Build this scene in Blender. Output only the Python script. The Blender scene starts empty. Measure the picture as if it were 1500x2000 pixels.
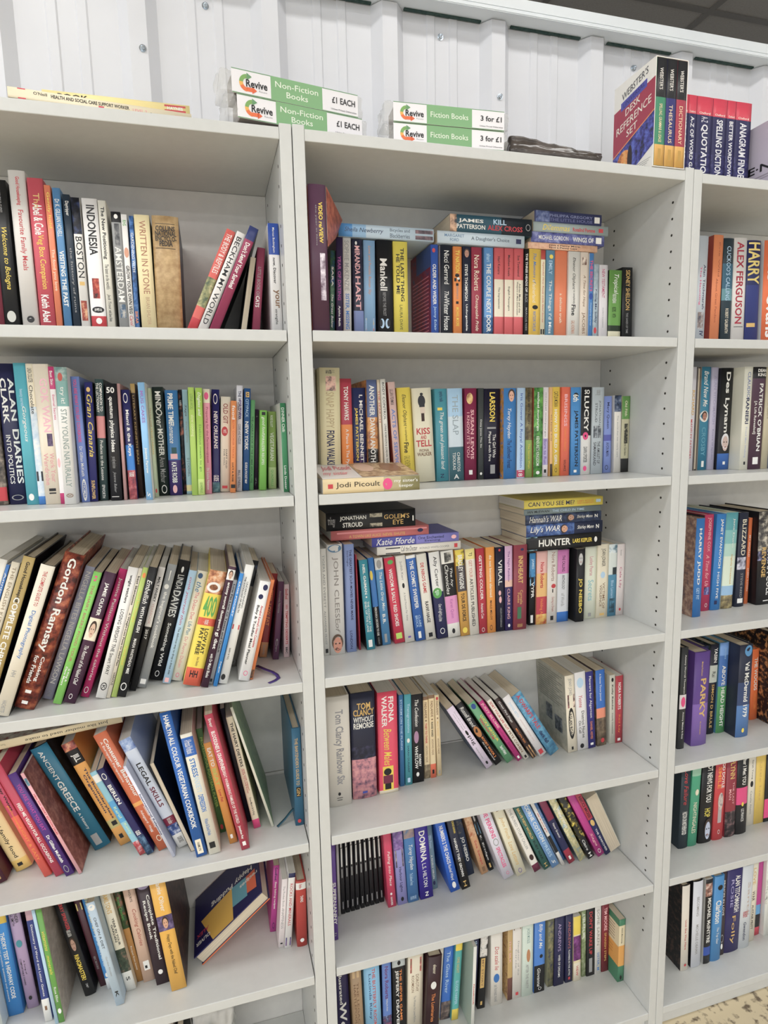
import bpy, bmesh, math, random
from mathutils import Matrix, Vector
random.seed(7)
S = bpy.context.scene
COL = S.collection
# ------------------------------------------------------------ camera
K = {'C': [-0.1624, -1.0814, 1.4774], 'R': [0.961497, -0.273922, -0.022128], 'U': [0.059419, 0.1286, 0.989915], 'F': [0.268314, 0.953115, -0.139925], 'f': 1196.36}
cd = bpy.data.cameras.new('camera'); cam = bpy.data.objects.new('camera', cd); COL.objects.link(cam)
cd.sensor_fit = 'VERTICAL'; cd.sensor_height = 36.0; cd.lens = K['f'] * 36.0 / 2000.0
cd.clip_start = 0.02; cd.clip_end = 60
R_, U_, F_, C_ = (Vector(K[k]) for k in 'RUFC')
cam.matrix_world = Matrix(((R_.x, U_.x, -F_.x, C_.x), (R_.y, U_.y, -F_.y, C_.y), (R_.z, U_.z, -F_.z, C_.z), (0, 0, 0, 1)))
S.camera = cam
# ------------------------------------------------------------ world, lamps, exposure
W = bpy.data.worlds.new('world'); S.world = W; W.use_nodes = True
# the rest of the shop: a soft surround, with side fill added by brightening its left
_nt = W.node_tree; _bg = _nt.nodes['Background']
_tc = _nt.nodes.new('ShaderNodeTexCoord'); _sx = _nt.nodes.new('ShaderNodeSeparateXYZ'); _mr = _nt.nodes.new('ShaderNodeMapRange')
_mr.inputs['From Min'].default_value = -1; _mr.inputs['From Max'].default_value = 1; _mr.inputs['To Min'].default_value = 1.7; _mr.inputs['To Max'].default_value = 0.4
_nt.links.new(_tc.outputs['Generated'], _sx.inputs[0]); _nt.links.new(_sx.outputs['X'], _mr.inputs['Value']); _nt.links.new(_mr.outputs[0], _bg.inputs[1])
_bg.inputs[0].default_value = (0.93, 0.965, 1.0, 1)
S.view_settings.view_transform = 'Standard'; S.view_settings.look = 'None'
S.view_settings.gamma = 1.0; S.view_settings.use_curve_mapping = False
S.view_settings.exposure = -0.2
LAMPS = [(x, y) for y in (-0.595, -2.395, -4.195, -5.995) for x in (-2.86, -1.06, 0.74, 2.54)]
LAMP_W = {-0.595: 7.5, -2.395: 15.0, -4.195: 20.0, -5.995: 28.0}  # the farthest row is added to send low fill light onto the spines
LAMP_X = {-2.86: 1.6, -1.06: 1.25, 0.74: .8, 2.54: .6}
CEIL = 2.91
SAT = .88
GAIN = 1.3           # printed colours are read a little brighter than the photo shows them

# ------------------------------------------------------------ materials
def lin(h):
    v = [int(h[i:i + 2], 16) / 255 for i in (0, 2, 4)]
    return [x / 12.92 if x <= .04045 else ((x + .055) / 1.055) ** 2.4 for x in v]
MATS = {}
def mat(h, rough=.42, gain=None, kind=''):
    key = (h, rough, gain, kind)
    if key in MATS: return MATS[key]
    g = GAIN if gain is None else gain
    m = bpy.data.materials.new(kind or 'print'); m.use_nodes = True
    nt = m.node_tree; b = nt.nodes['Principled BSDF']
    b.inputs['Roughness'].default_value = rough
    def c4(x):
        v = lin(x); y = .2126 * v[0] + .7152 * v[1] + .0722 * v[2]; v = [y + (q - y) * SAT for q in v]; k = min(g, .88 / max(v)); return tuple(q * k for q in v) + (1,)
    if h.startswith('~'):
        cs = h[1:].split(','); cs += [cs[-1]] * (3 - len(cs))
        tc = nt.nodes.new('ShaderNodeTexCoord'); n = nt.nodes.new('ShaderNodeTexNoise')
        n.inputs['Scale'].default_value = 75; n.inputs['Detail'].default_value = 5; n.inputs['Roughness'].default_value = .62
        r = nt.nodes.new('ShaderNodeValToRGB'); nt.links.new(tc.outputs['Object'], n.inputs['Vector'])
        nt.links.new(n.outputs[0], r.inputs[0]); nt.links.new(r.outputs[0], b.inputs['Base Color'])
        e = r.color_ramp.elements
        e[0].position = .36; e[0].color = c4(cs[2]); e[1].position = .66; e[1].color = c4(cs[1])
        q = e.new(.5); q.color = c4(cs[0])
    else:
        b.inputs['Base Color'].default_value = c4(h)
    MATS[key] = m; return m
def noisy(name, ca, cb, scale, rough, stretch=(1, 1, 1), bump=0.0, lo=.35, hi=.65, coord='Object', spec=.5):
    m = bpy.data.materials.new(name); m.use_nodes = True; nt = m.node_tree; b = nt.nodes['Principled BSDF']
    b.inputs['Roughness'].default_value = rough; b.inputs['Specular IOR Level'].default_value = spec
    tc = nt.nodes.new('ShaderNodeTexCoord'); mp = nt.nodes.new('ShaderNodeMapping'); mp.inputs['Scale'].default_value = stretch
    n = nt.nodes.new('ShaderNodeTexNoise'); n.inputs['Scale'].default_value = scale; n.inputs['Detail'].default_value = 4
    r = nt.nodes.new('ShaderNodeValToRGB')
    r.color_ramp.elements[0].position = lo; r.color_ramp.elements[0].color = tuple(ca) + (1,)
    r.color_ramp.elements[1].position = hi; r.color_ramp.elements[1].color = tuple(cb) + (1,)
    L = nt.links.new
    L(tc.outputs[coord], mp.inputs[0]); L(mp.outputs[0], n.inputs['Vector']); L(n.outputs[0], r.inputs[0]); L(r.outputs[0], b.inputs['Base Color'])
    if bump:
        bp = nt.nodes.new('ShaderNodeBump'); bp.inputs['Strength'].default_value = bump; bp.inputs['Distance'].default_value = .002
        L(n.outputs[0], bp.inputs['Height']); L(bp.outputs[0], b.inputs['Normal'])
    return m
M_CASE = noisy('white_laminate', (.61, .62, .605), (.63, .64, .625), 60, .33)
M_BACKP = noisy('back_board', (.70, .69, .665), (.74, .73, .70), 40, .55)  # same white as the laminate, lightened to stand in for interior light
M_WALL = noisy('white_sheet_metal', (.74, .75, .79), (.78, .79, .83), 6, .38)
M_BEAM = noisy('white_steel', (.78, .83, .87), (.82, .87, .90), 8, .35)
M_FOAM = noisy('dark_foam', (.02, .05, .045), (.05, .09, .08), 120, .9)
M_HOLE = mat('2a2620', .9, 1.0, 'hole')
M_ZINC = bpy.data.materials.new('zinc'); M_ZINC.use_nodes = True
_b = M_ZINC.node_tree.nodes['Principled BSDF']; _b.inputs['Metallic'].default_value = 1; _b.inputs['Roughness'].default_value = .25; _b.inputs['Base Color'].default_value = (.62, .68, .74, 1)
M_FLOOR = noisy('speckled_vinyl', (.16, .12, .08), (.66, .56, .38), 42, .5, lo=.36, hi=.47, coord='Object')
M_CEIL = noisy('ceiling_tile', (.30, .285, .265), (.33, .315, .295), 180, .95)
M_TBAR = mat('7c7872', .6, .8, 'tee_bar')
M_PAGES = noisy('page_block', (.52, .44, .33), (.74, .65, .51), 1.0, .85, stretch=(900, 6, 6), lo=.3, hi=.7)
M_PAGEW = noisy('page_block_white', (.58, .56, .52), (.74, .72, .68), 1.0, .85, stretch=(900, 6, 6), lo=.3, hi=.7)

# ------------------------------------------------------------ mesh helpers
def link(name, me, m=None, parent=None):
    o = bpy.data.objects.new(name, me); COL.objects.link(o)
    if m is not None:
        for q in (m if isinstance(m, (list, tuple)) else [m]): me.materials.append(q)
    if parent is not None: o.parent = parent
    return o
def tomesh(name, bm):
    bm.normal_update(); me = bpy.data.meshes.new(name); bm.to_mesh(me); bm.free(); return me
def box(bm, x0, x1, y0, y1, z0, z1, mi=0):
    v = [bm.verts.new(p) for p in ((x0, y0, z0), (x1, y0, z0), (x1, y1, z0), (x0, y1, z0), (x0, y0, z1), (x1, y0, z1), (x1, y1, z1), (x0, y1, z1))]
    for f in ((0, 3, 2, 1), (4, 5, 6, 7), (0, 1, 5, 4), (1, 2, 6, 5), (2, 3, 7, 6), (3, 0, 4, 7)):
        bm.faces.new([v[i] for i in f]).material_index = mi
def boxobj(name, dims, m, parent=None, bev=0.0):
    bm = bmesh.new(); box(bm, *dims)
    if bev: bmesh.ops.bevel(bm, geom=bm.edges[:], offset=bev, segments=2, affect='EDGES', profile=.5)
    return link(name, tomesh(name, bm), m, parent)
def thing(name, label, cat, loc=(0, 0, 0), group=None):
    o = bpy.data.objects.new(name, None); COL.objects.link(o); o.location = loc; o.empty_display_size = .02
    return tag(o, label, cat, group)
def tag(o, label, cat, group=None):
    o['label'] = label; o['category'] = cat
    if group: o['group'] = group
    return o
def struct(o): o['kind'] = 'structure'; return o
def tube(bm, pts, r, seg=8):
    rings = []
    for i, p in enumerate(pts):
        p = Vector(p); d = (Vector(pts[min(i + 1, len(pts) - 1)]) - Vector(pts[max(i - 1, 0)])).normalized()
        a = d.orthogonal().normalized(); b = d.cross(a)
        rings.append([bm.verts.new(p + (a * math.cos(t) + b * math.sin(t)) * r) for t in (2 * math.pi * k / seg for k in range(seg))])
    for a, b in zip(rings, rings[1:]):
        for k in range(seg): bm.faces.new((a[k], a[(k + 1) % seg], b[(k + 1) % seg], b[k]))
    bm.faces.new(rings[0][::-1]); bm.faces.new(rings[-1])

# ------------------------------------------------------------ room shell
FX0, FX1, FY0 = -3.8, 4.2, -6.8
struct(boxobj('floor', (FX0, FX1, FY0, 3.2, -.05, 0), M_FLOOR))
# ceiling: tiles with lighter tee bars on a 0.6 m grid
bm = bmesh.new(); box(bm, FX0, FX1, FY0, 3.2, CEIL, CEIL + .05); struct(link('ceiling', tomesh('ceiling', bm), M_CEIL))
bm = bmesh.new()
gx = 1.04 - .6 * 8
while gx < FX1: box(bm, gx - .012, gx + .012, FY0, 3.2, CEIL - .004, CEIL - .0002); gx += .6
gy = .905 - .6 * 13
while gy < 3.2: box(bm, FX0, FX1, gy - .012, gy + .012, CEIL - .0041, CEIL - .0003); gy += .6
struct(link('trim_1', tomesh('ceiling_grid', bm), M_TBAR))
# ribbed white sheet-metal wall behind the bookcases
YC, YV, P0, PITCH = .300, .324, .0085, .2555
prof = []
k0 = -14
for k in range(k0, 16):
    c = P0 + PITCH * k
    prof += [(c - .0365, YV), (c - .0165, YC), (c + .0165, YC), (c + .0365, YV)]
    for q in (.101, .1545):
        x = c + q - .011
        prof += [(x, YV), (x + .003, YV - .003), (x + .019, YV - .003), (x + .022, YV)]
bm = bmesh.new(); lo = [bm.verts.new((x, y, 0)) for x, y in prof]; hi = [bm.verts.new((x, y, 2.372)) for x, y in prof]
lo2 = [bm.verts.new((x, y + .012, 0)) for x, y in prof]; hi2 = [bm.verts.new((x, y + .012, 2.372)) for x, y in prof]
for i in range(len(prof) - 1):
    bm.faces.new((lo[i], lo[i + 1], hi[i + 1], hi[i])); bm.faces.new((lo2[i + 1], lo2[i], hi2[i], hi2[i + 1])); bm.faces.new((hi[i], hi[i + 1], hi2[i + 1], hi2[i]))
wall = struct(link('wall_back', tomesh('wall_back', bm), M_WALL))
def bolt(x, y, z):
    bm = bmesh.new()
    bmesh.ops.create_cone(bm, cap_ends=True, segments=20, radius1=.0068, radius2=.0068, depth=.002, matrix=Matrix.Translation((0, -.001, 0)) @ Matrix.Rotation(math.pi / 2, 4, 'X'))
    bmesh.ops.create_cone(bm, cap_ends=True, segments=6, radius1=.0046, radius2=.0040, depth=.006, matrix=Matrix.Translation((0, -.005, 0)) @ Matrix.Rotation(math.pi / 2, 4, 'X'))
    bmesh.ops.create_uvsphere(bm, u_segments=12, v_segments=6, radius=.0028, matrix=Matrix.Translation((0, -.0085, 0)))
    o = link('bolt', tomesh('bolt', bm), M_ZINC, wall); o.location = (x, y, z); return o
for x, y, z in ((-.2403, YC, 2.214), (-.1169, YV, 2.321), (.3881, YV, 2.332), (.5226, YC, 2.213), (.894, YV, 2.331)): bolt(x, y, z)
bm = bmesh.new(); box(bm, FX0, FX1, .262, .34, 2.374, 2.398)
box(bm, FX0, FX1, .262, .266, 2.366, 2.374)
bmesh.ops.bevel(bm, geom=bm.edges[:], offset=.0015, segments=2, affect='EDGES')
struct(link('trim_2', tomesh('top_rail', bm), M_BEAM))
bm = bmesh.new()
for k in range(k0, 15):
    c = P0 + PITCH * k; box(bm, c + .037, c + PITCH - .037, .3125, .3195, 2.3705, 2.3735)
struct(link('trim_3', tomesh('foam_filler', bm), M_FOAM))
struct(boxobj('light_block_wall', (FX0, FX1, 3.2, 3.25, 0, CEIL), M_WALL))  # unseen wall added to block surround light from the ceiling beyond
# ceiling light panels
M_DIFF = bpy.data.materials.new('diffuser'); M_DIFF.use_nodes = True
_b = M_DIFF.node_tree.nodes['Principled BSDF']; _b.inputs['Base Color'].default_value = (.9, .9, .9, 1); _b.inputs['Emission Color'].default_value = (1, .98, .95, 1); _b.inputs['Emission Strength'].default_value = 3.0
M_FRAME = mat('e8e8e8', .4, 1.0, 'lamp_frame')
ROWN = {-0.595: 'row above the bookcases', -2.395: 'second row out from the bookcases', -4.195: 'third row out from the bookcases', -5.995: 'row farthest from the bookcases'}
COLN = {-2.86: 'far left', -1.06: 'left of centre', 0.74: 'right of centre', 2.54: 'far right'}
for x, y in LAMPS:
    t = thing('ceiling_light', f'long white ceiling light, {COLN[x]}, {ROWN[y]}', 'ceiling light', (x, y, CEIL - .02), 'ceiling lights')
    bm = bmesh.new()
    for d in ((-.6, .6, -.14, -.12), (-.6, .6, .12, .14), (-.6, -.58, -.12, .12), (.58, .6, -.12, .12)): box(bm, *d, 0, .0155)
    link('frame', tomesh('frame', bm), M_FRAME, t)
    boxobj('diffuser', (-.579, .579, -.119, .119, .006, .0155), M_DIFF, t)
    ld = bpy.data.lights.new('panel_lamp', 'AREA'); ld.shape = 'RECTANGLE'; ld.size = 1.15; ld.size_y = .22; ld.energy = LAMP_W[y] * LAMP_X[x]; ld.color = (1.0, .99, .97)
    lo_ = bpy.data.objects.new('panel_lamp', ld); COL.objects.link(lo_); lo_.parent = t; lo_.location = (0, 0, -.004)

# ------------------------------------------------------------ bookcases
Z0 = -.016
LEVELS = dict(left=[1.9805, 1.6582, 1.3736, 1.0254, .7002, .4098, .066], middle=[1.9815, 1.6590, 1.3729, 1.0267, .7035, .4145, .0695], right=[1.9795, 1.6580, 1.3716, 1.0267, .7037, .4173, .0735])
TH, DEP, YB = .019, .279, .2605
def bookcase(side, x0, label):
    lv = [v + Z0 for v in LEVELS[side]]; x1 = x0 + .80
    t = thing('bookcase', label, 'bookcase', ((x0 + x1) / 2, DEP / 2, 0), 'white bookcases against the wall'); ox, oy = (x0 + x1) / 2, DEP / 2
    def part(n, d, bev=.0012, m=M_CASE): return boxobj(n, (d[0] - ox, d[1] - ox, d[2] - oy, d[3] - oy, d[4], d[5]), m, t, bev)
    for (a, b, inner, sg) in ((x0, x0 + .02, x0 + .02, 1), (x1 - .02, x1, x1 - .02, -1)):
        p = part('side_panel', (a, b, 0, DEP, 0, lv[0] + .006))
        bm = bmesh.new()
        for yy in (.0325, .2225):
            for k in range(-2, 52):
                z = 1.8997 + Z0 - .032 * k
                if .12 < z < lv[0] - .03:
                    m = Matrix.Translation((inner + sg * .0001 - ox, yy - oy, z)) @ Matrix.Rotation(math.pi / 2, 4, 'Y')
                    bmesh.ops.create_cone(bm, cap_ends=True, segments=10, radius1=.0026, radius2=.0026, depth=.0006, matrix=m)
        link('peg_holes', tomesh('peg_holes', bm), M_HOLE, p)
    part('top_board', (x0 + .0202, x1 - .0202, .0004, DEP - .004, lv[0] - TH, lv[0]))
    for i in range(1, 7):
        g = .0202 if i in (3, 6) else .0216
        part('shelf', (x0 + g, x1 - g, .0006, YB - .0008, lv[i] - TH, lv[i]))
    part('plinth', (x0 + .0202, x1 - .0202, .012, .028, 0.0005, lv[6] - TH - .0003))
    # back board, two sheets with a visible seam
    part('back_panel', (x0 + .0203, x1 - .0203, YB, YB + .004, .045, .69), .0006, M_BACKP)
    part('back_panel', (x0 + .0203, x1 - .0203, YB, YB + .004, .692, lv[0] - TH - .0005), .0006, M_BACKP)
    return t
bookcase('left', -.8015, 'tall white bookcase at the left, cut by the photo edge, holding mostly large cookbooks')
bookcase('middle', 0.0, 'tall white bookcase in the middle, seen in full width, holding mostly paperback novels')
bookcase('right', .801, 'tall white bookcase at the right, cut by the photo edge, holding mostly hardbacks')

# ------------------------------------------------------------ books
GROUPS=["books on the left bookcase's fifth shelf", "books on the left bookcase's fourth shelf", "books on the left bookcase's second shelf", "books on the left bookcase's third shelf", "books on the left bookcase's top shelf", "books on the middle bookcase's bottom shelf", "books on the middle bookcase's fifth shelf", "books on the middle bookcase's fourth shelf", "books on the middle bookcase's second shelf", "books on the middle bookcase's third shelf", "books on the middle bookcase's top shelf", "books on the right bookcase's bottom shelf", "books on the right bookcase's fifth shelf", "books on the right bookcase's fourth shelf", "books on the right bookcase's second shelf", "books on the right bookcase's third shelf", "books on the right bookcase's top shelf", 'nine matching black books on the middle bookcase']
BOOKS=[
('p', -0.4882, 0.075, 1.6426, 0, 0.0186, 0.231, 0.14, '7a2a3c', '7a2a3c', '', 'dark-red paperback at the far left, left of the black one, left bookcase top shelf', 4),
('p', -0.4692, 0.075, 1.6426, 0, 0.0214, 0.2326, 0.14, '17181a', '17181a', 'i;f0d33c;0.306;0.717;0.3;0.75;Welcome to Bologna|t;8c8c8c;0.048;0.21;0.3;0.6;MARCO POLO GUIDES|E;b8b8b0;0.86;0.937;0.2;0.8', 'black yellow-lettered paperback between dark-red and off-white books, left bookcase top shelf', 4),
('k', -0.4436, 0.075, 1.6426, 0, 0.0242, 0.2488, 0.1835, 'c9c5c0', 'c9c5c0', 'b;b8343c;0.038;0.21;0.35;0.65;Good Housekeeping|t;b8343c;0.239;0.612;0.3;0.7;Favourite Family Meals|E;17171b;0.899;0.942;0.3;0.75|t;f2f1ec;0.909;0.937;0.4;0.6;G', 'off-white red-lettered hardback between black and red books, left bookcase top shelf', 4),
('p', -0.417, 0.075, 1.6426, 0, 0.0226, 0.2393, 0.14, 'c04a58', 'c04a58', 't;c9a45a;0.095;0.19;0.3;0.7;The|b;f2f1ec;0.162;0.362;0.2;0.8;Abel & Cole|t;f0d33c;0.362;0.714;0.25;0.75;Veg Box Companion|b;f2f1ec;0.752;0.933;0.2;0.7;Keith Abel', 'red yellow-lettered paperback between off-white and rust books, left bookcase top shelf', 4),
('p', -0.3933, 0.075, 1.6426, 0, 0.009, 0.2299, 0.14, 'e8805a', 'e8805a', 't;f0d33c;0.047;0.285;0.2;0.8;Gently hold|t;e9dfc6;0.427;0.712;0.2;0.8;The food you love', 'slim rust cream-lettered paperback between red and mid-blue books, left bookcase top shelf', 4),
('p', -0.3816, 0.075, 1.6426, 0, 0.0115, 0.2268, 0.14, '4a7fae', '4a7fae', 't;f2f1ec;0.076;0.332;0.2;0.8;Dr K. GILLIAN HOVELL|b;f2f1ec;0.427;0.817;0.2;0.8;VISITING THE PAST', 'slim mid-blue white-lettered paperback reading "VISITING THE PAST", left bookcase top shelf', 4),
('p', -0.3676, 0.075, 1.6426, 0, 0.0108, 0.2179, 0.14, '22303f', '22303f', 't;f2f1ec;0.047;0.151;0.2;0.8;Daytripper|t;8c8c8c;0.379;0.852;0.3;0.7;the history of ruins', 'slim dark-teal grey-lettered paperback between mid-blue and white books, left bookcase top shelf', 4),
('p', -0.3552, 0.075, 1.6426, 0, 0.0127, 0.2142, 0.14, 'dcdad6', 'dcdad6', 'Z;~1c2030,3a4a7a,0e1018;0;0.265;0.2;0.8|t;17171b;0.284;0.587;0.15;0.9;BOSTON|R;c9a45a;0.616;0.644;0.2;0.8|R;~9a3a2a,d9b080,5a2a1c;0.758;0.909;0.15;0.85', 'white black-topped black-lettered paperback reading "BOSTON", left bookcase top shelf', 4),
('p', -0.3393, 0.075, 1.6426, 0, 0.0232, 0.2142, 0.14, 'd8d6d4', 'd8d6d4', 'Z;b8343c;0.871;1;0.2;0.8|b;17171b;0.047;0.416;0.25;0.8;INDONESIA|R;~a03028,d07050,402020;0.587;0.738;0.25;0.7|E;17171b;0.8;0.847;0.1;0.9|t;f2f1ec;0.814;0.833;0.25;0.75;GUIDE|E;f2f1ec;0.885;0.932;0.3;0.7', 'white red-footed black-lettered paperback reading "INDONESIA", left bookcase top shelf', 4),
('p', -0.3149, 0.075, 1.6426, 0, 0.0119, 0.2124, 0.14, 'd2cfc2', 'd2cfc2', "b;17171b;0.047;0.436;0.15;0.75;The New Positioning|t;17171b;0.474;0.663;0.25;0.75;The latest on the world's|i;17171b;0.701;0.815;0.2;0.7;Jack Trout|t;17171b;0.824;0.91;0.3;0.7;with Steve Rivkin", 'off-white black-lettered paperback between white and grey books, left bookcase top shelf', 4),
('p', -0.2965, 0.075, 1.6426, 0, 0.0151, 0.1962, 0.1295, '8f9192', '8f9192', 'Z;17171b;0;0.085;0.2;0.8|E;f2f1ec;0.019;0.057;0.3;0.7|R;~5a5c60,9a9a98,3a3c40;0.094;0.274;0.25;0.75|t;f2f1ec;0.283;0.737;0.15;0.8;AMSTERDAM|R;~46607a,c0b8a8,2a3038;0.756;0.869;0.2;0.8', 'grey black-topped white-lettered paperback reading "AMSTERDAM", left bookcase top shelf', 4),
('p', -0.2809, 0.075, 1.6426, 0, 0.009, 0.1929, 0.1273, 'd6d4d0', 'd6d4d0', 't;4d9a45;0.047;0.094;0.2;0.8;RHS|E;c98f74;0.273;0.358;0.1;0.9|b;17171b;0.424;0.829;0.2;0.8;GROW YOUR OWN VEG|i;b8343c;0.848;0.933;0.2;0.8;Carol', 'slim white black-lettered paperback between grey and blue books, left bookcase top shelf', 4),
('p', -0.2716, 0.075, 1.6427, -0.89, 0.0068, 0.1912, 0.1262, '~3a6aa8,7aa0d0,24406a', '~3a6aa8,7aa0d0,24406a', 't;f2f1ec;0.141;0.471;0.2;0.8;GARDENING WITH|t;e0843a;0.809;0.913;0.2;0.8;BIKAR', 'slim blue white-lettered paperback between white and cream books, left bookcase top shelf', 4),
('p', -0.2608, 0.075, 1.6426, 0, 0.024, 0.1941, 0.1281, 'e6d6a4', 'e6d6a4', 't;9c6a50;0.047;0.659;0.3;0.72;WRITTEN IN STONE|t;a88a68;0.687;0.923;0.4;0.65;BRIAN SHUTER', 'cream brown-lettered paperback reading "WRITTEN IN STONE", left bookcase top shelf', 4),
('k', -0.2363, 0.075, 1.6434, -1.03, 0.0428, 0.1945, 0.1835, '~a98b5e,98784c,b89a6c', '3a4254', 'R;17171b;0.064;0.068;0.12;0.85|H;17171b;0.085;0.127;0.12;0.85;COLLINS|H;17171b;0.127;0.17;0.1;0.9;NATIONAL|H;17171b;0.17;0.212;0.1;0.9;ENCYCLO-|H;17171b;0.212;0.255;0.25;0.75;PEDIA|R;17171b;0.269;0.273;0.1;0.85', 'thick tan black-lettered hardback between cream and coral books, left bookcase top shelf', 4),
('p', -0.1872, 0.0585, 1.6488, -24.31, 0.0151, 0.1867, 0.2, 'c9574f', 'c9574f', 'Z;~8a8a5c,c9b88c,4a5a44;0.472;0.756;0.2;0.8|t;f2f1ec;0.038;0.425;0.2;0.8;THE BODY & REPTILES|Z;b8343c;0.869;1;0.2;0.8', 'leaning coral olive-banded white-lettered paperback between tan and white books, left bookcase top shelf', 4),
('p', -0.1695, 0.0585, 1.6492, -24.55, 0.0159, 0.1834, 0.2, 'd8d4d0', 'd8d4d0', 't;17171b;0.047;0.926;0.2;0.72;BECKHAM MY WORLD', 'leaning white black-lettered paperback between coral and dark-red books, left bookcase top shelf', 4),
('p', -0.1499, 0.0485, 1.649, -24.01, 0.0158, 0.1908, 0.21, '8e2c50', '16181e', "Z;2a3468;0;0.123;0.2;0.8|b;f2f1ec;0.151;0.586;0.25;0.75;Don't Send Your Survival", 'leaning dark-red navy-topped white-lettered paperback between white and black books, left bookcase top shelf', 4),
('fp', -0.0968, 0.075, 1.6445, -10.46, 0.0102, 0.1366, 0.165, '16181e', '16181e', '', 'slim leaning black book fore-edge out between dark-red and maroon books, left bookcase top shelf', 4),
('p', -0.0763, 0.075, 1.6442, -6.57, 0.0136, 0.152, 0.17, '8a3550', '8a3550', 't;8c8c8c;0.219;0.549;0.25;0.65;LITTLE BOOK OF|b;f2f1ec;0.549;0.677;0.2;0.7;CATS', 'maroon grey-lettered paperback reading "CATS", left bookcase top shelf', 4),
('p', -0.0411, 0.0585, 1.6426, 0, 0.0186, 0.1893, 0.2, 'd4d2d2', 'd4d2d2', 'Z;2a4a9c;0;0.277;0.2;0.8|t;f2f1ec;0.037;0.259;0.35;0.6;Marcus Buckingham|b;17171b;0.305;0.536;0.3;0.6;now, Discover|b;7a5a40;0.591;0.757;0.25;0.8;your|t;17171b;0.767;0.905;0.3;0.6;strengths', 'white blue-topped brown-lettered paperback at the far right beside the maroon one, left bookcase top shelf', 4),
('p', -0.5124, 0.087, 1.358, 0, 0.0165, 0.2338, 0.14, '~5a5048,9a8a7a,2a2420', '~5a5048,9a8a7a,2a2420', 'Z;b8343c;0.87;0.97;0.2;0.8', 'charcoal red-footed paperback at the far left, left of the navy one, left bookcase second shelf', 2),
('k', -0.4936, 0.0868, 1.358, 0, 0.026, 0.2347, 0.1717, '22244a', '22244a', 'b;f2f1ec;0.1;0.42;0.15;0.5;CLARK|t;f2f1ec;0.5;0.85;0.18;0.45;INTO POLITICS|b;f2f1ec;0.1;0.4;0.62;0.92;ALAN|b;f2f1ec;0.46;0.85;0.6;0.95;DIARIES|O;8c8c8c;0.93;0.97;0.15;0.85', 'navy white-lettered hardback between charcoal and turquoise books, left bookcase second shelf', 2),
('p', -0.4627, 0.0692, 1.358, 0, 0.0178, 0.234, 0.1893, '48a5b5', '48a5b5', 't;a9c6de;0.18;0.3;0.25;0.6;beauty secrets|i;f2f1ec;0.3;0.55;0.3;0.7;Gorgeous|E;f2f1ec;0.92;0.97;0.2;0.65', 'turquoise white-lettered paperback between navy and pale-blue books, left bookcase second shelf', 2),
('p', -0.4435, 0.0649, 1.358, 0, 0.0106, 0.2324, 0.14, '~c3d0dc,a8bccf,e0e4e4', '~c3d0dc,a8bccf,e0e4e4', 'Z;e9dfc6;0;0.3;0.2;0.8|t;17171b;0.03;0.13;0.2;0.8;LINDA COLLISTER|t;17171b;0.15;0.35;0.2;0.7;Chocolate|R;22242c;0.76;0.83;0.05;0.95|Z;3a78c0;0.94;1;0.2;0.8', 'slim pale-blue cream-topped black-lettered paperback reading "Chocolate", left bookcase second shelf', 2),
('p', -0.4325, 0.0613, 1.358, 0, 0.023, 0.2317, 0.14, 'e2d6c2', 'e2d6c2', 'b;d9a8b4;0.1;0.48;0.35;0.85;GOK WAN|R;~4a3a5a,2a2234,6a5a7a;0.49;0.58;0.5;0.85|t;c98a90;0.63;0.86;0.15;0.45;Wardrobe|t;c98a90;0.63;0.84;0.55;0.85;Work Your|R;17171b;0.885;0.905;0.3;0.75|R;17171b;0.915;0.925;0.3;0.75', 'cream pale-pink-lettered paperback between pale-blue and white books, left bookcase second shelf', 2),
('p', -0.4091, 0.0581, 1.358, 0, 0.0085, 0.2271, 0.14, 'd8d4d4', 'd8d4d4', 'Z;b8306c;0;0.16;0.2;0.8|t;f2f1ec;0.03;0.13;0.2;0.7;Best Skin|t;c03070;0.2;0.38;0.3;0.7;Eternal Secrets|E;e8b0b4;0.66;0.73;0.1;0.6|Z;b8306c;0.92;1;0.2;0.8', 'slim white magenta-topped magenta-lettered paperback between cream and white books, left bookcase second shelf', 2),
('p', -0.4002, 0.0435, 1.3583, -1.01, 0.0177, 0.225, 0.215, 'dcdbd8', 'dcdbd8', 'Z;~7f9c98,5a8480,a8b8b0;0;0.1;0.2;0.8|Z;6f9c98;0.1;0.28;0.2;0.8|E;b0483c;0.04;0.1;0.2;0.6|t;f2f1ec;0.14;0.26;0.25;0.7;try it!|t;7a8a86;0.3;0.87;0.25;0.75;STAY YOUNG NATURALLY|O;7a5a40;0.92;0.95;0.2;0.8|t;7a5a40;0.925;0.945;0.35;0.65;DK', 'white teal-banded grey-lettered paperback between white and periwinkle books, left bookcase second shelf', 2),
('p', -0.3784, 0.0674, 1.358, 0, 0.013, 0.212, 0.1399, '6f86c8', '6f86c8', 'b;d8447e;0.02;0.52;0.25;0.65;YOU ARE WHAT YOU EAT COOKBOOK|t;f2f1ec;0.55;0.79;0.3;0.65;Dr Gillian McKeith|O;f2f1ec;0.81;0.99;0.2;0.75|t;f2f1ec;0.83;0.97;0.32;0.62;THOMAS', 'periwinkle magenta-lettered paperback between white and navy books, left bookcase second shelf', 2),
('p', -0.365, 0.0691, 1.3584, -1.9, 0.0122, 0.2026, 0.1337, '2c2c6a', '1a1a20', 'E;c9a45a;0.04;0.08;0.2;0.7|i;f0d33c;0.1;0.62;0.2;0.85;Gran Canaria|b;c9a45a;0.82;0.98;0.25;0.7;SUNFLOWER', 'navy yellow-lettered paperback reading "Gran Canaria", left bookcase second shelf', 2),
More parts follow.
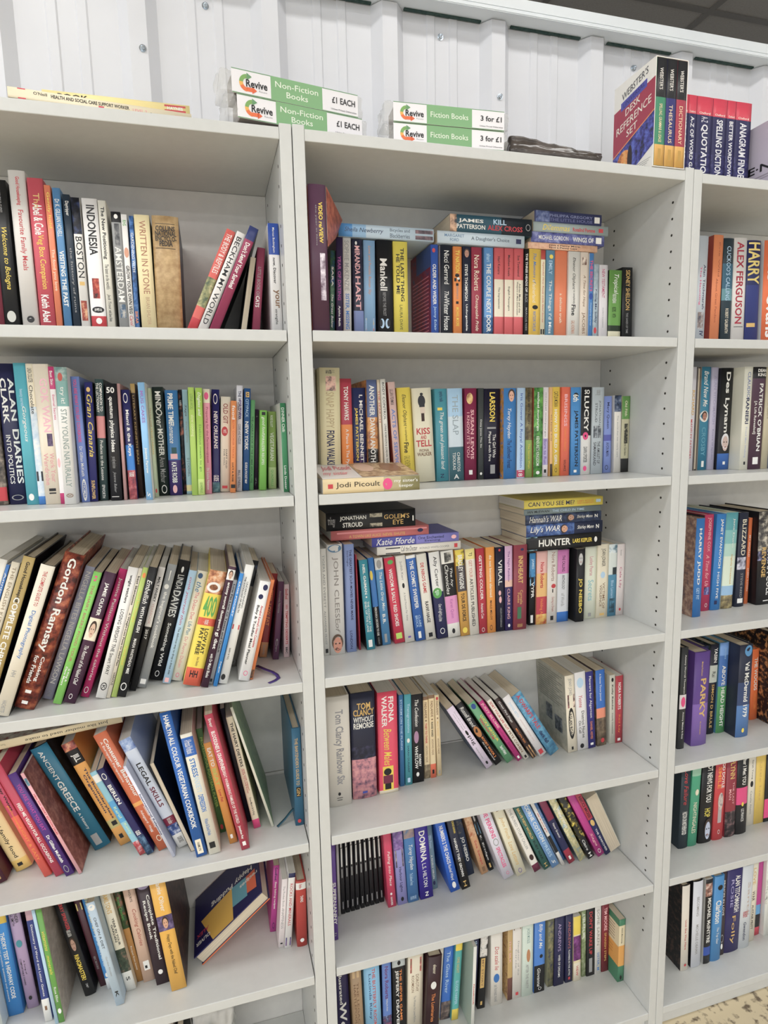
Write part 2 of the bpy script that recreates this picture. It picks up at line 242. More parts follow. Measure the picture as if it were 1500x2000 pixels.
('p', -0.351, 0.0786, 1.3585, -2.06, 0.0135, 0.2084, 0.1376, '34494a', '1c2426', 'b;f2f1ec;0.03;0.27;0.1;0.42;THE LECTIONARY|b;f2f1ec;0.03;0.26;0.5;0.82;COMPANION TO|Z;d98a8a;0.3;0.48;0.2;0.8|t;f2f1ec;0.5;0.83;0.3;0.65;Prefaces to the Lessons|t;f2f1ec;0.87;0.98;0.3;0.65;EPWORTH', 'charcoal pink-banded white-lettered paperback reading "THE LECTIONARY", left bookcase second shelf', 2),
('p', -0.332, 0.0678, 1.3585, -1.62, 0.018, 0.2002, 0.1321, '1c1c22', '1c1c22', 'H;f2f1ec;0.03;0.08;0.1;0.8;50|b;f2f1ec;0.11;0.58;0.2;0.65;quantum physics ideas|t;8c8c8c;0.62;0.72;0.2;0.65;you really need to know|i;8c8c8c;0.75;0.93;0.3;0.6;Joanne Baker|R;f2f1ec;0.965;0.97;0.1;0.75', 'black white-lettered paperback reading "quantum physics ideas", left bookcase second shelf', 2),
('p', -0.3109, 0.0701, 1.3581, -0.85, 0.0047, 0.2003, 0.1322, 'b58a88', 'b58a88', '', 'slim pale-pink paperback between black and navy books, left bookcase second shelf', 2),
('p', -0.3026, 0.0753, 1.358, 0, 0.0129, 0.1904, 0.1257, '24245c', '24245c', 'Z;2f78c4;0.5;0.73;0.2;0.8|Z;~b0505a,5a3a4a,d08a8a;0.73;1;0.2;0.8|O;f2f1ec;0.03;0.12;0.2;0.75|b;f2f1ec;0.18;0.6;0.25;0.75;Miami & the Keys|b;f2f1ec;0.75;0.79;0.2;0.8;GUIDE', 'navy dark-red-footed white-lettered paperback between pale-pink and dark-brown books, left bookcase second shelf', 2),
('p', -0.2894, 0.0947, 1.358, 0, 0.0075, 0.2019, 0.1333, '3c2c24', '3c2c24', 'Z;a88a4c;0;0.08;0.2;0.8|t;c9a45a;0.1;0.7;0.3;0.7;LITERARY KENNETH BRAN', 'slim dark-brown gold-topped gold-lettered paperback between navy and light-blue books, left bookcase second shelf', 2),
('p', -0.2728, 0.0521, 1.358, 0, 0.0109, 0.2011, 0.19, '7fb3dc', 'd8d6d8', 'b;8a6ab0;0.07;0.34;0.25;0.7;MUG CAKES|b;f2f1ec;0.55;0.77;0.25;0.7;Joanna Farrow|i;f2f1ec;0.93;0.98;0.2;0.7;S', 'slim light-blue purple-lettered paperback reading "MUG CAKES", left bookcase second shelf', 2),
('p', -0.2615, 0.09, 1.358, 0, 0.0056, 0.194, 0.128, 'b9c4a6', 'b9c4a6', 't;b08a6a;0.18;0.35;0.25;0.7;The low small|t;c9a45a;0.36;0.6;0.25;0.75;VEGETARIAN|E;b8343c;0.92;0.96;0.3;0.8', 'slim pale-green gold-lettered paperback reading "VEGETARIAN", left bookcase second shelf', 2),
('p', -0.2555, 0.1133, 1.358, 0, 0.0186, 0.1974, 0.1303, '1d2a28', '1d2a28', 'b;f2f1ec;0.04;0.2;0.25;0.75;MIND|i;f2f1ec;0.2;0.37;0.2;0.8;Over|b;f2f1ec;0.38;0.63;0.25;0.75;MOTHER|t;8c8c8c;0.64;0.88;0.25;0.75;Anna Mathur|O;f2f1ec;0.9;0.98;0.25;0.75', 'charcoal white-lettered paperback between pale-green and mid-blue books, left bookcase second shelf', 2),
('p', -0.2366, 0.1085, 1.3583, -0.88, 0.0219, 0.191, 0.1261, '2f6fa8', '2f6fa8', 'Z;3a2a6a;0.66;1;0.2;0.8|b;f2f1ec;0.03;0.32;0.2;0.6;PRIME TIME|i;f2f1ec;0.31;0.5;0.2;0.6;Romance|R;1c4a50;0.54;0.6;0.3;0.7|R;e8b0b4;0.6;0.65;0.2;0.75|b;f2f1ec;0.68;0.88;0.25;0.65;KATE ROBB|E;e8b0b4;0.9;0.98;0.25;0.6', 'mid-blue navy-footed white-lettered paperback reading "PRIME TIME", left bookcase second shelf', 2),
('p', -0.2143, 0.1218, 1.3581, -0.91, 0.0064, 0.1927, 0.1272, '~2a2a30,c06a50,101018', '~2a2a30,c06a50,101018', 't;f2f1ec;0.1;0.15;0.2;0.8;KAREN', 'slim charcoal white-lettered paperback between mid-blue and pale-blue books, left bookcase second shelf', 2),
('p', -0.2074, 0.1154, 1.3582, -1.0, 0.0097, 0.1923, 0.1269, '8fb0bf', '8fb0bf', 'i;4a5a6a;0.14;0.25;0.25;0.75;Saga|t;8c8c8c;0.3;0.5;0.3;0.7;the long road home|t;4a5a6a;0.65;0.83;0.25;0.75;D J CASWELL|Z;d8c890;0.91;0.97;0.2;0.8', 'slim pale-blue beige-footed dark-teal-lettered paperback between charcoal and lime-green books, left bookcase second shelf', 2),
('p', -0.1974, 0.0916, 1.3582, -1.36, 0.0104, 0.1948, 0.1285, 'a5c653', 'a5c653', 't;6a8a3a;0.06;0.2;0.25;0.75;LORNA WICKS|t;d8e0a0;0.25;0.45;0.2;0.8;slow cooking', 'slim lime-green cream-lettered paperback between pale-blue and lime-green books, left bookcase second shelf', 2),
('p', -0.1866, 0.0899, 1.3584, -1.92, 0.0118, 0.1937, 0.1278, '9cc245', '9cc245', 'Z;b8d070;0.85;1;0.2;0.8|i;f2f1ec;0.04;0.26;0.2;0.75;Dogless and|t;5a8a3a;0.34;0.78;0.3;0.7;Delicious meals to go|t;5a8a3a;0.88;0.98;0.3;0.7;QUADRILLE', 'lime-green green-lettered paperback between lime-green and pink books, left bookcase second shelf', 2),
('p', -0.1742, 0.104, 1.3584, -2.1, 0.0121, 0.1925, 0.127, 'e08fa6', 'e08fa6', 'Z;e9dfc6;0;0.13;0.2;0.8|E;d8447e;0.03;0.1;0.15;0.8|t;a02a5a;0.17;0.7;0.3;0.7;Preparing for the Perimenopause|t;f2f1ec;0.75;0.96;0.3;0.65;Dr Louise Newson', 'pink cream-topped magenta-lettered paperback between lime-green and navy books, left bookcase second shelf', 2),
('p', -0.161, 0.1222, 1.3587, -2.8, 0.0138, 0.1926, 0.1271, '1d1f5c', '1d1f5c', 'Z;~4a7a84,2a4a54,8ab0b0;0.9;1;0.2;0.8|O;f2f1ec;0.04;0.14;0.2;0.75|b;f2f1ec;0.21;0.57;0.25;0.75;NEW ORLEANS|b;f2f1ec;0.83;0.89;0.15;0.85;GUIDE', 'navy teal-footed white-lettered paperback reading "NEW ORLEANS", left bookcase second shelf', 2),
('p', -0.1468, 0.1248, 1.3591, -3.6, 0.0176, 0.1792, 0.1183, 'e0d8c4', 'e0d8c4', 'b;8a4a44;0.07;0.28;0.25;0.75;OLD GIT|E;b8343c;0.31;0.41;0.1;0.75|t;f2f1ec;0.34;0.38;0.25;0.6;WIT|t;17171b;0.55;0.72;0.3;0.45;FOR YOU,|t;17171b;0.55;0.75;0.55;0.7;DAFT OLD|R;b8343c;0.935;0.965;0.2;0.75', 'cream dark-red-lettered paperback reading "OLD GIT", left bookcase second shelf', 2),
('p', -0.1289, 0.1026, 1.3586, -3.63, 0.0098, 0.1708, 0.1127, 'eb8f4e', 'eb8f4e', 't;f2f1ec;0.05;0.2;0.2;0.75;food|t;c0501c;0.2;0.62;0.3;0.65;SLOW COOKER TRICKS|b;17171b;0.67;0.88;0.25;0.6;LUCY A. ROSE|R;17171b;0.91;0.95;0.1;0.9', 'slim orange rust-lettered paperback between cream and white books, left bookcase second shelf', 2),
('p', -0.1171, 0.1264, 1.3586, -3.35, 0.0111, 0.2002, 0.1321, 'd4d4dc', 'd4d4dc', "b;20234d;0.05;0.32;0.25;0.75;THE WORLD WAR|b;6a4a9c;0.14;0.3;0.5;0.8;FAT TRUTH|t;20234d;0.36;0.55;0.3;0.7;CODES AND PUZZLES|t;20234d;0.8;0.97;0.3;0.7;BILL O'NEILL", 'slim white navy-lettered paperback between orange and dark-blue books, left bookcase second shelf', 2),
('p', -0.1044, 0.1299, 1.3588, -3.82, 0.0118, 0.1949, 0.1286, '1f4f86', '1f4f86', 'R;c9a45a;0.035;0.085;0.25;0.8|b;17171b;0.04;0.08;0.3;0.75;AA|t;a9c6de;0.1;0.28;0.25;0.7;CITYPACK|b;f2f1ec;0.32;0.6;0.2;0.75;NEW YORK|b;f2f1ec;0.72;0.93;0.3;0.65;GUIDE & POCKET MAP', 'dark-blue white-lettered paperback reading "NEW YORK", left bookcase second shelf', 2),
('p', -0.0921, 0.1327, 1.3586, -3.89, 0.0082, 0.1733, 0.1144, '5a9a62', '5a9a62', 'b;1c4a2a;0.18;0.92;0.25;0.7;THE LAZARUS BOOK OF THE ZOMBIE APOCALYPSE', 'slim green dark-green-lettered paperback between dark-blue and dark-purple books, left bookcase second shelf', 2),
('p', -0.0821, 0.146, 1.3585, -3.56, 0.0075, 0.156, 0.105, '3a2340', '3a2340', 't;8c8c8c;0.08;0.1;0.3;0.7;A|t;8c8c8c;0.85;0.95;0.3;0.6;ZL', 'slim dark-purple grey-lettered paperback between green and light-green books, left bookcase second shelf', 2),
('p', -0.0734, 0.1218, 1.3588, -3.25, 0.0133, 0.1529, 0.105, '76b84a', '76b84a', 'R;17171b;0.02;0.06;0.25;0.75|i;f2f1ec;0.08;0.3;0.2;0.75;good food|t;f2f1ec;0.3;0.68;0.3;0.65;SPIRALIZER RECIPES', 'light-green white-lettered paperback reading "SPIRALIZER RECIPES", left bookcase second shelf', 2),
('p', -0.0542, 0.1406, 1.3586, -2.23, 0.0154, 0.1509, 0.105, '7f9c4c', '7f9c4c', 'Z;a8bc80;0.72;1;0.2;0.8|t;f2f1ec;0.05;0.2;0.3;0.6;ROSE ELLIOT|t;f2f1ec;0.27;0.63;0.25;0.7;VEGETARIAN|t;4d9a45;0.75;0.97;0.3;0.65;QUADRILLE', 'olive white-lettered paperback reading "VEGETARIAN", left bookcase second shelf', 2),
('p', -0.0326, 0.0685, 1.358, 0, 0.0101, 0.1642, 0.19, '2f7d52', 'c4c4be', 't;f2f1ec;0.05;0.32;0.2;0.7;DINNER Chilli|t;f2f1ec;0.7;0.97;0.25;0.65;Linda Doeser', 'slim green white-lettered paperback at the far right beside the olive one, left bookcase second shelf', 2),
('p', -0.5966, 0.0285, 1.0142, -19.86, 0.0129, 0.2801, 0.23, 'd9d6cc', 'd9d6cc', '', 'leaning off-white paperback at the far left, left of the blue one, left bookcase third shelf', 3),
('p', -0.5815, 0.0285, 1.0114, -19.47, 0.0047, 0.2706, 0.23, '3a6fb0', '3a6fb0', 't;f2f1ec;0.05;0.3;0.2;0.8;Annie Bell', 'slim leaning blue white-lettered paperback between off-white and cream books, left bookcase third shelf', 3),
('p', -0.5749, 0.0285, 1.0141, -19.65, 0.0127, 0.2728, 0.23, 'c9bfa9', 'c9bfa9', 't;8a7a60;0.03;0.5;0.3;0.7;THE ENGLISH KITCHEN', 'leaning cream tan-lettered paperback between blue and gold books, left bookcase third shelf', 3),
('k', -0.5586, 0.0229, 1.0158, -19.67, 0.0178, 0.2811, 0.235, 'a28a4c', '16141a', 'b;17171b;0.03;0.28;0.3;0.7;Good Housekeeping|b;f2f1ec;0.25;0.8;0.25;0.75;COMPLETE CHRISTMAS', 'leaning gold white-lettered hardback between cream and off-white books, left bookcase third shelf', 3),
('k', -0.5318, 0.0209, 1.0175, -20.45, 0.022, 0.2644, 0.225, 'd2cab8', '1a1814', 't;b8343c;0.04;0.27;0.35;0.62;THE COMPLETE GUIDE TO|t;2f6fb5;0.3;0.62;0.3;0.65;Digital Photography|t;8c8c8c;0.7;0.74;0.3;0.6;HH|t;8c8c8c;0.9;0.98;0.3;0.6;HACHETTE', 'leaning off-white blue-lettered hardback reading "Digital Photography", left bookcase third shelf', 3),
('k', -0.5056, 0.0335, 1.0211, -21.26, 0.0311, 0.2787, 0.225, '~7a2e20,b0603c,3a1410', '~7a2e20,b0603c,3a1410', 'b;f2f1ec;0.03;0.63;0.2;0.72;Gordon Ramsay|b;f2f1ec;0.66;0.82;0.5;0.72;Cooking|b;f2f1ec;0.66;0.84;0.2;0.42;for Friends|R;f2f1ec;0.88;0.9;0.3;0.6|R;f2f1ec;0.95;0.97;0.3;0.6', 'leaning dark-red white-lettered hardback between off-white and lilac books, left bookcase third shelf', 3),
('p', -0.4708, 0.0694, 1.0154, -21.08, 0.0155, 0.2482, 0.1891, 'a3a6bb', 'a3a6bb', 't;f2f1ec;0.04;0.88;0.25;0.75;NIGELLA BITES NIGELLA LAWSON|t;8c8c8c;0.93;0.98;0.3;0.7;CW', 'leaning lilac white-lettered paperback between dark-red and light-green books, left bookcase third shelf', 3),
('p', -0.4487, 0.0435, 1.0145, -20.3, 0.0134, 0.2417, 0.215, '7ac152', '30302c', "b;d8447e;0.03;0.07;0.3;0.6;n|t;b05a60;0.1;0.68;0.3;0.62;THE HAIRY BIKERS' FOOD TOUR|b;f2f1ec;0.73;0.83;0.5;0.8;Si King &|b;f2f1ec;0.72;0.86;0.15;0.45;Dave Myers", 'leaning light-green dark-red-lettered paperback between lilac and dark-purple books, left bookcase third shelf', 3),
('p', -0.431, 0.0385, 1.0164, -20.57, 0.0187, 0.2396, 0.22, '3f1d38', '3f1d38', 'b;f2f1ec;0.08;0.33;0.3;0.7;JAMIE OLIVER|Z;e9dfc6;0.35;0.52;0.2;0.8|F;c9a890;0.37;0.51;0.15;0.85|i;f2f1ec;0.56;0.86;0.3;0.65;The Return of the Naked Chef|O;f2f1ec;0.93;0.97;0.3;0.6', 'leaning dark-purple cream-banded white-lettered paperback between light-green and magenta books, left bookcase third shelf', 3),
('p', -0.4078, 0.0585, 1.0145, -20.03, 0.0138, 0.2399, 0.2, 'c22a6c', 'c22a6c', 't;f2f1ec;0.07;0.87;0.25;0.7;Justine Pattison Without the calories | pasta and rice|O;f2f1ec;0.92;0.97;0.2;0.7', 'leaning magenta white-lettered paperback between dark-purple and white books, left bookcase third shelf', 3),
('p', -0.3806, 0.0435, 1.0148, -17.26, 0.0169, 0.2408, 0.215, 'd8d6d2', '20181c', 'b;17171b;0.06;0.27;0.3;0.65;weight watchers|t;17171b;0.32;0.82;0.3;0.65;LOSING WEIGHT THE Smart WAY|O;17171b;0.88;0.94;0.2;0.8|t;17171b;0.9;0.93;0.35;0.65;K', 'leaning white black-lettered paperback between magenta and off-white books, left bookcase third shelf', 3),
('p', -0.3634, 0.0435, 1.0116, -17.23, 0.0062, 0.2394, 0.215, 'c9c0ae', 'c9c0ae', 'b;17171b;0.06;0.28;0.2;0.8;best likenesses|b;17171b;0.34;0.75;0.2;0.8;A Weight-Less Pasta to Salad Plan|t;17171b;0.8;0.9;0.2;0.8;VARIOUS', 'slim leaning off-white black-lettered paperback between white and lime-green books, left bookcase third shelf', 3),
('p', -0.3554, 0.0435, 1.0124, -17.01, 0.0089, 0.2394, 0.215, 'a9bf5c', 'a9bf5c', 'E;e0843a;0.04;0.08;0.2;0.8|t;f0d33c;0.18;0.42;0.25;0.75;Food for Thought|t;f0d33c;0.6;0.75;0.3;0.7;Vanessa Kimbell', 'slim leaning lime-green yellow-lettered paperback between off-white and black books, left bookcase third shelf', 3),
('p', -0.3445, 0.0385, 1.0137, -16.83, 0.0136, 0.2393, 0.22, '16161a', '16161a', 'i;f2f1ec;0.1;0.28;0.2;0.8;Embellish|b;f2f1ec;0.3;0.5;0.3;0.7;WITH RELISH|t;f2f1ec;0.55;0.82;0.3;0.65;MARIA WHITEHEAD MBE|O;f2f1ec;0.89;0.95;0.1;0.8', 'leaning black white-lettered paperback between lime-green and white books, left bookcase third shelf', 3),
('p', -0.3278, 0.0607, 1.0131, -16.54, 0.0115, 0.2332, 0.1978, '18181c', '18181c', 'Z;d4d0cc;0;0.48;0.2;0.8|b;17171b;0.08;0.28;0.3;0.7;MALT WHISKY|t;c8a8a0;0.29;0.46;0.3;0.7;YEARBOOK|b;f2f1ec;0.5;0.58;0.3;0.7;2017', 'slim leaning white black-topped black-lettered paperback reading "MALT WHISKY", left bookcase third shelf', 3),
('p', -0.315, 0.0685, 1.0144, -17.08, 0.0158, 0.2352, 0.19, '8f9294', '8f9294', "R;f2f1ec;0.05;0.13;0.45;0.55|E;f2f1ec;0.16;0.2;0.2;0.7|b;f2f1ec;0.22;0.68;0.25;0.7;the beginner's cookbook|R;f2f1ec;0.93;0.97;0.2;0.8", 'leaning grey white-lettered paperback reading "the beginner\'s cookbook", left bookcase third shelf', 3),
('k', -0.2954, 0.0939, 1.0161, -16.54, 0.0222, 0.2337, 0.1646, '141418', '141418', 'E;f2f1ec;0.05;0.1;0.4;0.6|t;f2f1ec;0.12;0.24;0.25;0.75;LINDA|b;f2f1ec;0.25;0.47;0.2;0.8;DAVIES|b;f2f1ec;0.52;0.88;0.3;0.65;Something Wild|O;f2f1ec;0.92;0.97;0.3;0.65', 'leaning black white-lettered hardback between grey and pale-blue books, left bookcase third shelf', 3),
('p', -0.2715, 0.0742, 1.0137, -16.29, 0.0139, 0.2181, 0.1843, 'a3c3dc', 'a3c3dc', 'i;b04a70;0.06;0.48;0.2;0.65;cook yourself thin|t;17171b;0.5;0.92;0.3;0.65;The delicious way to drop a dress size|R;e8b0b4;0.95;0.99;0.2;0.7', 'leaning pale-blue pink-lettered paperback between black and off-white books, left bookcase third shelf', 3),
('p', -0.2562, 0.0796, 1.0152, -16.34, 0.0192, 0.2135, 0.1789, 'dcd8cc', 'dcd8cc', 'E;2a4a74;0.02;0.07;0.15;0.6|i;2a6a9c;0.1;0.19;0.2;0.7;the|t;c9707c;0.19;0.44;0.3;0.65;The Dukan Diet|t;3a7aa0;0.46;0.58;0.3;0.65;Life Plan|t;c98a90;0.6;0.88;0.3;0.6;Dr Pierre Dukan|O;d8447e;0.93;0.97;0.3;0.6', 'leaning off-white pink-lettered paperback between pale-blue and yellow books, left bookcase third shelf', 3),
('p', -0.234, 0.0435, 1.0182, -16.06, 0.0302, 0.218, 0.215, 'e6cf3a', 'e6cf3a', 'Z;~c98a5a,e0c8a8,8a4a30,d8a070;0;0.2;0.2;0.8|E;f2f1ec;0.1;0.19;0.05;0.85|E;~6a3a24,a06a40;0.12;0.17;0.2;0.7|Z;c9523a;0.41;0.475;0.2;0.8|Z;d0583c;0.845;1;0.2;0.8|H;4d9a45;0.22;0.4;0.12;0.85;400|t;f2f1ec;0.425;0.465;0.3;0.7;recipes|b;17171b;0.5;0.72;0.52;0.75;LOW FAT|b;17171b;0.5;0.73;0.25;0.48;FAT FREE|t;7a5a40;0.75;0.83;0.4;0.6;Anne Sheasby|H;17171b;0.87;0.93;0.25;0.7;HH', 'leaning yellow peach-topped green-lettered paperback reading "400", left bookcase third shelf', 3),
('p', -0.2028, 0.0335, 1.0133, -15.89, 0.0129, 0.2285, 0.225, '3c1c30', '3c1c30', "Z;f2f1ec;0.025;0.11;0.2;0.8|F;c09a84;0.03;0.11;0.15;0.85|b;f2f1ec;0.13;0.53;0.25;0.75;antony worrall thompson's|b;f2f1ec;0.54;0.68;0.2;0.8;gi diet|t;f2f1ec;0.72;0.92;0.3;0.7;with Dr Mabel Blades", 'leaning dark-purple white-topped white-lettered paperback between yellow and white books, left bookcase third shelf', 3),
('p', -0.1895, 0.0469, 1.0119, -16.03, 0.0076, 0.1999, 0.205, 'd2d0cc', 'd2d0cc', 'b;17171b;0.04;0.7;0.25;0.75;Low Fat Low GI Tastes and Quick|R;17171b;0.95;0.98;0.2;0.7', 'slim leaning white black-lettered paperback between dark-purple and blue books, left bookcase third shelf', 3),
('p', -0.1809, 0.0334, 1.0116, -15.93, 0.0067, 0.2152, 0.2, '1f7cc4', '1f7cc4', 'b;f2f1ec;0.07;0.38;0.3;0.7;SAGE POCKET|b;f2f1ec;0.78;0.88;0.3;0.65;Penguin', 'slim leaning blue white-lettered paperback between two white books, left bookcase third shelf', 3),
('p', -0.1712, 0.0385, 1.0139, -15.49, 0.0155, 0.2271, 0.22, 'd4d3ce', 'd4d3ce', 'b;17171b;0.1;0.4;0.25;0.45;THE SOCIOLOGY OF HEALTH|t;17171b;0.14;0.36;0.55;0.75;UNDERSTANDING|R;b8343c;0.5;0.54;0.1;0.9|t;17171b;0.7;0.8;0.3;0.5;BARRY & YUILL|E;17171b;0.92;0.97;0.1;0.6', 'leaning white black-lettered paperback between blue and grey books, left bookcase third shelf', 3),
('p', -0.1505, 0.1206, 1.0133, -14.94, 0.0134, 0.2166, 0.1379, '85827c', '85827c', 'Z;~1a1c22,3a4a68,0c0c10;0;0.24;0.2;0.8|t;8c8c8c;0.3;0.7;0.3;0.7;QUIET ASHRAMS|O;8c8c8c;0.94;0.98;0.2;0.8', 'leaning grey black-topped paperback between two white books, left bookcase third shelf', 3),
('p', -0.1352, 0.0385, 1.0147, -14.76, 0.0194, 0.1916, 0.22, 'dedcda', 'dedcda', "E;20234d;0.03;0.09;0.4;0.85|E;20234d;0.13;0.18;0.15;0.6|b;b8343c;0.24;0.66;0.52;0.8;Annabel Karmel's New Complete|b;17171b;0.24;0.84;0.15;0.45;Baby & Toddler Meal Planner|O;d8447e;0.9;0.95;0.3;0.7", 'leaning white black-lettered paperback between grey and rust books, left bookcase third shelf', 3),
('k', -0.1157, 0.0435, 1.0114, -14.89, 0.0063, 0.1935, 0.215, 'd2733a', 'd2733a', 'R;~3a2a20,a06030;0.9;0.99;0.1;0.9', 'slim leaning rust hardback between white and dark-red books, left bookcase third shelf', 3),
('p', -0.0888, 0.149, 1.0124, -9.97, 0.015, 0.1765, 0.1095, '8c2a2e', '8c2a2e', 'Z;b8845a;0.82;1;0.2;0.8|b;e0843a;0.2;0.33;0.25;0.7;BETTER|b;e0843a;0.36;0.62;0.25;0.7;LOW FAT|t;8c8c8c;0.85;0.97;0.3;0.65;Quadrille', 'leaning dark-red tan-footed orange-lettered paperback reading "LOW FAT", left bookcase third shelf', 3),
('p', -0.0635, 0.1297, 1.0111, -6.52, 0.0118, 0.1624, 0.1288, '5c3a58', '5c3a58', 't;8c8c8c;0.12;0.4;0.3;0.65;Anorexia Nervosa|b;8c8c8c;0.73;0.82;0.3;0.7;C|t;8c8c8c;0.82;0.9;0.3;0.6;Cygnus', 'plum grey-lettered paperback between dark-red and pale-pink books, left bookcase third shelf', 3),
('p', -0.04, 0.1356, 1.0103, -2.32, 0.0114, 0.1534, 0.1229, 'd9c3c8', 'd9c3c8', 'b;b8343c;0.06;0.2;0.25;0.75;GoodFood|b;b8343c;0.28;0.82;0.3;0.7;101 TEMPTING DESSERTS|b;17171b;0.86;0.95;0.3;0.65;BBC', 'slim pale-pink red-lettered paperback reading "101 TEMPTING DESSERTS", left bookcase third shelf', 3),
('p', -0.5714, 0.0585, 0.6846, 18.1, 0.018, 0.218, 0.2, '4a1a2c', '4a1a2c', 't;c9a45a;0.75;0.97;0.3;0.65;NIGEL SLATER', 'maroon paperback at the far left, left of the beige one, left bookcase fourth shelf', 1),
('k', -0.5467, 0.0823, 0.6846, 19.42, 0.0284, 0.2281, 0.1762, 'dcc48a', 'dcc48a', 'Z;d8b860;0.9;1;0.2;0.8|t;17171b;0.5;0.88;0.3;0.6;real family food|R;17171b;0.93;0.96;0.3;0.6', 'leaning beige gold-footed black-lettered hardback between maroon and silver books, left bookcase fourth shelf', 1),
('p', -0.5165, 0.1013, 0.6846, 17.36, 0.0096, 0.2264, 0.1572, 'c5c0cc', 'c5c0cc', 'b;20234d;0.1;0.8;0.25;0.7;EAT WELL FAMILY FAVOURITES', 'slim leaning silver navy-lettered paperback between beige and coral books, left bookcase fourth shelf', 1),
('p', -0.4932, 0.0535, 0.6846, 18.84, 0.0126, 0.2397, 0.205, 'dc5a4c', 'dc5a4c', 'Z;b83a58;0;0.45;0.2;0.8|b;17171b;0.15;0.4;0.4;0.8;Lesley Waters|b;e0843a;0.35;0.55;0.25;0.6;good housekeeping|t;e0843a;0.55;0.85;0.3;0.65;LIGHT & EASY', 'leaning coral crimson-topped orange-lettered paperback between silver and crimson books, left bookcase fourth shelf', 1),
('p', -0.4739, 0.0485, 0.6846, 19.48, 0.0146, 0.242, 0.21, 'b83a52', 'b83a52', 'b;f2f1ec;0.34;0.88;0.3;0.65;FEED ME VEGAN FOR ALL OCCASIONS', 'leaning crimson white-lettered paperback between coral and purple books, left bookcase fourth shelf', 1),
('p', -0.4559, 0.0435, 0.6846, 19.45, 0.0142, 0.2226, 0.215, '4d2a78', '4d2a78', 'b;a83a90;0.1;0.55;0.3;0.7;YOU ARE WHAT YOU EAT|b;f2f1ec;0.6;0.87;0.3;0.65;Dr Gillian McKeith|O;8c8c8c;0.9;0.97;0.2;0.7', 'leaning purple magenta-lettered paperback between crimson and pink books, left bookcase fourth shelf', 1),
('p', -0.4351, 0.0435, 0.6846, 19.82, 0.0057, 0.2223, 0.215, 'e0a2a8', '~8a4a40,a86a5a,74382e', 'R;~5a8aa0,d8d8d8,304a5a;0.05;0.12;0.1;0.9|b;b8343c;0.2;0.6;0.25;0.75;HEALTHY HEART EDITION SALES', 'slim leaning pink red-lettered paperback between purple and teal books, left bookcase fourth shelf', 1),
('k', -0.4177, 0.1005, 0.6846, 22.4, 0.0306, 0.2391, 0.158, '1d6a86', '~101218,2a2a34,08080c', 't;f2f1ec;0.04;0.32;0.3;0.55;ANCIENT|b;f2f1ec;0.33;0.62;0.25;0.6;GREECE|t;f2f1ec;0.64;0.8;0.3;0.5;A History|R;8c8c8c;0.86;0.96;0.25;0.65', 'leaning teal white-lettered hardback reading "GREECE", left bookcase fourth shelf', 1),
('p', -0.3723, 0.1024, 0.6846, 21.07, 0.0226, 0.2372, 0.1561, 'd99a48', 'd99a48', 'Z;~a04a40,d8a070,60302a;0;0.07;0.2;0.8|Z;17171b;0.07;0.2;0.2;0.8|b;f2f1ec;0.11;0.18;0.2;0.8;JILL|b;20234d;0.25;0.75;0.5;0.72;The Boundaryless|b;20234d;0.3;0.68;0.22;0.45;Organization|Z;b8a868;0.75;0.83;0.2;0.8|R;17171b;0.77;0.81;0.3;0.7|R;17171b;0.9;0.94;0.3;0.6', 'leaning mustard black-banded navy-lettered paperback reading "Organization", left bookcase fourth shelf', 1),
('p', -0.3333, 0.0621, 0.6846, 21.9, 0.0122, 0.194, 0.19, '7fb3c4', '7fb3c4', 'Z;f2f1ec;0.04;0.12;0.2;0.8|Z;4a98c8;0.35;0.6;0.2;0.8|t;d0e8a8;0.42;0.55;0.3;0.7;Karol|t;d0e8a8;0.62;0.75;0.3;0.7;Kerry|Z;~c04a50,e8e0e0,8a3038;0.84;1;0.2;0.8', 'leaning turquoise mid-blue-banded pale-green-lettered paperback between mustard and navy books, left bookcase fourth shelf', 1),
('p', -0.3198, 0.0585, 0.6846, 21.78, 0.0125, 0.1989, 0.2, '1f1c52', '1f1c52', 'Z;~2a4a6c,6a90b0,10182c;0.78;1;0.2;0.8|O;f2f1ec;0.05;0.12;0.2;0.8|b;f2f1ec;0.18;0.4;0.2;0.7;BERLIN|b;f2f1ec;0.72;0.77;0.2;0.8;GUIDE', 'leaning navy dark-teal-footed white-lettered paperback reading "BERLIN", left bookcase fourth shelf', 1),
('p', -0.2994, 0.064, 0.6846, 20.95, 0.0237, 0.2664, 0.1945, 'c2623c', 'c2623c', 'b;f2f1ec;0.05;0.54;0.45;0.75;Consumer Behaviour|t;f2f1ec;0.06;0.4;0.15;0.35;A European Perspective|Z;e0a050;0.58;0.61;0.2;0.8|t;f2f1ec;0.63;0.82;0.55;0.75;Solomon · Bamossy|t;f2f1ec;0.65;0.84;0.2;0.42;Askegaard · Hogg|O;e9dfc6;0.88;0.93;0.3;0.65', 'leaning rust mustard-banded white-lettered paperback reading "Consumer Behaviour", left bookcase fourth shelf', 1),
('p', -0.2737, 0.0385, 0.6846, 20.21, 0.0051, 0.2077, 0.22, 'd5d8e8', 'd5d8e8', 'b;20234d;0.3;0.75;0.2;0.8;International Relations', 'slim leaning pale-blue navy-lettered paperback between rust and pale-blue books, left bookcase fourth shelf', 1),
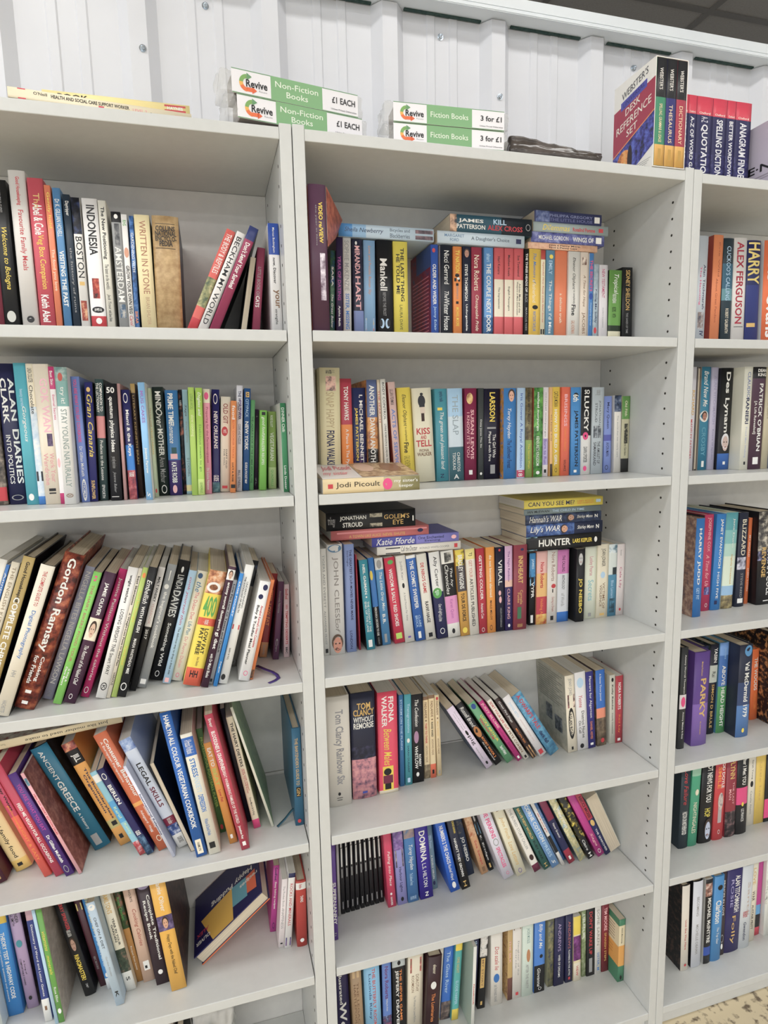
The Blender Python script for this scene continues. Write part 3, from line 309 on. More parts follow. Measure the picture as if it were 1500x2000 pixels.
('p', -0.2638, 0.0606, 0.6846, 20.95, 0.0217, 0.2492, 0.1979, 'c9d2e2', 'c9d2e2', 'Z;~8aa0c8,d0d8e8,5a70a8;0;0.1;0.2;0.8|b;17171b;0.22;0.42;0.3;0.7;LEGAL|b;6a1c34;0.44;0.62;0.3;0.7;SKILLS|Z;7a1f3c;0.72;0.79;0.2;0.8|t;f2f1ec;0.73;0.78;0.3;0.7;third edition|Z;~2a4a8c,c0c8d8,141c34;0.79;0.88;0.2;0.8|Z;f2f1ec;0.88;1;0.2;0.8|t;17171b;0.91;0.96;0.3;0.7;OXFORD', 'leaning pale-blue white-footed black-lettered paperback reading "LEGAL", left bookcase fourth shelf', 1),
('fp', -0.2407, 0.0435, 0.6846, 17.84, 0.0079, 0.1985, 0.215, '141418', '141418', '', 'slim leaning black book fore-edge out between pale-blue and blue books, left bookcase fourth shelf', 1),
('p', -0.2301, 0.0235, 0.6846, 9.0, 0.0192, 0.2962, 0.235, '1f5ca8', '1f5ca8', 'b;f2f1ec;0.02;0.8;0.25;0.7;HAMLYN ALL COLOUR VEGETARIAN COOKBOOK|R;e9dfc6;0.88;0.98;0.2;0.75|t;17171b;0.9;0.96;0.35;0.6;HAMLYN', 'leaning blue white-lettered paperback between black and off-white books, left bookcase fourth shelf', 1),
('p', -0.2072, 0.0235, 0.6846, 8.5, 0.0207, 0.2488, 0.235, 'e0dccc', 'e0dccc', 'Z;2c62b0;0.03;0.18;0.2;0.8|t;f2f1ec;0.05;0.16;0.2;0.8;A Practical Workbook|b;2f6fb5;0.2;0.35;0.25;0.7;STRESS|t;a9c6de;0.35;0.48;0.25;0.7;ANXIETY|b;2f6fb5;0.5;0.64;0.25;0.7;DEPRESSION|t;2f6fb5;0.7;0.84;0.3;0.6;Wilson & David Veale|R;17171b;0.9;0.95;0.2;0.7', 'leaning off-white blue-topped blue-lettered paperback reading "STRESS", left bookcase fourth shelf', 1),
('p', -0.1859, 0.0831, 0.6846, 8.36, 0.0111, 0.2258, 0.1754, '4a7a48', '4a7a48', 't;a8d060;0.08;0.75;0.25;0.7;PROFESSIONAL FOOTBALL PLAYER|E;b8343c;0.92;0.97;0.2;0.7', 'slim leaning green lime-green-lettered paperback between off-white and mustard books, left bookcase fourth shelf', 1),
('p', -0.1691, 0.0435, 0.6846, 9.7, 0.0146, 0.2154, 0.215, 'cf8f3c', 'cf8f3c', 'b;f2f1ec;0.05;0.23;0.25;0.7;EAT TO|b;a8b850;0.25;0.42;0.25;0.7;BEAT|b;b8343c;0.46;0.58;0.3;0.65;Low Fat|R;f2f1ec;0.91;0.95;0.3;0.6', 'leaning mustard white-lettered paperback between green and red books, left bookcase fourth shelf', 1),
('p', -0.148, 0.018, 0.6846, 10.58, 0.0152, 0.2841, 0.235, 'b03a4e', 'b03a4e', 't;f2f1ec;0.03;0.09;0.3;0.7;liver|b;f2f1ec;0.12;0.4;0.25;0.7;BLOODLINES & GRAPEVINES|t;f2f1ec;0.4;0.8;0.3;0.65;GREAT WINEMAKING FAMILIES OF THE WORLD|b;f2f1ec;0.82;0.92;0.3;0.65;Jonathan Ray|R;f2f1ec;0.94;0.97;0.3;0.7', 'leaning red white-lettered paperback between mustard and black books, left bookcase fourth shelf', 1),
('p', -0.1323, 0.1009, 0.6846, 9.13, 0.0085, 0.2529, 0.1576, '1a2030', '1a2030', '', 'slim leaning black paperback between red and cream books, left bookcase fourth shelf', 1),
('p', -0.1211, 0.0755, 0.6846, 9.64, 0.0135, 0.2451, 0.183, 'dcd2b4', 'dcd2b4', 'Z;d8447e;0.92;1;0.2;0.8|b;17171b;0.05;0.44;0.3;0.7;THE HAIRY DIETERS|b;b8343c;0.46;0.68;0.3;0.5;HOW TO LOVE FOOD|b;b8343c;0.46;0.66;0.55;0.72;AND LOSE WEIGHT|t;17171b;0.72;0.88;0.3;0.65;Dave Myers & Si King', 'leaning cream magenta-footed black-lettered paperback between black and off-white books, left bookcase fourth shelf', 1),
('k', -0.0868, 0.0704, 0.6846, 14.19, 0.0048, 0.2719, 0.1881, 'd6d6c4', '~7d9a72,92a878,6a8a66', '', 'slim leaning off-white hardback between cream and dark-teal books, left bookcase fourth shelf', 1),
('k', -0.0401, 0.0585, 0.6846, 0, 0.0176, 0.2076, 0.2, '2c6280', '2c6280', "t;c9a45a;0.1;0.58;0.3;0.65;THE BARTENDER'S GUIDE TO|R;17171b;0.6;0.7;0.25;0.75|t;c9a45a;0.61;0.69;0.3;0.7;GIN|E;b8343c;0.93;0.97;0.25;0.65", 'dark-teal gold-lettered hardback reading "GIN", left bookcase fourth shelf', 1),
('p', -0.6106, 0.0585, 0.3942, 4.55, 0.0229, 0.2401, 0.2, 'cfd8d4', 'cfd8d4', '', 'white paperback at the far left, left of the blue one, left bookcase fifth shelf', 0),
('p', -0.587, 0.085, 0.3942, 2.96, 0.0249, 0.244, 0.1735, '2f86cf', '2f86cf', 'Z;d8b83a;0;0.209;0.2;0.8|b;f2f1ec;0.284;0.853;0.42;0.7;THEORY TEST & HIGHWAY CODE|t;f2f1ec;0.36;0.872;0.15;0.3;Official practice questions and answers', 'blue yellow-topped white-lettered paperback reading "THEORY TEST & HIGHWAY CODE", left bookcase fifth shelf', 0),
('k', -0.5575, 0.0914, 0.3942, 4.01, 0.0199, 0.2314, 0.1671, 'a78fb0', '~4a3430,6a4a40,30201e', 't;17171b;0.028;0.209;0.5;0.75;ALEXANDER|t;17171b;0.047;0.227;0.2;0.42;MCCALL SMITH|E;3a8a98;0.36;0.427;0.2;0.7|t;17171b;0.55;0.682;0.45;0.6;A Song of|t;17171b;0.531;0.777;0.2;0.35;COMFORTABLE CHAIRS|E;17171b;0.882;0.919;0.3;0.6', 'lilac black-lettered hardback between blue and navy books, left bookcase fifth shelf', 0),
('p', -0.5186, 0.0535, 0.3942, 3.09, 0.0127, 0.2396, 0.205, '2c3a7a', '2c3a7a', 'Z;b08a94;0;0.114;0.2;0.8|t;f2f1ec;0.152;0.777;0.3;0.65;Dictionary of Word and Letter Games|Z;f2f1ec;0.801;1;0.2;0.8|R;7a5a40;0.863;0.9;0.3;0.6', 'navy white-footed white-lettered paperback between lilac and pale-blue books, left bookcase fifth shelf', 0),
('p', -0.4989, 0.0435, 0.3942, 4.42, 0.0053, 0.2388, 0.215, 'a8c8dc', 'a8c8dc', '', 'slim pale-blue paperback between navy and light-green books, left bookcase fifth shelf', 0),
('p', -0.4927, 0.0435, 0.3942, 4.38, 0.0095, 0.2379, 0.215, '5d9a3c', '~a89c90,988c80,b4a89c', 'i;f0d33c;0.19;0.36;0.25;0.75;vitamins|i;f0d33c;0.398;0.569;0.25;0.75;minerals|t;f2f1ec;0.682;0.815;0.3;0.7;Rose Elliot|E;f2f1ec;0.872;0.919;0.2;0.8', 'slim light-green yellow-lettered paperback reading "vitamins", left bookcase fifth shelf', 0),
('k', -0.4563, 0.0868, 0.3942, 10.28, 0.0197, 0.2192, 0.1717, '17171a', '~17171a,2a2a30,101014', 'b;b8343c;0.028;0.313;0.3;0.7;JERRY SPRINGER|t;f2f1ec;0.313;0.379;0.3;0.65;AND LAURA|F;b08a78;0.389;0.54;0.2;0.8|b;f0d33c;0.569;0.834;0.25;0.65;RINGMASTER!|t;8c8c8c;0.872;0.919;0.4;0.6;SMP', 'leaning black red-lettered hardback between light-green and maroon books, left bookcase fifth shelf', 0),
('p', -0.4311, 0.102, 0.3942, 9.4, 0.0123, 0.2065, 0.1565, '4a2430', '4a2430', 'R;d8c870;0.076;0.152;0.1;0.9|t;8c8c8c;0.664;0.806;0.3;0.6;BBC BOOKS', 'leaning maroon grey-lettered paperback between black and blue books, left bookcase fifth shelf', 0),
('p', -0.4165, 0.0914, 0.3942, 8.35, 0.0135, 0.2122, 0.1671, '2f7ab8', '2f7ab8', 'Z;c9d0d4;0.882;1;0.2;0.8|b;f0d33c;0.028;0.398;0.3;0.7;THE FAT-LOSS PLAN|b;a9c6de;0.417;0.758;0.2;0.75;JOE WICKS|E;f2f1ec;0.825;0.872;0.2;0.6', 'leaning blue white-footed pale-blue-lettered paperback between maroon and pale-blue books, left bookcase fifth shelf', 0),
('p', -0.3952, 0.0485, 0.3942, 8.75, 0.0142, 0.2276, 0.21, 'a9bccb', 'a9bccb', 'E;f2f1ec;0.019;0.076;0.1;0.9|t;17171b;0.142;0.445;0.35;0.65;CHEF ON A DIET|t;8c8c8c;0.521;0.711;0.4;0.6;Gordon Rhodes|b;17171b;0.863;0.919;0.3;0.7;K', 'leaning pale-blue black-lettered paperback reading "CHEF ON A DIET", left bookcase fifth shelf', 0),
('p', -0.3804, 0.0755, 0.3942, 8.3, 0.0179, 0.2288, 0.183, 'd9d2bc', 'd9d2bc', "Z;~3a4a3a,8a6a5a,2a3428,4a5a9c;0.588;0.815;0.2;0.8|Z;d8d8d2;0.815;1;0.2;0.8|b;c9a45a;0.028;0.237;0.25;0.75;HAMILTON'S|b;17171b;0.284;0.55;0.5;0.72;YEAR IN YOUR|b;17171b;0.341;0.512;0.25;0.45;GARDEN|t;17171b;0.863;0.9;0.3;0.7;S", 'leaning cream dark-green-banded gold-lettered paperback reading "YEAR IN YOUR", left bookcase fifth shelf', 0),
('p', -0.362, 0.0913, 0.3942, 8.3, 0.0119, 0.2139, 0.1672, '~1c3a20,3a5a2c,7a4a2c', '~1c3a20,3a5a2c,7a4a2c', 't;4d9a45;0.095;0.332;0.3;0.7;Roast Chicken|Z;a8783a;0.427;1;0.2;0.8|t;f2f1ec;0.616;0.872;0.3;0.6;Recipes from home', 'leaning gold dark-green-topped green-lettered paperback between cream and peach books, left bookcase fifth shelf', 0),
('p', -0.3496, 0.0862, 0.3942, 6.54, 0.0214, 0.2178, 0.1723, 'c9a892', 'c9a892', 't;17171b;0.038;0.171;0.4;0.6;FAVOURITE|i;a04a3c;0.246;0.626;0.3;0.7;Cooking Calories|R;f2f1ec;0.787;0.882;0.3;0.8|R;17171b;0.834;0.863;0.4;0.6', 'peach dark-red-lettered paperback between gold and dark-purple books, left bookcase fifth shelf', 0),
('p', -0.3244, 0.0716, 0.3942, 5.79, 0.0247, 0.2272, 0.1869, '33202a', '33202a', 'E;8a80a0;0;0.066;0.1;0.9|b;f2f1ec;0.123;0.758;0.5;0.78;Complete Traditional|b;f2f1ec;0.171;0.55;0.18;0.44;Recipe Book|E;f2f1ec;0.853;0.9;0.3;0.65', 'dark-purple white-lettered paperback reading "Recipe Book", left bookcase fifth shelf', 0),
('p', -0.2951, 0.049, 0.3942, 6.04, 0.0282, 0.2444, 0.205, 'e0a93a', '~3a2a2a,5a4238,241a1c', 't;f2f1ec;0.019;0.284;0.3;0.7;Jamie Oliver|Z;~5a4a78,3a3050,8a7aa0;0.322;0.455;0.2;0.8|F;c9987c;0.332;0.445;0.25;0.75|t;17171b;0.493;0.853;0.35;0.62;Happy Days with the Naked Chef', 'mustard plum-banded white-lettered paperback between dark-purple and rust books, left bookcase fifth shelf', 0),
('fk', -0.2537, 0.0935, 0.4145, -50.87, 0.0261, 0.1817, 0.165, 'c8642e', '1f1c50', '', 'leaning rust book fore-edge out between mustard and magenta books, left bookcase fifth shelf', 0),
('p', -0.0974, 0.1348, 0.3953, -5.33, 0.0123, 0.1553, 0.1237, 'b03a8a', 'b03a8a', 'b;20234d;0.03;0.22;0.3;0.7;GoodFood|b;f2f1ec;0.25;0.65;0.3;0.7;Easy baking recipes|O;20234d;0.86;0.95;0.3;0.7', 'magenta white-lettered paperback between rust and white books, left bookcase fifth shelf', 0),
('p', -0.0847, 0.0885, 0.3953, -5.33, 0.0117, 0.1558, 0.17, 'd6cccc', 'd6cccc', 't;8c8c8c;0.1;0.45;0.3;0.65;The Pocket Book of|t;8c8c8c;0.45;0.72;0.25;0.7;HAPPINESS|R;17171b;0.93;0.95;0.3;0.7', 'white grey-lettered paperback reading "HAPPINESS", left bookcase fifth shelf', 0),
('p', -0.0724, 0.0835, 0.3955, -5.44, 0.0139, 0.1697, 0.175, 'd8d6d4', 'd8d6d4', 'Z;20234d;0;0.06;0.2;0.8|t;b8343c;0.14;0.7;0.3;0.7;ROCKS AND MINERALS|R;~5a4a7a,a05a5a,30406a;0.86;0.97;0.1;0.9', 'white navy-topped red-lettered paperback reading "ROCKS AND MINERALS", left bookcase fifth shelf', 0),
('k', -0.0462, 0.0785, 0.3946, -1.06, 0.021, 0.1513, 0.18, 'b03a32', 'b03a32', 'Z;f2f1ec;0.03;0.13;0.2;0.8|t;b8343c;0.05;0.11;0.3;0.6;little|b;f2f1ec;0.22;0.32;0.4;0.7;TAPAS|E;f2f1ec;0.87;0.93;0.3;0.7', 'red white-topped white-lettered hardback reading "TAPAS", left bookcase fifth shelf', 0),
('k', 0.0231, 0.005, 1.6434, 0, 0.0303, 0.2395, 0.23, '4a2a40', '~a5503c,b8684a,7a3428', 'b;f0d33c;0.118;0.394;0.55;0.78;VIDEO re/VIEW|t;8c8c8c;0.138;0.413;0.35;0.45;the year in films|R;~a89aa8,4a2a40,d8d0d8;0.463;0.788;0.55;0.85', 'dark-purple yellow-lettered hardback at the far left, left of the dark-green one, middle bookcase top shelf', 10),
('p', 0.0774, 0.136, 1.6438, -2.37, 0.01, 0.1701, 0.1123, '~2f5a4a,3a5a8a,4a7a5a', '~2f5a4a,3a5a8a,4a7a5a', 'b;f2f1ec;0.174;0.392;0.3;0.7;SARA|i;f2f1ec;0.479;0.853;0.3;0.7;The Great Below', 'slim dark-green white-lettered paperback between two dark-purple books, middle bookcase top shelf', 10),
('p', 0.0901, 0.1308, 1.6438, -1.59, 0.0127, 0.1935, 0.1277, '33234a', '33234a', 'b;a03a8a;0.178;0.604;0.25;0.75;YEAR OF DATING|b;f2f1ec;0.657;0.861;0.25;0.65;Ayisha Malik', 'dark-purple magenta-lettered paperback between dark-green and off-white books, middle bookcase top shelf', 10),
('p', 0.1048, 0.1306, 1.6437, -1.15, 0.0156, 0.1938, 0.1279, 'c9c7c2', 'c9c7c2', 't;8c8c8c;0.027;0.509;0.2;0.75;SOPHIE McKENZIE|b;2f6fb5;0.536;0.884;0.2;0.75;SISTER, MISSING', 'off-white grey-lettered paperback between two dark-purple books, middle bookcase top shelf', 10),
('p', 0.1266, 0.1318, 1.6434, 0, 0.0202, 0.192, 0.1267, '~2a2c40,3c3c54,20223a', '~2a2c40,3c3c54,20223a', 'Z;7484b4;0.696;1;0.2;0.8|E;f2f1ec;0.018;0.054;0.3;0.5|b;e8b0b4;0.062;0.339;0.25;0.75;MIRANDA|b;e8b0b4;0.357;0.687;0.25;0.75;HART', 'dark-purple mid-blue-footed pale-pink-lettered paperback between off-white and light-blue books, middle bookcase top shelf', 10),
('p', 0.1471, 0.132, 1.6437, -0.84, 0.0228, 0.1915, 0.1264, '7fa8cc', '7fa8cc', 'i;c98a5a;0.053;0.534;0.35;0.65;Love and Freddie Roman Sky|R;~7fa8cc,c0a040,a05040;0.766;0.891;0.1;0.9', 'light-blue peach-lettered paperback between dark-purple and black books, middle bookcase top shelf', 10),
('p', 0.1755, 0.1309, 1.6434, 0, 0.0316, 0.1934, 0.1276, '17181c', '17181c', 'b;f2f1ec;0.179;0.492;0.2;0.65;Mankell|t;8c8c8c;0.51;0.742;0.35;0.55;BEFORE THE FROST|E;a9c6de;0.769;0.867;0.12;0.42|E;a9c6de;0.769;0.867;0.48;0.78|E;17171b;0.778;0.85;0.1;0.3|E;17171b;0.778;0.85;0.6;0.8', 'black white-lettered paperback between light-blue and yellow books, middle bookcase top shelf', 10),
('p', 0.2093, 0.1312, 1.6434, 0, 0.0296, 0.1928, 0.1273, 'ecd943', 'ecd943', 'b;17171b;0.063;0.591;0.5;0.75;THE LAST THING|b;17171b;0.125;0.52;0.2;0.45;HE TOLD ME|t;5a5a20;0.627;0.878;0.4;0.6;LAURA DAVE', 'yellow black-lettered paperback between black and blue books, middle bookcase top shelf', 10),
('k', 0.2885, 0.132, 1.6434, 0, 0.0163, 0.1912, 0.1265, '2f55a8', '~7a1f48,6a1a40,3a3a6a', 'E;b8343c;0.036;0.08;0.2;0.6|b;f2f1ec;0.197;0.608;0.25;0.7;OLDER AND WIDER|t;a9c6de;0.626;0.877;0.3;0.7;Jenny Eclair', 'blue white-lettered hardback between yellow and black books, middle bookcase top shelf', 10),
('k', 0.3095, 0.132, 1.6434, 0, 0.0265, 0.1914, 0.1265, '20242f', 'c8c8cc', 't;f2f1ec;0.054;0.394;0.3;0.7;Nicci Gerrard|i;f2f1ec;0.466;0.538;0.3;0.65;The|t;f2f1ec;0.538;0.869;0.25;0.7;Winter House', 'black white-lettered hardback between blue and orange books, middle bookcase top shelf', 10),
('p', 0.3374, 0.132, 1.6434, 0, 0.0183, 0.1902, 0.1255, 'e98a3c', 'e98a3c', 'b;f0d33c;0.036;0.269;0.25;0.75;TV NATION|E;17171b;0.278;0.314;0.2;0.7|E;f2f1ec;0.314;0.34;0.4;0.75|R;17171b;0.323;0.358;0.1;0.8|R;17171b;0.376;0.403;0.3;0.6|t;8c8c8c;0.403;0.538;0.35;0.65;adventures in|R;17171b;0.564;0.591;0.3;0.6|t;f0d33c;0.627;0.824;0.3;0.65;MICHAEL MOORE', 'orange yellow-lettered paperback between black and dark-purple books, middle bookcase top shelf', 10),
('p', 0.358, 0.132, 1.6434, 0, 0.0179, 0.1908, 0.1259, '22263a', '22263a', 'F;a87a68;0.018;0.117;0.1;0.9|b;f2f1ec;0.179;0.556;0.25;0.6;STEVE THOMPSON|b;f2f1ec;0.592;0.87;0.3;0.6;Unforgettable', 'dark-purple white-lettered paperback between orange and dark-red books, middle bookcase top shelf', 10),
('p', 0.3775, 0.132, 1.6434, 0, 0.0226, 0.1912, 0.1262, '9c3448', '9c3448', 't;e9dfc6;0.081;0.448;0.25;0.75;Nora Roberts|i;e9dfc6;0.493;0.87;0.3;0.7;Chesapeake Pride', 'dark-red cream-lettered paperback between dark-purple and mid-blue books, middle bookcase top shelf', 10),
('p', 0.4059, 0.1319, 1.6434, 0, 0.0199, 0.1919, 0.1266, '5a8fc4', '5a8fc4', 'Z;~3a6a9c,20406a,1a2a40;0.724;1;0.2;0.8|t;a9c6de;0.063;0.145;0.25;0.7;shari|b;f2f1ec;0.163;0.878;0.25;0.75;THE COUPLE NEXT DOOR', 'mid-blue white-lettered paperback between dark-red and coral books, middle bookcase top shelf', 10),
('p', 0.4284, 0.1314, 1.6434, 0, 0.0219, 0.1926, 0.1271, 'c9585c', 'c9585c', 'Z;e9dfc6;0.326;0.716;0.2;0.8|t;17171b;0.091;0.272;0.35;0.6;Hari Kunzru|t;17171b;0.408;0.634;0.35;0.6;The Impressionist', 'coral cream-banded black-lettered paperback between mid-blue and coral books, middle bookcase top shelf', 10),
('p', 0.4519, 0.1312, 1.6434, 0, 0.0207, 0.1928, 0.1273, 'c9585c', 'c9585c', 'Z;e9dfc6;0.326;0.715;0.2;0.8|t;17171b;0.072;0.29;0.35;0.6;Matthew Kneale|t;17171b;0.398;0.652;0.35;0.6;English Passengers', 'coral cream-banded black-lettered paperback between two coral books, middle bookcase top shelf', 10),
('p', 0.4736, 0.131, 1.6434, 0, 0.0214, 0.1932, 0.1275, 'c9585c', 'c9585c', 'Z;e9dfc6;0.325;0.714;0.2;0.8|t;17171b;0.072;0.289;0.35;0.6;Sue Townsend|t;17171b;0.362;0.669;0.52;0.72;Adrian Mole and the|t;17171b;0.343;0.696;0.25;0.45;Weapons of Mass Destruction', 'coral cream-banded black-lettered paperback between coral and black books, middle bookcase top shelf', 10),
('p', 0.4977, 0.1308, 1.6434, 0, 0.0099, 0.1934, 0.1277, '17171a', '17171a', 'b;f2f1ec;0.045;0.45;0.25;0.75;THE THREE HEADS OF|t;8c8c8c;0.468;0.559;0.2;0.8;BLACK|t;8c8c8c;0.613;0.856;0.3;0.7;MARCUS REES', 'slim black white-lettered paperback between coral and mustard books, middle bookcase top shelf', 10),
('p', 0.5085, 0.1302, 1.6434, 0, 0.0266, 0.1944, 0.1283, 'dcb53c', 'dcb53c', 'i;2f6fb5;0.045;0.36;0.35;0.6;The Memoirs of|t;e9dfc6;0.324;0.559;0.3;0.6;a fatherland|E;17171b;0.586;0.631;0.3;0.8|t;2f6fb5;0.649;0.865;0.35;0.62;WATSON TAYLOR', 'mustard blue-lettered paperback between black and cream books, middle bookcase top shelf', 10),
('p', 0.5362, 0.1309, 1.6434, 0, 0.0107, 0.1934, 0.1276, 'd8cfae', 'd8cfae', 'Z;b0443c;0;0.099;0.2;0.8|i;b8343c;0.117;0.766;0.3;0.7;Asphodel: How Ready Little Salad Stories|R;17171b;0.838;0.893;0.1;0.9', 'slim cream coral-topped red-lettered paperback between mustard and light-blue books, middle bookcase top shelf', 10),
('p', 0.5489, 0.1306, 1.6434, 0, 0.0201, 0.1938, 0.1279, '5c8aa6', '5c8aa6', "E;f0d33c;0.045;0.09;0.35;0.8|t;a9c6de;0.108;0.252;0.3;0.7;EMILY|t;f2f1ec;0.316;0.884;0.25;0.7;The Things I'd Miss", 'light-blue white-lettered paperback between cream and rust books, middle bookcase top shelf', 10),
('k', 0.5705, 0.132, 1.6434, 0, 0.0308, 0.1947, 0.1265, 'dd7a52', 'dd7a52', 't;e9dfc6;0.451;0.766;0.4;0.6;a delicate truth', 'rust cream-lettered hardback between light-blue and off-white books, middle bookcase top shelf', 10),
('p', 0.6024, 0.1303, 1.6434, 0, 0.0288, 0.1942, 0.1282, 'cfccc4', 'cfccc4', 'i;17171b;0.063;0.405;0.3;0.6;Eleanor Oliphant|t;17171b;0.414;0.558;0.4;0.6;is completely|b;17171b;0.567;0.684;0.3;0.65;Fine|t;b07a60;0.738;0.881;0.3;0.6;GAIL HONEYMAN', 'off-white black-lettered paperback between rust and off-white books, middle bookcase top shelf', 10),
('p', 0.6322, 0.1304, 1.6434, 0, 0.0189, 0.1941, 0.1281, 'd6c8b8', 'd6c8b8', 'R;~5a3428,8a5a44,d6c8b8;0.054;0.135;0.2;0.75|i;7a5a40;0.243;0.584;0.3;0.7;A Time for Hope|t;7a5a40;0.647;0.881;0.25;0.7;JACOBS', 'off-white brown-lettered paperback between off-white and blue books, middle bookcase top shelf', 10),
('p', 0.6541, 0.131, 1.6434, 0, 0.0106, 0.1932, 0.1275, '3f7ab8', 'd8d8dc', 'b;d84a6a;0.072;0.412;0.2;0.8;THE SECRETS|E;2a4a9c;0.43;0.502;0.1;0.9|t;a9c6de;0.538;0.789;0.3;0.7;Humphrey Carter', 'slim blue crimson-lettered paperback between off-white and silver books, middle bookcase top shelf', 10),
('p', 0.6665, 0.132, 1.6434, 0, 0.012, 0.1715, 0.1132, '~9fb0bb,b8c4cc,8a9aa8', '~9fb0bb,b8c4cc,8a9aa8', 't;20234d;0.309;0.725;0.25;0.75;Killing Me Softly|E;b8343c;0.778;0.857;0.2;0.8', 'silver navy-lettered paperback between blue and white books, middle bookcase top shelf', 10),
('p', 0.6832, 0.132, 1.6434, 1.1, 0.0211, 0.1703, 0.1124, 'cfcbce', 'cfcbce', 't;b0406a;0.053;0.407;0.3;0.65;NEW TESTAMENT|t;8c8c8c;0.53;0.778;0.4;0.55;modern translation', 'white magenta-lettered paperback reading "NEW TESTAMENT", middle bookcase top shelf', 10),
('p', 0.7054, 0.132, 1.6434, 0, 0.0322, 0.161, 0.1265, '5c8f3c', '20301c', 'i;f2f1ec;0.052;0.314;0.3;0.75;Tropical|t;f2f1ec;0.314;0.435;0.3;0.6;INDONESIAN|t;17171b;0.488;0.549;0.3;0.6;RECIPES|t;17171b;0.575;0.627;0.3;0.6;WITH|Z;1e2c1c;0.732;0.81;0.2;0.8|Z;c8c4a8;0.81;1;0.2;0.8', 'green dark-green-banded white-lettered paperback reading "INDONESIAN", middle bookcase top shelf', 10),
('p', 0.7422, 0.132, 1.6434, 1.26, 0.0262, 0.1681, 0.111, '17181a', '17181a', 't;c9a45a;0.035;0.544;0.35;0.75;SIDNEY SHELDON|t;8c8c8c;0.58;0.843;0.4;0.6;THE SANDS OF TIME', 'black gold-lettered paperback at the far right beside the green one, middle bookcase top shelf', 10),
('p', 0.2934, 0.126, 1.8379, 90, 0.0238, 0.1937, 0.125, 'b4c8d8', 'b4c8d8', 'Z;4a90d0;0;0.14;0.2;0.8|Z;8ab4d8;0.14;0.28;0.2;0.8|i;3a4a6a;0.06;0.46;0.3;0.75;Sheila Newberry|t;5a6a7a;0.53;0.74;0.52;0.85;Bicycles and|t;5a6a7a;0.53;0.74;0.12;0.45;Blackberries|R;~5a4a54,8a6a70,3a3038;0.8;0.99;0.1;0.85', 'pale-blue dark-teal-lettered paperback lying flat, bottom in the left pile, middle bookcase top shelf', 10),
('p', 0.4942, 0.126, 1.837, 90, 0.0233, 0.1933, 0.125, 'b8c8d4', 'b8c8d4', "t;5a7a9c;0.08;0.3;0.55;0.8;MARGARET|t;5a7a9c;0.14;0.24;0.2;0.45;FORD|t;4a5a6a;0.38;0.82;0.3;0.7;A Daughter's Choice|R;20234d;0.9;0.96;0.3;0.7", 'pale-blue dark-teal-lettered paperback lying flat, second up in the left pile, middle bookcase top shelf', 10),
('p', 0.5113, 0.126, 1.8607, 90, 0.0332, 0.1831, 0.13, '1f4a5c', '1f4a5c', 'Z;~b08a70,3a3a40,d8b090;0;0.08;0.2;0.8|Z;16202a;0.62;1;0.2;0.8|b;f2f1ec;0.1;0.4;0.52;0.78;JAMES|b;f2f1ec;0.08;0.42;0.2;0.46;PATTERSON|b;a9c6de;0.52;0.68;0.55;0.85;KILL|b;b8343c;0.45;0.88;0.2;0.5;ALEX CROSS|O;8c8c8c;0.92;0.98;0.3;0.7', 'dark-teal red-lettered paperback lying flat, top in the left pile, middle bookcase top shelf', 10),
('p', 0.6719, 0.13, 1.8385, 90, 0.0128, 0.1669, 0.122, '~d8a888,c08a6a,e8c0a0', '~d8a888,c08a6a,e8c0a0', 'b;17171b;0.3;0.75;0.5;0.8;Not a Penny More,|b;17171b;0.3;0.7;0.15;0.45;Not a Penny Less', 'peach black-lettered paperback lying flat, bottom in the right pile, middle bookcase top shelf', 10),
('p', 0.6887, 0.13, 1.8517, 90, 0.0211, 0.1768, 0.125, '~5a5f9c,8a90c0,40447c', '~5a5f9c,8a90c0,40447c', 't;f2f1ec;0.1;0.5;0.3;0.7;MICHAEL GORDON|b;f2f1ec;0.56;0.85;0.25;0.7;WINGS OF|R;f2f1ec;0.88;0.96;0.2;0.8', 'dark-blue white-lettered paperback lying flat, second up in the right pile, middle bookcase top shelf', 10),
('p', 0.6977, 0.13, 1.8732, 90, 0.0194, 0.1812, 0.128, '8f9c9c', '8f9c9c', 'i;f0d33c;0.12;0.48;0.2;0.8;Dilemmas|b;b8343c;0.52;0.82;0.25;0.65;Rosalind Pomme|R;b8343c;0.87;0.93;0.3;0.7', 'grey yellow-lettered paperback lying flat, third up in the right pile, middle bookcase top shelf', 10),
('p', 0.6807, 0.13, 1.893, 90, 0.0225, 0.1615, 0.128, '333a68', '333a68', 'Z;~5a6a9c,8a94b8,333a68;0.02;0.22;0.2;0.8|t;8088b0;0.22;0.86;0.5;0.75;PHILIPPA GREGORY|t;6a70a0;0.22;0.86;0.15;0.4;THE LITTLE HOUSE|R;f2f1ec;0.89;0.97;0.2;0.75', 'dark-blue lilac-lettered paperback lying flat, top in the right pile, middle bookcase top shelf', 10),
('p', 0.0406, 0.1452, 1.3573, 0, 0.0069, 0.2351, 0.1133, 'cfcfcc', 'cfcfcc', '', 'slim white paperback at the far left, left of the cream one, middle bookcase second shelf', 8),
('p', 0.0478, 0.1185, 1.358, -0.95, 0.04, 0.2334, 0.14, 'ddd3a8', 'ddd3a8', 't;17171b;0.02;0.05;0.3;0.75;Hodder|R;~e0b0a0,40343a,d8c0a8;0.07;0.19;0.3;0.8|t;b8a478;0.2;0.5;0.3;0.7;SNAP HAPPY|b;20234d;0.52;0.85;0.3;0.7;FIONA WALKER', 'thick cream navy-lettered paperback between white and orange books, middle bookcase second shelf', 8),
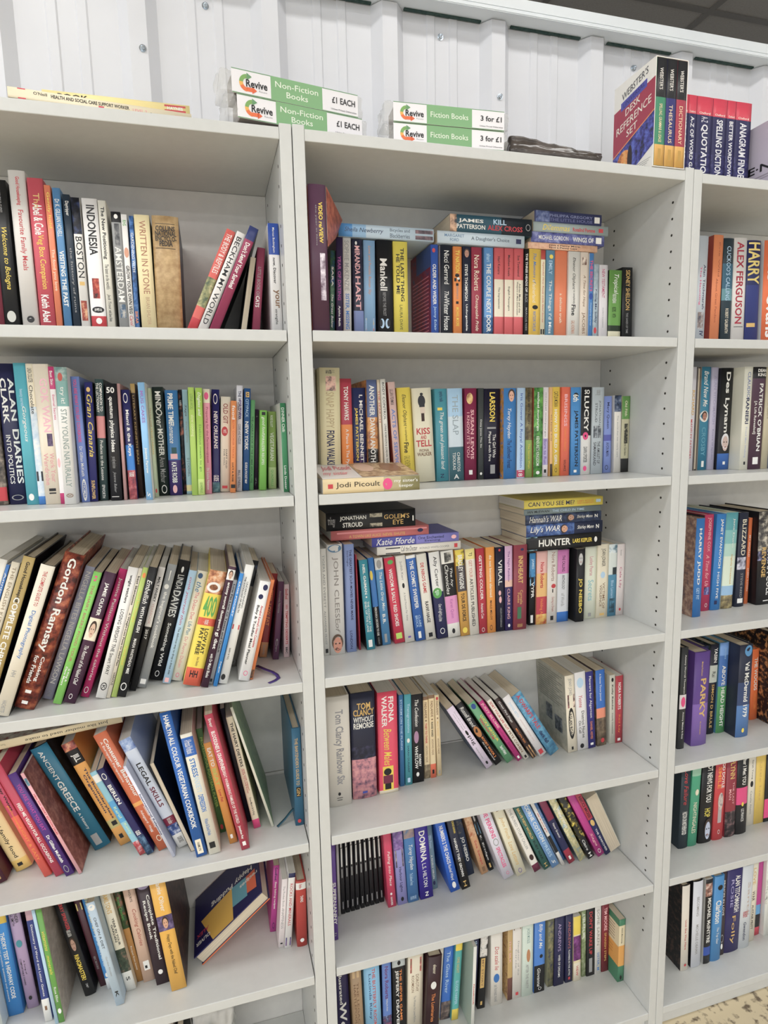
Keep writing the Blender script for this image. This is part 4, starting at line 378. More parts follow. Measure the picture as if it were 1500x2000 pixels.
('p', 0.0917, 0.1185, 1.3573, 0, 0.0224, 0.2127, 0.14, 'e0843c', 'e0843c', 'Z;b03a4c;0;0.42;0.2;0.8|b;f2f1ec;0.07;0.38;0.3;0.7;TONY HAWKS|t;f2f1ec;0.46;0.9;0.3;0.65;A Piano In The Pyrenees', 'orange red-topped white-lettered paperback between cream and navy books, middle bookcase second shelf', 8),
('p', 0.1153, 0.1295, 1.3573, 0, 0.0295, 0.1955, 0.129, '26305c', '26305c', 'Z;~2a2a5c,8a5a7a,1c1c30;0.66;1;0.2;0.8|b;f2f1ec;0.07;0.8;0.52;0.8;I, MICHAEL BENNETT|b;f0d33c;0.2;0.74;0.22;0.45;JAMES PATTERSON', 'navy white-lettered paperback between orange and gold books, middle bookcase second shelf', 8),
('p', 0.1456, 0.1209, 1.3573, 0, 0.021, 0.2106, 0.135, '~c98a4c,d8a060,8a5a4a', '~c98a4c,d8a060,8a5a4a', 'Z;5a6a94;0;0.35;0.2;0.8|Z;~17181c,8a8a8a,202020;0.65;1;0.2;0.8|b;f2f1ec;0.05;0.85;0.25;0.75;ANOTHER DAWN ANOTHER', 'gold mid-blue-topped white-lettered paperback between navy and cream books, middle bookcase second shelf', 8),
('p', 0.1727, 0.1195, 1.3573, 1.55, 0.0053, 0.2106, 0.139, 'd8c8b0', 'd8c8b0', 't;b8343c;0.1;0.4;0.2;0.8;THE SEARCH', 'slim cream red-lettered paperback between gold and off-white books, middle bookcase second shelf', 8),
('p', 0.1804, 0.1153, 1.3573, 2.09, 0.0103, 0.2114, 0.1395, 'd4d2ca', 'd4d2ca', 't;17171b;0.03;0.38;0.3;0.75;BODY CONTROL|t;17171b;0.42;0.85;0.3;0.7;LYNNE ROBINSON & GORDON THOMSON', 'slim off-white black-lettered paperback reading "BODY CONTROL", middle bookcase second shelf', 8),
('p', 0.2002, 0.1158, 1.3573, 3.41, 0.0147, 0.206, 0.128, 'c9a8a0', '8c3a2c', 't;17171b;0.07;0.22;0.2;0.7;LILLIAN FISHMAN|b;5a78b8;0.26;0.85;0.25;0.75;ACTS OF SERVICE', 'pale-pink periwinkle-lettered paperback between off-white and yellow books, middle bookcase second shelf', 8),
('p', 0.2182, 0.1245, 1.3573, 2.76, 0.0286, 0.1948, 0.1286, 'ead23a', 'ead23a', 'i;17171b;0.07;0.4;0.3;0.65;Eleanor Oliphant|t;17171b;0.41;0.56;0.4;0.6;is completely|b;17171b;0.57;0.68;0.3;0.65;Fine|t;8a7a20;0.71;0.85;0.25;0.7;GAIL HONEYMAN', 'yellow black-lettered paperback between pale-pink and cream books, middle bookcase second shelf', 8),
('p', 0.2509, 0.1305, 1.3573, 2.49, 0.0422, 0.1939, 0.128, 'e2dcc2', 'e2dcc2', 'E;17171b;0.05;0.078;0.42;0.58|E;23242c;0.075;0.2;0.3;0.68|R;23242c;0.11;0.2;0.36;0.64|R;c9b8a8;0.2;0.265;0.4;0.64|R;3a2420;0.265;0.35;0.44;0.6|H;b8343c;0.42;0.49;0.15;0.85;KISS|H;b8343c;0.5;0.54;0.35;0.65;AND|H;b8343c;0.55;0.62;0.1;0.9;TELL|H;7a5a40;0.645;0.675;0.25;0.75;FIONA|H;7a5a40;0.68;0.72;0.12;0.88;WALKER', 'thick cream red-lettered paperback reading "KISS", middle bookcase second shelf', 8),
('p', 0.2972, 0.1307, 1.3573, 1.19, 0.0266, 0.1927, 0.1272, '3d8c9c', '3d8c9c', 't;20234d;0.03;0.14;0.3;0.7;ayesha malik|R;f0d33c;0.2;0.23;0.2;0.6|i;f2f1ec;0.25;0.87;0.3;0.7;The green and pleasant land|t;20234d;0.92;0.96;0.3;0.6;N', 'teal white-lettered paperback between cream and pale-blue books, middle bookcase second shelf', 8),
('p', 0.3249, 0.1285, 1.3573, 1.21, 0.0328, 0.1931, 0.1275, 'c4d2dc', 'c4d2dc', 'Z;9cc0dc;0;0.3;0.2;0.8|Z;3a6470;0.63;1;0.2;0.8|t;8a9aa4;0.07;0.5;0.3;0.7;THE SLAP|t;f2f1ec;0.69;0.9;0.55;0.75;CHRISTOS|t;f2f1ec;0.69;0.88;0.25;0.45;TSIOLKAS|H;f2f1ec;0.93;0.98;0.3;0.65;A', 'pale-blue dark-teal-footed grey-lettered paperback between teal and maroon books, middle bookcase second shelf', 8),
('p', 0.3607, 0.1307, 1.3573, 0, 0.0267, 0.1936, 0.1278, '7c1f44', '7c1f44', "E;~d8b878,c09050,8a5a3a;0.05;0.17;0.15;0.7|b;e8b0b4;0.23;0.77;0.5;0.78;SUSAN LEWIS|t;e8b0b4;0.26;0.75;0.18;0.42;I KNOW IT'S YOU|R;f2f1ec;0.89;0.94;0.35;0.65", 'maroon pale-pink-lettered paperback between pale-blue and charcoal books, middle bookcase second shelf', 8),
('p', 0.3917, 0.1308, 1.3573, 0, 0.0127, 0.1935, 0.1277, '3a3f40', '3a3f40', 't;f2f1ec;0.34;0.65;0.3;0.65;Daisy Jones The Six|E;f2f1ec;0.92;0.95;0.3;0.7', 'charcoal white-lettered paperback between maroon and dark-purple books, middle bookcase second shelf', 8),
('p', 0.4048, 0.1304, 1.3573, 0, 0.037, 0.1924, 0.127, '14122a', '14122a', 'b;f0d33c;0.04;0.36;0.35;0.7;LARSSON|R;8c8c8c;0.42;0.44;0.2;0.75|t;f2f1ec;0.5;0.76;0.55;0.75;The Girl Who|t;f2f1ec;0.47;0.8;0.25;0.45;Played with Fire|R;8c8c8c;0.84;0.94;0.4;0.7', 'thick dark-purple yellow-lettered paperback between charcoal and blue books, middle bookcase second shelf', 8),
('p', 0.4445, 0.1177, 1.3573, 0, 0.0289, 0.1926, 0.1271, '2f74b4', '~c98a3a,2f74b4,8a6a3a', 'F;c99a84;0.01;0.16;0.3;0.95|i;f2f1ec;0.22;0.55;0.25;0.6;Torey Hayden|t;20234d;0.57;0.88;0.3;0.65;The Sunflower Forest', 'blue white-lettered paperback between dark-purple and pale-blue books, middle bookcase second shelf', 8),
('p', 0.4769, 0.1187, 1.3573, 0, 0.019, 0.1929, 0.1273, 'a8c4e0', 'a8c4e0', 't;2a4a9c;0.06;0.88;0.3;0.7;Iris Gower A Royal Ambition|Z;b03a5a;0.91;0.99;0.2;0.8|t;f2f1ec;0.92;0.98;0.2;0.7;18', 'pale-blue crimson-footed blue-lettered paperback between blue and brown books, middle bookcase second shelf', 8),
('p', 0.5022, 0.126, 1.3573, 0.86, 0.017, 0.1939, 0.128, '86a04c', '86a04c', 'Z;~6a5c3c,8a8458,4a4430;0;0.58;0.2;0.8|t;17171b;0.03;0.4;0.35;0.65;OLIVER KEEN ALLEN|t;f0d33c;0.62;0.9;0.3;0.65;The Secret Ways', 'brown olive-topped black-lettered paperback between pale-blue and green books, middle bookcase second shelf', 8),
('p', 0.5196, 0.1235, 1.3573, 0, 0.0221, 0.1936, 0.1278, '~4a8c3c,6ab04a,2a5a28', 'a04a3a', "b;f2f1ec;0.05;0.48;0.3;0.6;michael morpurgo|t;f2f1ec;0.54;0.87;0.3;0.65;KENSUKE'S KINGDOM|E;f2f1ec;0.93;0.97;0.3;0.7", 'green white-lettered paperback between brown and white books, middle bookcase second shelf', 8),
('p', 0.5456, 0.13, 1.3573, 0, 0.0137, 0.1946, 0.1285, 'd4d0d4', 'd4d0d4', 't;8c8c8c;0.06;0.55;0.3;0.65;michael morpurgo|Z;b0a8d0;0.57;0.87;0.2;0.8|t;6a4a9c;0.58;0.86;0.25;0.7;Born to Run|R;17171b;0.92;0.96;0.3;0.7', 'white lilac-banded grey-lettered paperback between green and gold books, middle bookcase second shelf', 8),
('p', 0.5628, 0.1262, 1.3573, 0.91, 0.0059, 0.1946, 0.1284, 'e0b070', 'e0b070', 'Z;4a4038;0.86;1;0.2;0.8|t;17171b;0.3;0.6;0.25;0.7;The Family Tree', 'slim gold dark-brown-footed black-lettered paperback between white and yellow books, middle bookcase second shelf', 8),
('p', 0.5698, 0.1298, 1.3573, 0.95, 0.02, 0.1951, 0.1287, 'e9c63a', 'e9c63a', 't;17171b;0.05;0.22;0.25;0.75;CAITLIN MORAN|b;f2f1ec;0.25;0.88;0.3;0.65;HOW TO BUILD A GIRL|O;17171b;0.91;0.96;0.35;0.65', 'yellow white-lettered paperback between gold and coral books, middle bookcase second shelf', 8),
('p', 0.5901, 0.1271, 1.3573, 0, 0.0212, 0.1948, 0.1286, 'e0674c', 'e0674c', 'b;e8b0b4;0.08;0.44;0.3;0.65;BRISINGS|t;e0843a;0.46;0.72;0.35;0.65;Flowers of America|t;17171b;0.82;0.95;0.35;0.6;GOLLANCZ', 'coral pale-pink-lettered paperback between yellow and mid-blue books, middle bookcase second shelf', 8),
('p', 0.6149, 0.1254, 1.3573, 0.96, 0.0241, 0.1939, 0.128, '3f86c4', '3f86c4', 'E;17171b;0.06;0.12;0.25;0.75|b;f2f1ec;0.08;0.16;0.2;0.8;6th|b;17171b;0.26;0.9;0.3;0.75;JAMES PATTERSON|R;f2f1ec;0.94;0.97;0.3;0.6', 'mid-blue black-lettered paperback between coral and black books, middle bookcase second shelf', 8),
('p', 0.64, 0.1285, 1.3573, 0, 0.0259, 0.1946, 0.1284, 'd2d0cc', 'd2d0cc', "Z;17171b;0;0.55;0.2;0.8|H;f2f1ec;0.03;0.08;0.3;0.8;SO|b;f2f1ec;0.1;0.5;0.3;0.75;LUCKY|E;d8447e;0.51;0.6;0.2;0.75|E;17171b;0.54;0.57;0.4;0.55|t;17171b;0.68;0.86;0.3;0.7;DAWN O'PORTER|E;d8447e;0.9;0.96;0.3;0.65", 'black white-topped white-lettered paperback reading "LUCKY", middle bookcase second shelf', 8),
('p', 0.6696, 0.1304, 1.3573, 0, 0.03, 0.1941, 0.1281, 'aab4ba', 'aab4ba', 't;8c8c8c;0.03;0.09;0.2;0.8;the bartimaeus trilogy|t;4a5058;0.15;0.43;0.55;0.75;JONATHAN|t;4a5058;0.18;0.4;0.25;0.45;STROUD|R;~6a7078,c8d0d4,3a4048;0.44;0.58;0.15;0.8|t;3a3a40;0.62;0.88;0.5;0.75;THE AMULET OF|t;3a3a40;0.63;0.9;0.18;0.42;SAMARKAND', 'silver charcoal-lettered paperback between black and periwinkle books, middle bookcase second shelf', 8),
('p', 0.7118, 0.1431, 1.3573, 0.9, 0.0203, 0.1748, 0.1154, '7c90d0', '7c90d0', 't;20234d;0.08;0.42;0.3;0.7;Mary Queen|Z;5a60b0;0.5;0.58;0.2;0.8|t;20234d;0.6;0.78;0.3;0.7;AVON MAN|O;17171b;0.9;0.96;0.2;0.6', 'periwinkle purple-banded navy-lettered paperback between silver and off-white books, middle bookcase second shelf', 8),
('p', 0.7388, 0.1421, 1.3573, 0.95, 0.0185, 0.1763, 0.1164, 'd8d4cc', 'd8d4cc', 'Z;~3a4a6a,8a94a4,1c2430;0;0.21;0.2;0.8|t;8c8c8c;0.26;0.8;0.35;0.6;The world that was nearly ours', 'off-white dark-teal-topped grey-lettered paperback between periwinkle and beige books, middle bookcase second shelf', 8),
('p', 0.7577, 0.1433, 1.3573, 0, 0.0213, 0.1746, 0.1152, 'b4b090', 'b4b090', 'Z;5a8c44;0;0.3;0.2;0.8|Z;2c2c2c;0.82;1;0.2;0.8|t;e9dfc6;0.06;0.26;0.35;0.65;Old Filth|R;~2a2a28,5a5a4c,b4b090;0.36;0.62;0.35;0.8|t;17171b;0.6;0.78;0.35;0.65;Jane Gardam', 'beige green-topped cream-lettered paperback at the far right beside the off-white one, middle bookcase second shelf', 8),
('p', 0.2125, 0.0, 1.3573, 90, 0.0266, 0.1831, 0.128, 'c9b488', 'c9b488', "Z;a89c74;0.62;0.8;0.2;0.8|Z;8a8458;0.8;1;0.2;0.8|R;b8343c;0.05;0.1;0.35;0.65|t;3a3024;0.13;0.58;0.3;0.75;Jodi Picoult|E;d8447e;0.61;0.71;0.1;0.9|t;f2f1ec;0.73;0.98;0.52;0.82;my sister's|t;f2f1ec;0.78;0.93;0.18;0.46;keeper", 'olive-tan paperback lying flat at the front of the middle bookcase second shelf', 8),
('p', 0.0397, 0.1166, 1.0111, 0, 0.0125, 0.2237, 0.1419, 'd5d3cc', 'd5d3cc', 't;8c8c8c;0.06;0.55;0.3;0.65;TIGERS AND EVERETT|t;8c8c8c;0.58;0.9;0.3;0.6;ALEXANDER FROST|R;17171b;0.94;0.98;0.3;0.75', 'off-white grey-lettered paperback at the far left, left of the off-white one, middle bookcase third shelf', 9),
('k', 0.0527, 0.112, 1.0111, 0, 0.0315, 0.2311, 0.1465, 'cfccc8', 'cfccc8', 'E;4a7090;0;0.07;0.05;0.95|t;8a8480;0.11;0.71;0.3;0.7;JOHN CLEESE|i;8a8480;0.71;0.8;0.4;0.7;of|F;c98a74;0.81;1;0.05;0.95', 'off-white grey-lettered hardback between off-white and mid-blue books, middle bookcase third shelf', 9),
('p', 0.0892, 0.1175, 1.0111, 0, 0.02, 0.2286, 0.141, '7d8fbf', '7d8fbf', 'b;20234d;0.05;0.7;0.5;0.75;THE GREATEST SCI-FI MOVIES NEVER MADE|t;20234d;0.06;0.2;0.2;0.4;David Hughes|t;20234d;0.8;0.97;0.35;0.6;LONDON', 'mid-blue navy-lettered paperback between off-white and dark-red books, middle bookcase third shelf', 9),
('p', 0.1167, 0.1232, 1.0111, 1.0, 0.0029, 0.205, 0.1353, '9c2a3c', '9c2a3c', '', 'slim dark-red paperback between mid-blue and teal books, middle bookcase third shelf', 9),
('p', 0.1315, 0.1164, 1.0111, 3.83, 0.0179, 0.1939, 0.128, '2f8a9c', '141820', 'b;f2f1ec;0.05;0.38;0.35;0.65;NEIL GAIMAN|E;f2f1ec;0.4;0.42;0.4;0.6|t;f2f1ec;0.46;0.8;0.52;0.75;THE OCEAN AT THE|t;f2f1ec;0.46;0.8;0.22;0.45;END OF THE LANE|R;f2f1ec;0.89;0.97;0.25;0.7', 'teal white-lettered paperback between dark-red and blue books, middle bookcase third shelf', 9),
('p', 0.1567, 0.1305, 1.0111, 4.77, 0.0124, 0.194, 0.128, '2f70b4', '2f70b4', 'Z;17181c;0.55;1;0.2;0.8|E;f0d33c;0.14;0.25;0.1;0.6|t;f2f1ec;0.55;0.88;0.3;0.65;VERONIKA DECIDES TO DIE|t;8c8c8c;0.9;0.98;0.35;0.6;COELHO', 'blue black-footed white-lettered paperback between teal and mid-blue books, middle bookcase third shelf', 9),
('p', 0.1704, 0.1321, 1.0111, 4.45, 0.0179, 0.1914, 0.1264, '4a86b4', '4a86b4', 'Z;c4c4c0;0;0.13;0.2;0.8|E;8a8a88;0.02;0.12;0.2;0.8|i;f2f1ec;0.16;0.6;0.3;0.75;The Little Grey Men|b;f2f1ec;0.64;0.75;0.3;0.65;B.B.|R;8c8c8c;0.87;0.97;0.3;0.6', 'mid-blue off-white-topped white-lettered paperback between blue and crimson books, middle bookcase third shelf', 9),
('p', 0.1979, 0.1327, 1.0111, 6.37, 0.0222, 0.1906, 0.1258, 'c9344e', 'c9344e', 'E;4d9a45;0.03;0.08;0.3;0.85|b;f2f1ec;0.13;0.8;0.3;0.65;WISDOM & SALLY RED SHOES|R;a8c850;0.88;0.95;0.2;0.8', 'crimson white-lettered paperback between mid-blue and off-white books, middle bookcase third shelf', 9),
('p', 0.221, 0.1314, 1.0111, 5.68, 0.021, 0.1925, 0.1271, 'd6d2c8', 'd6d2c8', 't;8c8c8c;0.06;0.28;0.3;0.6;Judith Kerr|E;17171b;0.31;0.37;0.35;0.6|t;8c8c8c;0.42;0.75;0.35;0.6;A Small Person Far Away|R;6a4a9c;0.93;0.95;0.35;0.65', 'off-white grey-lettered paperback between crimson and blue books, middle bookcase third shelf', 9),
('p', 0.246, 0.1318, 1.0111, 6.43, 0.0211, 0.192, 0.1267, '2f62ae', '2f62ae', 'Z;f2f1ec;0;0.035;0.2;0.8|b;f2f1ec;0.06;0.62;0.3;0.7;THE COMET SWEEPER|t;a9c6de;0.7;0.84;0.52;0.75;CLAIRE|t;a9c6de;0.7;0.84;0.2;0.45;BROCK|R;f2f1ec;0.89;0.97;0.3;0.6', 'blue white-topped white-lettered paperback between two off-white books, middle bookcase third shelf', 9),
('p', 0.2691, 0.1313, 1.0111, 6.34, 0.0222, 0.1927, 0.1272, 'd8d4c8', 'd8d4c8', "b;b8343c;0.1;0.45;0.3;0.65;DE NIRO'S GAME|b;17171b;0.55;0.8;0.3;0.65;RAWI HAGE|R;17171b;0.92;0.97;0.3;0.7", 'off-white red-lettered paperback between blue and white books, middle bookcase third shelf', 9),
('p', 0.295, 0.1297, 1.0111, 5.93, 0.0243, 0.1952, 0.1288, '2a2c54', '2a2c54', 'Z;f2f1ec;0;0.46;0.2;0.8|t;17171b;0.05;0.4;0.3;0.7;Ally Carter|E;4d9a45;0.41;0.53;0;0.85|E;8ac090;0.44;0.5;0.25;0.6|i;f2f1ec;0.6;0.72;0.3;0.7;Out of sight|i;f2f1ec;0.72;0.8;0.3;0.65;Out of time|O;f2f1ec;0.88;0.95;0.3;0.75', 'white navy-topped black-lettered paperback between two off-white books, middle bookcase third shelf', 9),
('p', 0.3198, 0.1295, 1.0111, 5.02, 0.0284, 0.1954, 0.129, 'd4d2ca', 'd4d2ca', 'Z;17171b;0.145;0.52;0.2;0.8|Z;d48ab8;0.52;0.84;0.2;0.8|R;~5a5a58,b8b4a8,2a2a2a;0.02;0.13;0.25;0.8|i;f2f1ec;0.2;0.42;0.55;0.8;The Ivy|i;f2f1ec;0.16;0.5;0.2;0.5;Chronicles|t;b060a0;0.56;0.78;0.35;0.65;Karen Quinn|E;17171b;0.9;0.96;0.35;0.6', 'off-white black-banded white-lettered paperback between white and mustard books, middle bookcase third shelf', 9),
('p', 0.3503, 0.1295, 1.0111, 4.28, 0.0207, 0.1955, 0.129, 'c9963c', 'c9963c', 'Z;~e0c83a,1c1c1c,d8c040;0;0.18;0.2;0.8|Z;4a4448;0.18;0.48;0.2;0.8|b;f2f1ec;0.06;0.45;0.25;0.75;BRADLEY WIGGINS|b;17171b;0.5;0.83;0.3;0.7;TOUR DE FORCE|E;f0d33c;0.9;0.97;0.2;0.75', 'mustard charcoal-banded white-lettered paperback between two off-white books, middle bookcase third shelf', 9),
('p', 0.3714, 0.1293, 1.0111, 3.45, 0.0218, 0.1957, 0.1292, 'd6d0c4', 'd6d0c4', 'Z;d8c878;0;0.12;0.2;0.8|t;17171b;0.04;0.08;0.3;0.7;TJ|t;c07a70;0.13;0.33;0.3;0.65;GET YOUR|t;17171b;0.34;0.9;0.3;0.65;ARTICLES PUBLISHED', 'off-white gold-topped black-lettered paperback between mustard and red books, middle bookcase third shelf', 9),
('p', 0.3948, 0.1299, 1.0111, 2.67, 0.0187, 0.1948, 0.1286, 'b03040', 'b03040', 'b;f2f1ec;0.08;0.6;0.3;0.65;GETTING COLDER|t;f2f1ec;0.64;0.82;0.3;0.65;Amanda Coe|O;f2f1ec;0.93;0.98;0.3;0.65', 'red white-lettered paperback between off-white and orange books, middle bookcase third shelf', 9),
('p', 0.4139, 0.1292, 1.0111, 1.47, 0.0199, 0.1959, 0.1293, 'ef9a3a', 'ef9a3a', 'b;e9dfc6;0.09;0.58;0.35;0.65;do not become alarmed|t;17171b;0.62;0.85;0.35;0.6;MAILE MELOY|O;17171b;0.91;0.97;0.3;0.6', 'orange cream-lettered paperback between red and dark-purple books, middle bookcase third shelf', 9),
('p', 0.4364, 0.1305, 1.0111, 1.25, 0.0207, 0.1939, 0.128, '1b1a30', '1b1a30', 'E;b8343c;0.02;0.05;0.35;0.6|t;f2f1ec;0.15;0.45;0.3;0.75;VIRAL|E;e8b0b4;0.51;0.57;0.3;0.6|E;e8b0b4;0.58;0.66;0.35;0.65|t;8c8c8c;0.72;0.95;0.45;0.65;HELEN FITZGERALD', 'dark-purple white-lettered paperback reading "VIRAL", middle bookcase third shelf', 9),
('p', 0.4576, 0.1296, 1.0111, 0.83, 0.0185, 0.1952, 0.1289, '33285c', '33285c', 'Z;c8a0c0;0;0.4;0.2;0.8|Z;d8b0a0;0.4;0.48;0.2;0.8|t;6a3a7a;0.06;0.42;0.3;0.65;The Night Rainbow|t;e8b0b4;0.5;0.86;0.3;0.65;CLAIRE KING|E;f2f1ec;0.92;0.96;0.35;0.65', 'navy lilac-topped purple-lettered paperback between dark-purple and dark-red books, middle bookcase third shelf', 9),
('p', 0.4765, 0.1278, 1.0111, 0, 0.0325, 0.196, 0.1293, '8c3a48', '8c3a48', 'E;20234d;0.04;0.07;0.5;0.75|b;c9a45a;0.13;0.45;0.35;0.7;INKHEART|t;c9a45a;0.53;0.7;0.5;0.7;Cornelia|t;c9a45a;0.56;0.68;0.3;0.48;Funke|R;3a6a4a;0.73;0.87;0.3;0.6|t;c9a45a;0.93;0.97;0.3;0.7;CHICKEN', 'dark-red gold-lettered paperback between navy and black books, middle bookcase third shelf', 9),
('p', 0.5258, 0.1462, 1.0111, 0, 0.0159, 0.1701, 0.1123, '17181c', '17181c', 'Z;3a84b8;0;0.33;0.2;0.8|b;a9c6de;0.08;0.22;0.3;0.75;JAMES|b;f2f1ec;0.4;0.62;0.3;0.75;VYPR|R;~3a7ab0,17181c,8ac0d8;0.25;0.45;0.1;0.9|R;f2f1ec;0.86;0.97;0.25;0.65', 'black mid-blue-topped white-lettered paperback between dark-red and peach books, middle bookcase third shelf', 9),
('p', 0.5433, 0.1441, 1.0111, 0, 0.0272, 0.1734, 0.1144, 'd88a6a', 'd88a6a', 'Z;d8a8a0;0;0.3;0.2;0.8|Z;e0b06a;0.3;0.62;0.2;0.8|Z;b83a48;0.62;0.86;0.2;0.8|Z;~e0a850,c04a3a,e8c870;0.86;1;0.2;0.8|b;b8343c;0.15;0.5;0.35;0.7;Nora Roberts|t;e0843a;0.65;0.9;0.3;0.65;Holding Ann', 'peach gold-banded red-lettered paperback between black and off-white books, middle bookcase third shelf', 9),
('p', 0.5709, 0.1436, 1.0111, 0, 0.0259, 0.1741, 0.1149, 'cfc8c0', 'cfc8c0', 't;8a6a60;0.03;0.42;0.4;0.75;Nora Roberts|E;b8343c;0.46;0.52;0.4;0.85|R;17171b;0.53;0.58;0.5;0.6|t;a0605a;0.64;0.84;0.4;0.7;Daring to Dream|R;17171b;0.9;0.96;0.35;0.65', 'off-white brown-lettered paperback between peach and silver books, middle bookcase third shelf', 9),
('p', 0.5976, 0.1447, 1.0111, 0, 0.03, 0.1725, 0.1138, 'c4c6ca', 'c4c6ca', 'Z;c070a8;0;0.33;0.2;0.8|Z;2f6cb8;0.86;1;0.2;0.8|t;17171b;0.08;0.3;0.4;0.65;THE CALLING|t;17171b;0.35;0.55;0.4;0.65;ANTHOLOGY|t;8c8c8c;0.6;0.78;0.35;0.65;of Words', 'silver pink-topped black-lettered paperback between off-white and black books, middle bookcase third shelf', 9),
('p', 0.6387, 0.1305, 1.0111, 0, 0.0215, 0.1741, 0.128, '1a1a1e', '17171a', 'F;b0b0b0;0.03;0.24;0.1;0.9|b;f0d33c;0.4;0.88;0.25;0.75;JO NESBO', 'black yellow-lettered paperback between silver and off-white books, middle bookcase third shelf', 9),
('p', 0.6698, 0.1433, 1.0111, 0, 0.0314, 0.1746, 0.1152, 'd0d4c2', 'd0d4c2', 't;c07a8a;0.14;0.4;0.3;0.7;Lesley Pearse|t;7ab0b8;0.46;0.75;0.3;0.75;Secrets|R;8c8c8c;0.92;0.97;0.35;0.6', 'off-white turquoise-lettered paperback between black and cream books, middle bookcase third shelf', 9),
('p', 0.7016, 0.141, 1.0111, 0, 0.0307, 0.1781, 0.1175, 'ddd4bc', 'ddd4bc', 't;17171b;0.06;0.3;0.3;0.7;JOAN JONKER|E;a9c6de;0.37;0.46;0.3;0.7|t;7a5a40;0.52;0.88;0.5;0.72;VICTIMS OF|t;7a5a40;0.55;0.85;0.25;0.45;VIOLENCE|R;c9a45a;0.94;0.97;0.3;0.7', 'cream black-lettered paperback between off-white and teal books, middle bookcase third shelf', 9),
('p', 0.7326, 0.1424, 1.0111, 0, 0.024, 0.1759, 0.1161, '4a86a4', '4a86a4', 'Z;~c8d4d8,5a7a8a,d8dcd8;0;0.12;0.2;0.8|Z;c8d0cc;0.12;0.42;0.2;0.8|R;2a3438;0.32;0.42;0.5;0.95|t;a9c6de;0.5;0.75;0.35;0.65;Blue Lantern|R;~2a4a5a,4a86a4,1a3040;0.75;0.95;0.2;0.8', 'teal white-banded pale-blue-lettered paperback between cream and white books, middle bookcase third shelf', 9),
('p', 0.757, 0.1435, 1.0111, 0, 0.022, 0.1742, 0.115, 'd6ccca', 'd6ccca', 't;b04a70;0.32;0.62;0.3;0.65;Cala Lily|t;8c8c8c;0.08;0.16;0.4;0.6;house|E;b8343c;0.9;0.94;0.4;0.65', 'white pink-lettered paperback at the far right beside the teal one, middle bookcase third shelf', 9),
('p', 0.3501, 0.131, 1.2086, 90, 0.0174, 0.188, 0.125, 'd8d4cc', 'd8d4cc', 'R;~20242c,5a5a64,303848;0.1;0.27;0.05;0.8|i;4a4a50;0.28;0.47;0.25;0.85;Call the Doctor|t;8c8c8c;0.5;0.86;0.35;0.6;RONALD WHITE-COOPER|R;b8343c;0.92;0.96;0.25;0.75', 'off-white charcoal-lettered paperback lying flat, bottom in the left pile, middle bookcase third shelf', 9),
('p', 0.3458, 0.131, 1.2264, 90, 0.0193, 0.1945, 0.1275, '4a4c9c', '4a4c9c', 'Z;7a78c0;0.5;1;0.2;0.8|i;f2f1ec;0.05;0.48;0.15;0.85;Katie Fforde|t;20234d;0.52;0.82;0.5;0.82;One Enchanted|t;20234d;0.6;0.78;0.15;0.42;Evening|E;e8b0b4;0.91;0.97;0.3;0.75', 'periwinkle white-lettered paperback lying flat, second up in the left pile, middle bookcase third shelf', 9),
('p', 0.277, 0.131, 1.2462, 90, 0.02, 0.2116, 0.125, 'c46a6c', 'c46a6c', 'R;d8848a;0.06;0.98;0.62;0.8|t;c9a45a;0.18;0.5;0.15;0.45;A TOWN LIKE ALICE|t;c9a45a;0.52;0.75;0.15;0.45;NEVIL SHUTE|E;20234d;0.88;0.94;0.3;0.7', 'coral gold-lettered paperback lying flat, third up in the left pile, middle bookcase third shelf', 9),
('p', 0.2474, 0.131, 1.2665, 90, 0.0369, 0.1911, 0.1275, '17181c', '17181c', "t;8c8c8c;0.02;0.1;0.2;0.8;trilogy|b;f2f1ec;0.15;0.44;0.5;0.78;JONATHAN|b;f2f1ec;0.18;0.4;0.15;0.42;STROUD|R;~b8b09a,3a3a38,17181c;0.48;0.62;0.1;0.85|t;c9a45a;0.64;0.93;0.48;0.75;GOLEM'S|t;c9a45a;0.74;0.86;0.15;0.42;EYE|R;f2f1ec;0.965;0.98;0.3;0.6", 'black white-lettered paperback lying flat, top in the left pile, middle bookcase third shelf', 9),
('p', 0.7032, 0.131, 1.1896, 90, 0.032, 0.1943, 0.122, '141418', '141418', 'R;~3a5a68,8ab0bc,141c20;0;0.14;0;1|b;f2f1ec;0.16;0.58;0.25;0.75;HUNTER|b;f0d33c;0.61;0.87;0.35;0.65;LARS KEPLER|E;f2f1ec;0.9;0.94;0.3;0.7', 'black white-lettered paperback lying flat, bottom in the right pile, middle bookcase third shelf', 9),
('p', 0.7052, 0.131, 1.2219, 90, 0.0268, 0.1967, 0.125, '~33508c,5a7ab0,20305c', '~33508c,5a7ab0,20305c', "i;f2f1ec;0.05;0.43;0.2;0.85;Lily's WAR|F;c9987c;0.44;0.54;0.05;0.95|Z;1c2440;0.62;1;0.2;0.8|i;f2f1ec;0.66;0.88;0.3;0.7;Shirley Mann|b;f2f1ec;0.91;0.95;0.35;0.7;N", 'dark-blue white-lettered paperback lying flat, second up in the right pile, middle bookcase third shelf', 9),
('p', 0.701, 0.131, 1.2491, 90, 0.0222, 0.1952, 0.125, '~2f3c5c,4a5a7c,1c2438', '~2f3c5c,4a5a7c,1c2438', "i;f2f1ec;0.05;0.47;0.2;0.85;Hannah's WAR|F;b8907c;0.54;0.64;0.05;0.95|i;f2f1ec;0.67;0.88;0.3;0.7;Shirley Mann|b;f2f1ec;0.91;0.95;0.35;0.7;N", 'dark-blue white-lettered paperback lying flat, third up in the right pile, middle bookcase third shelf', 9),
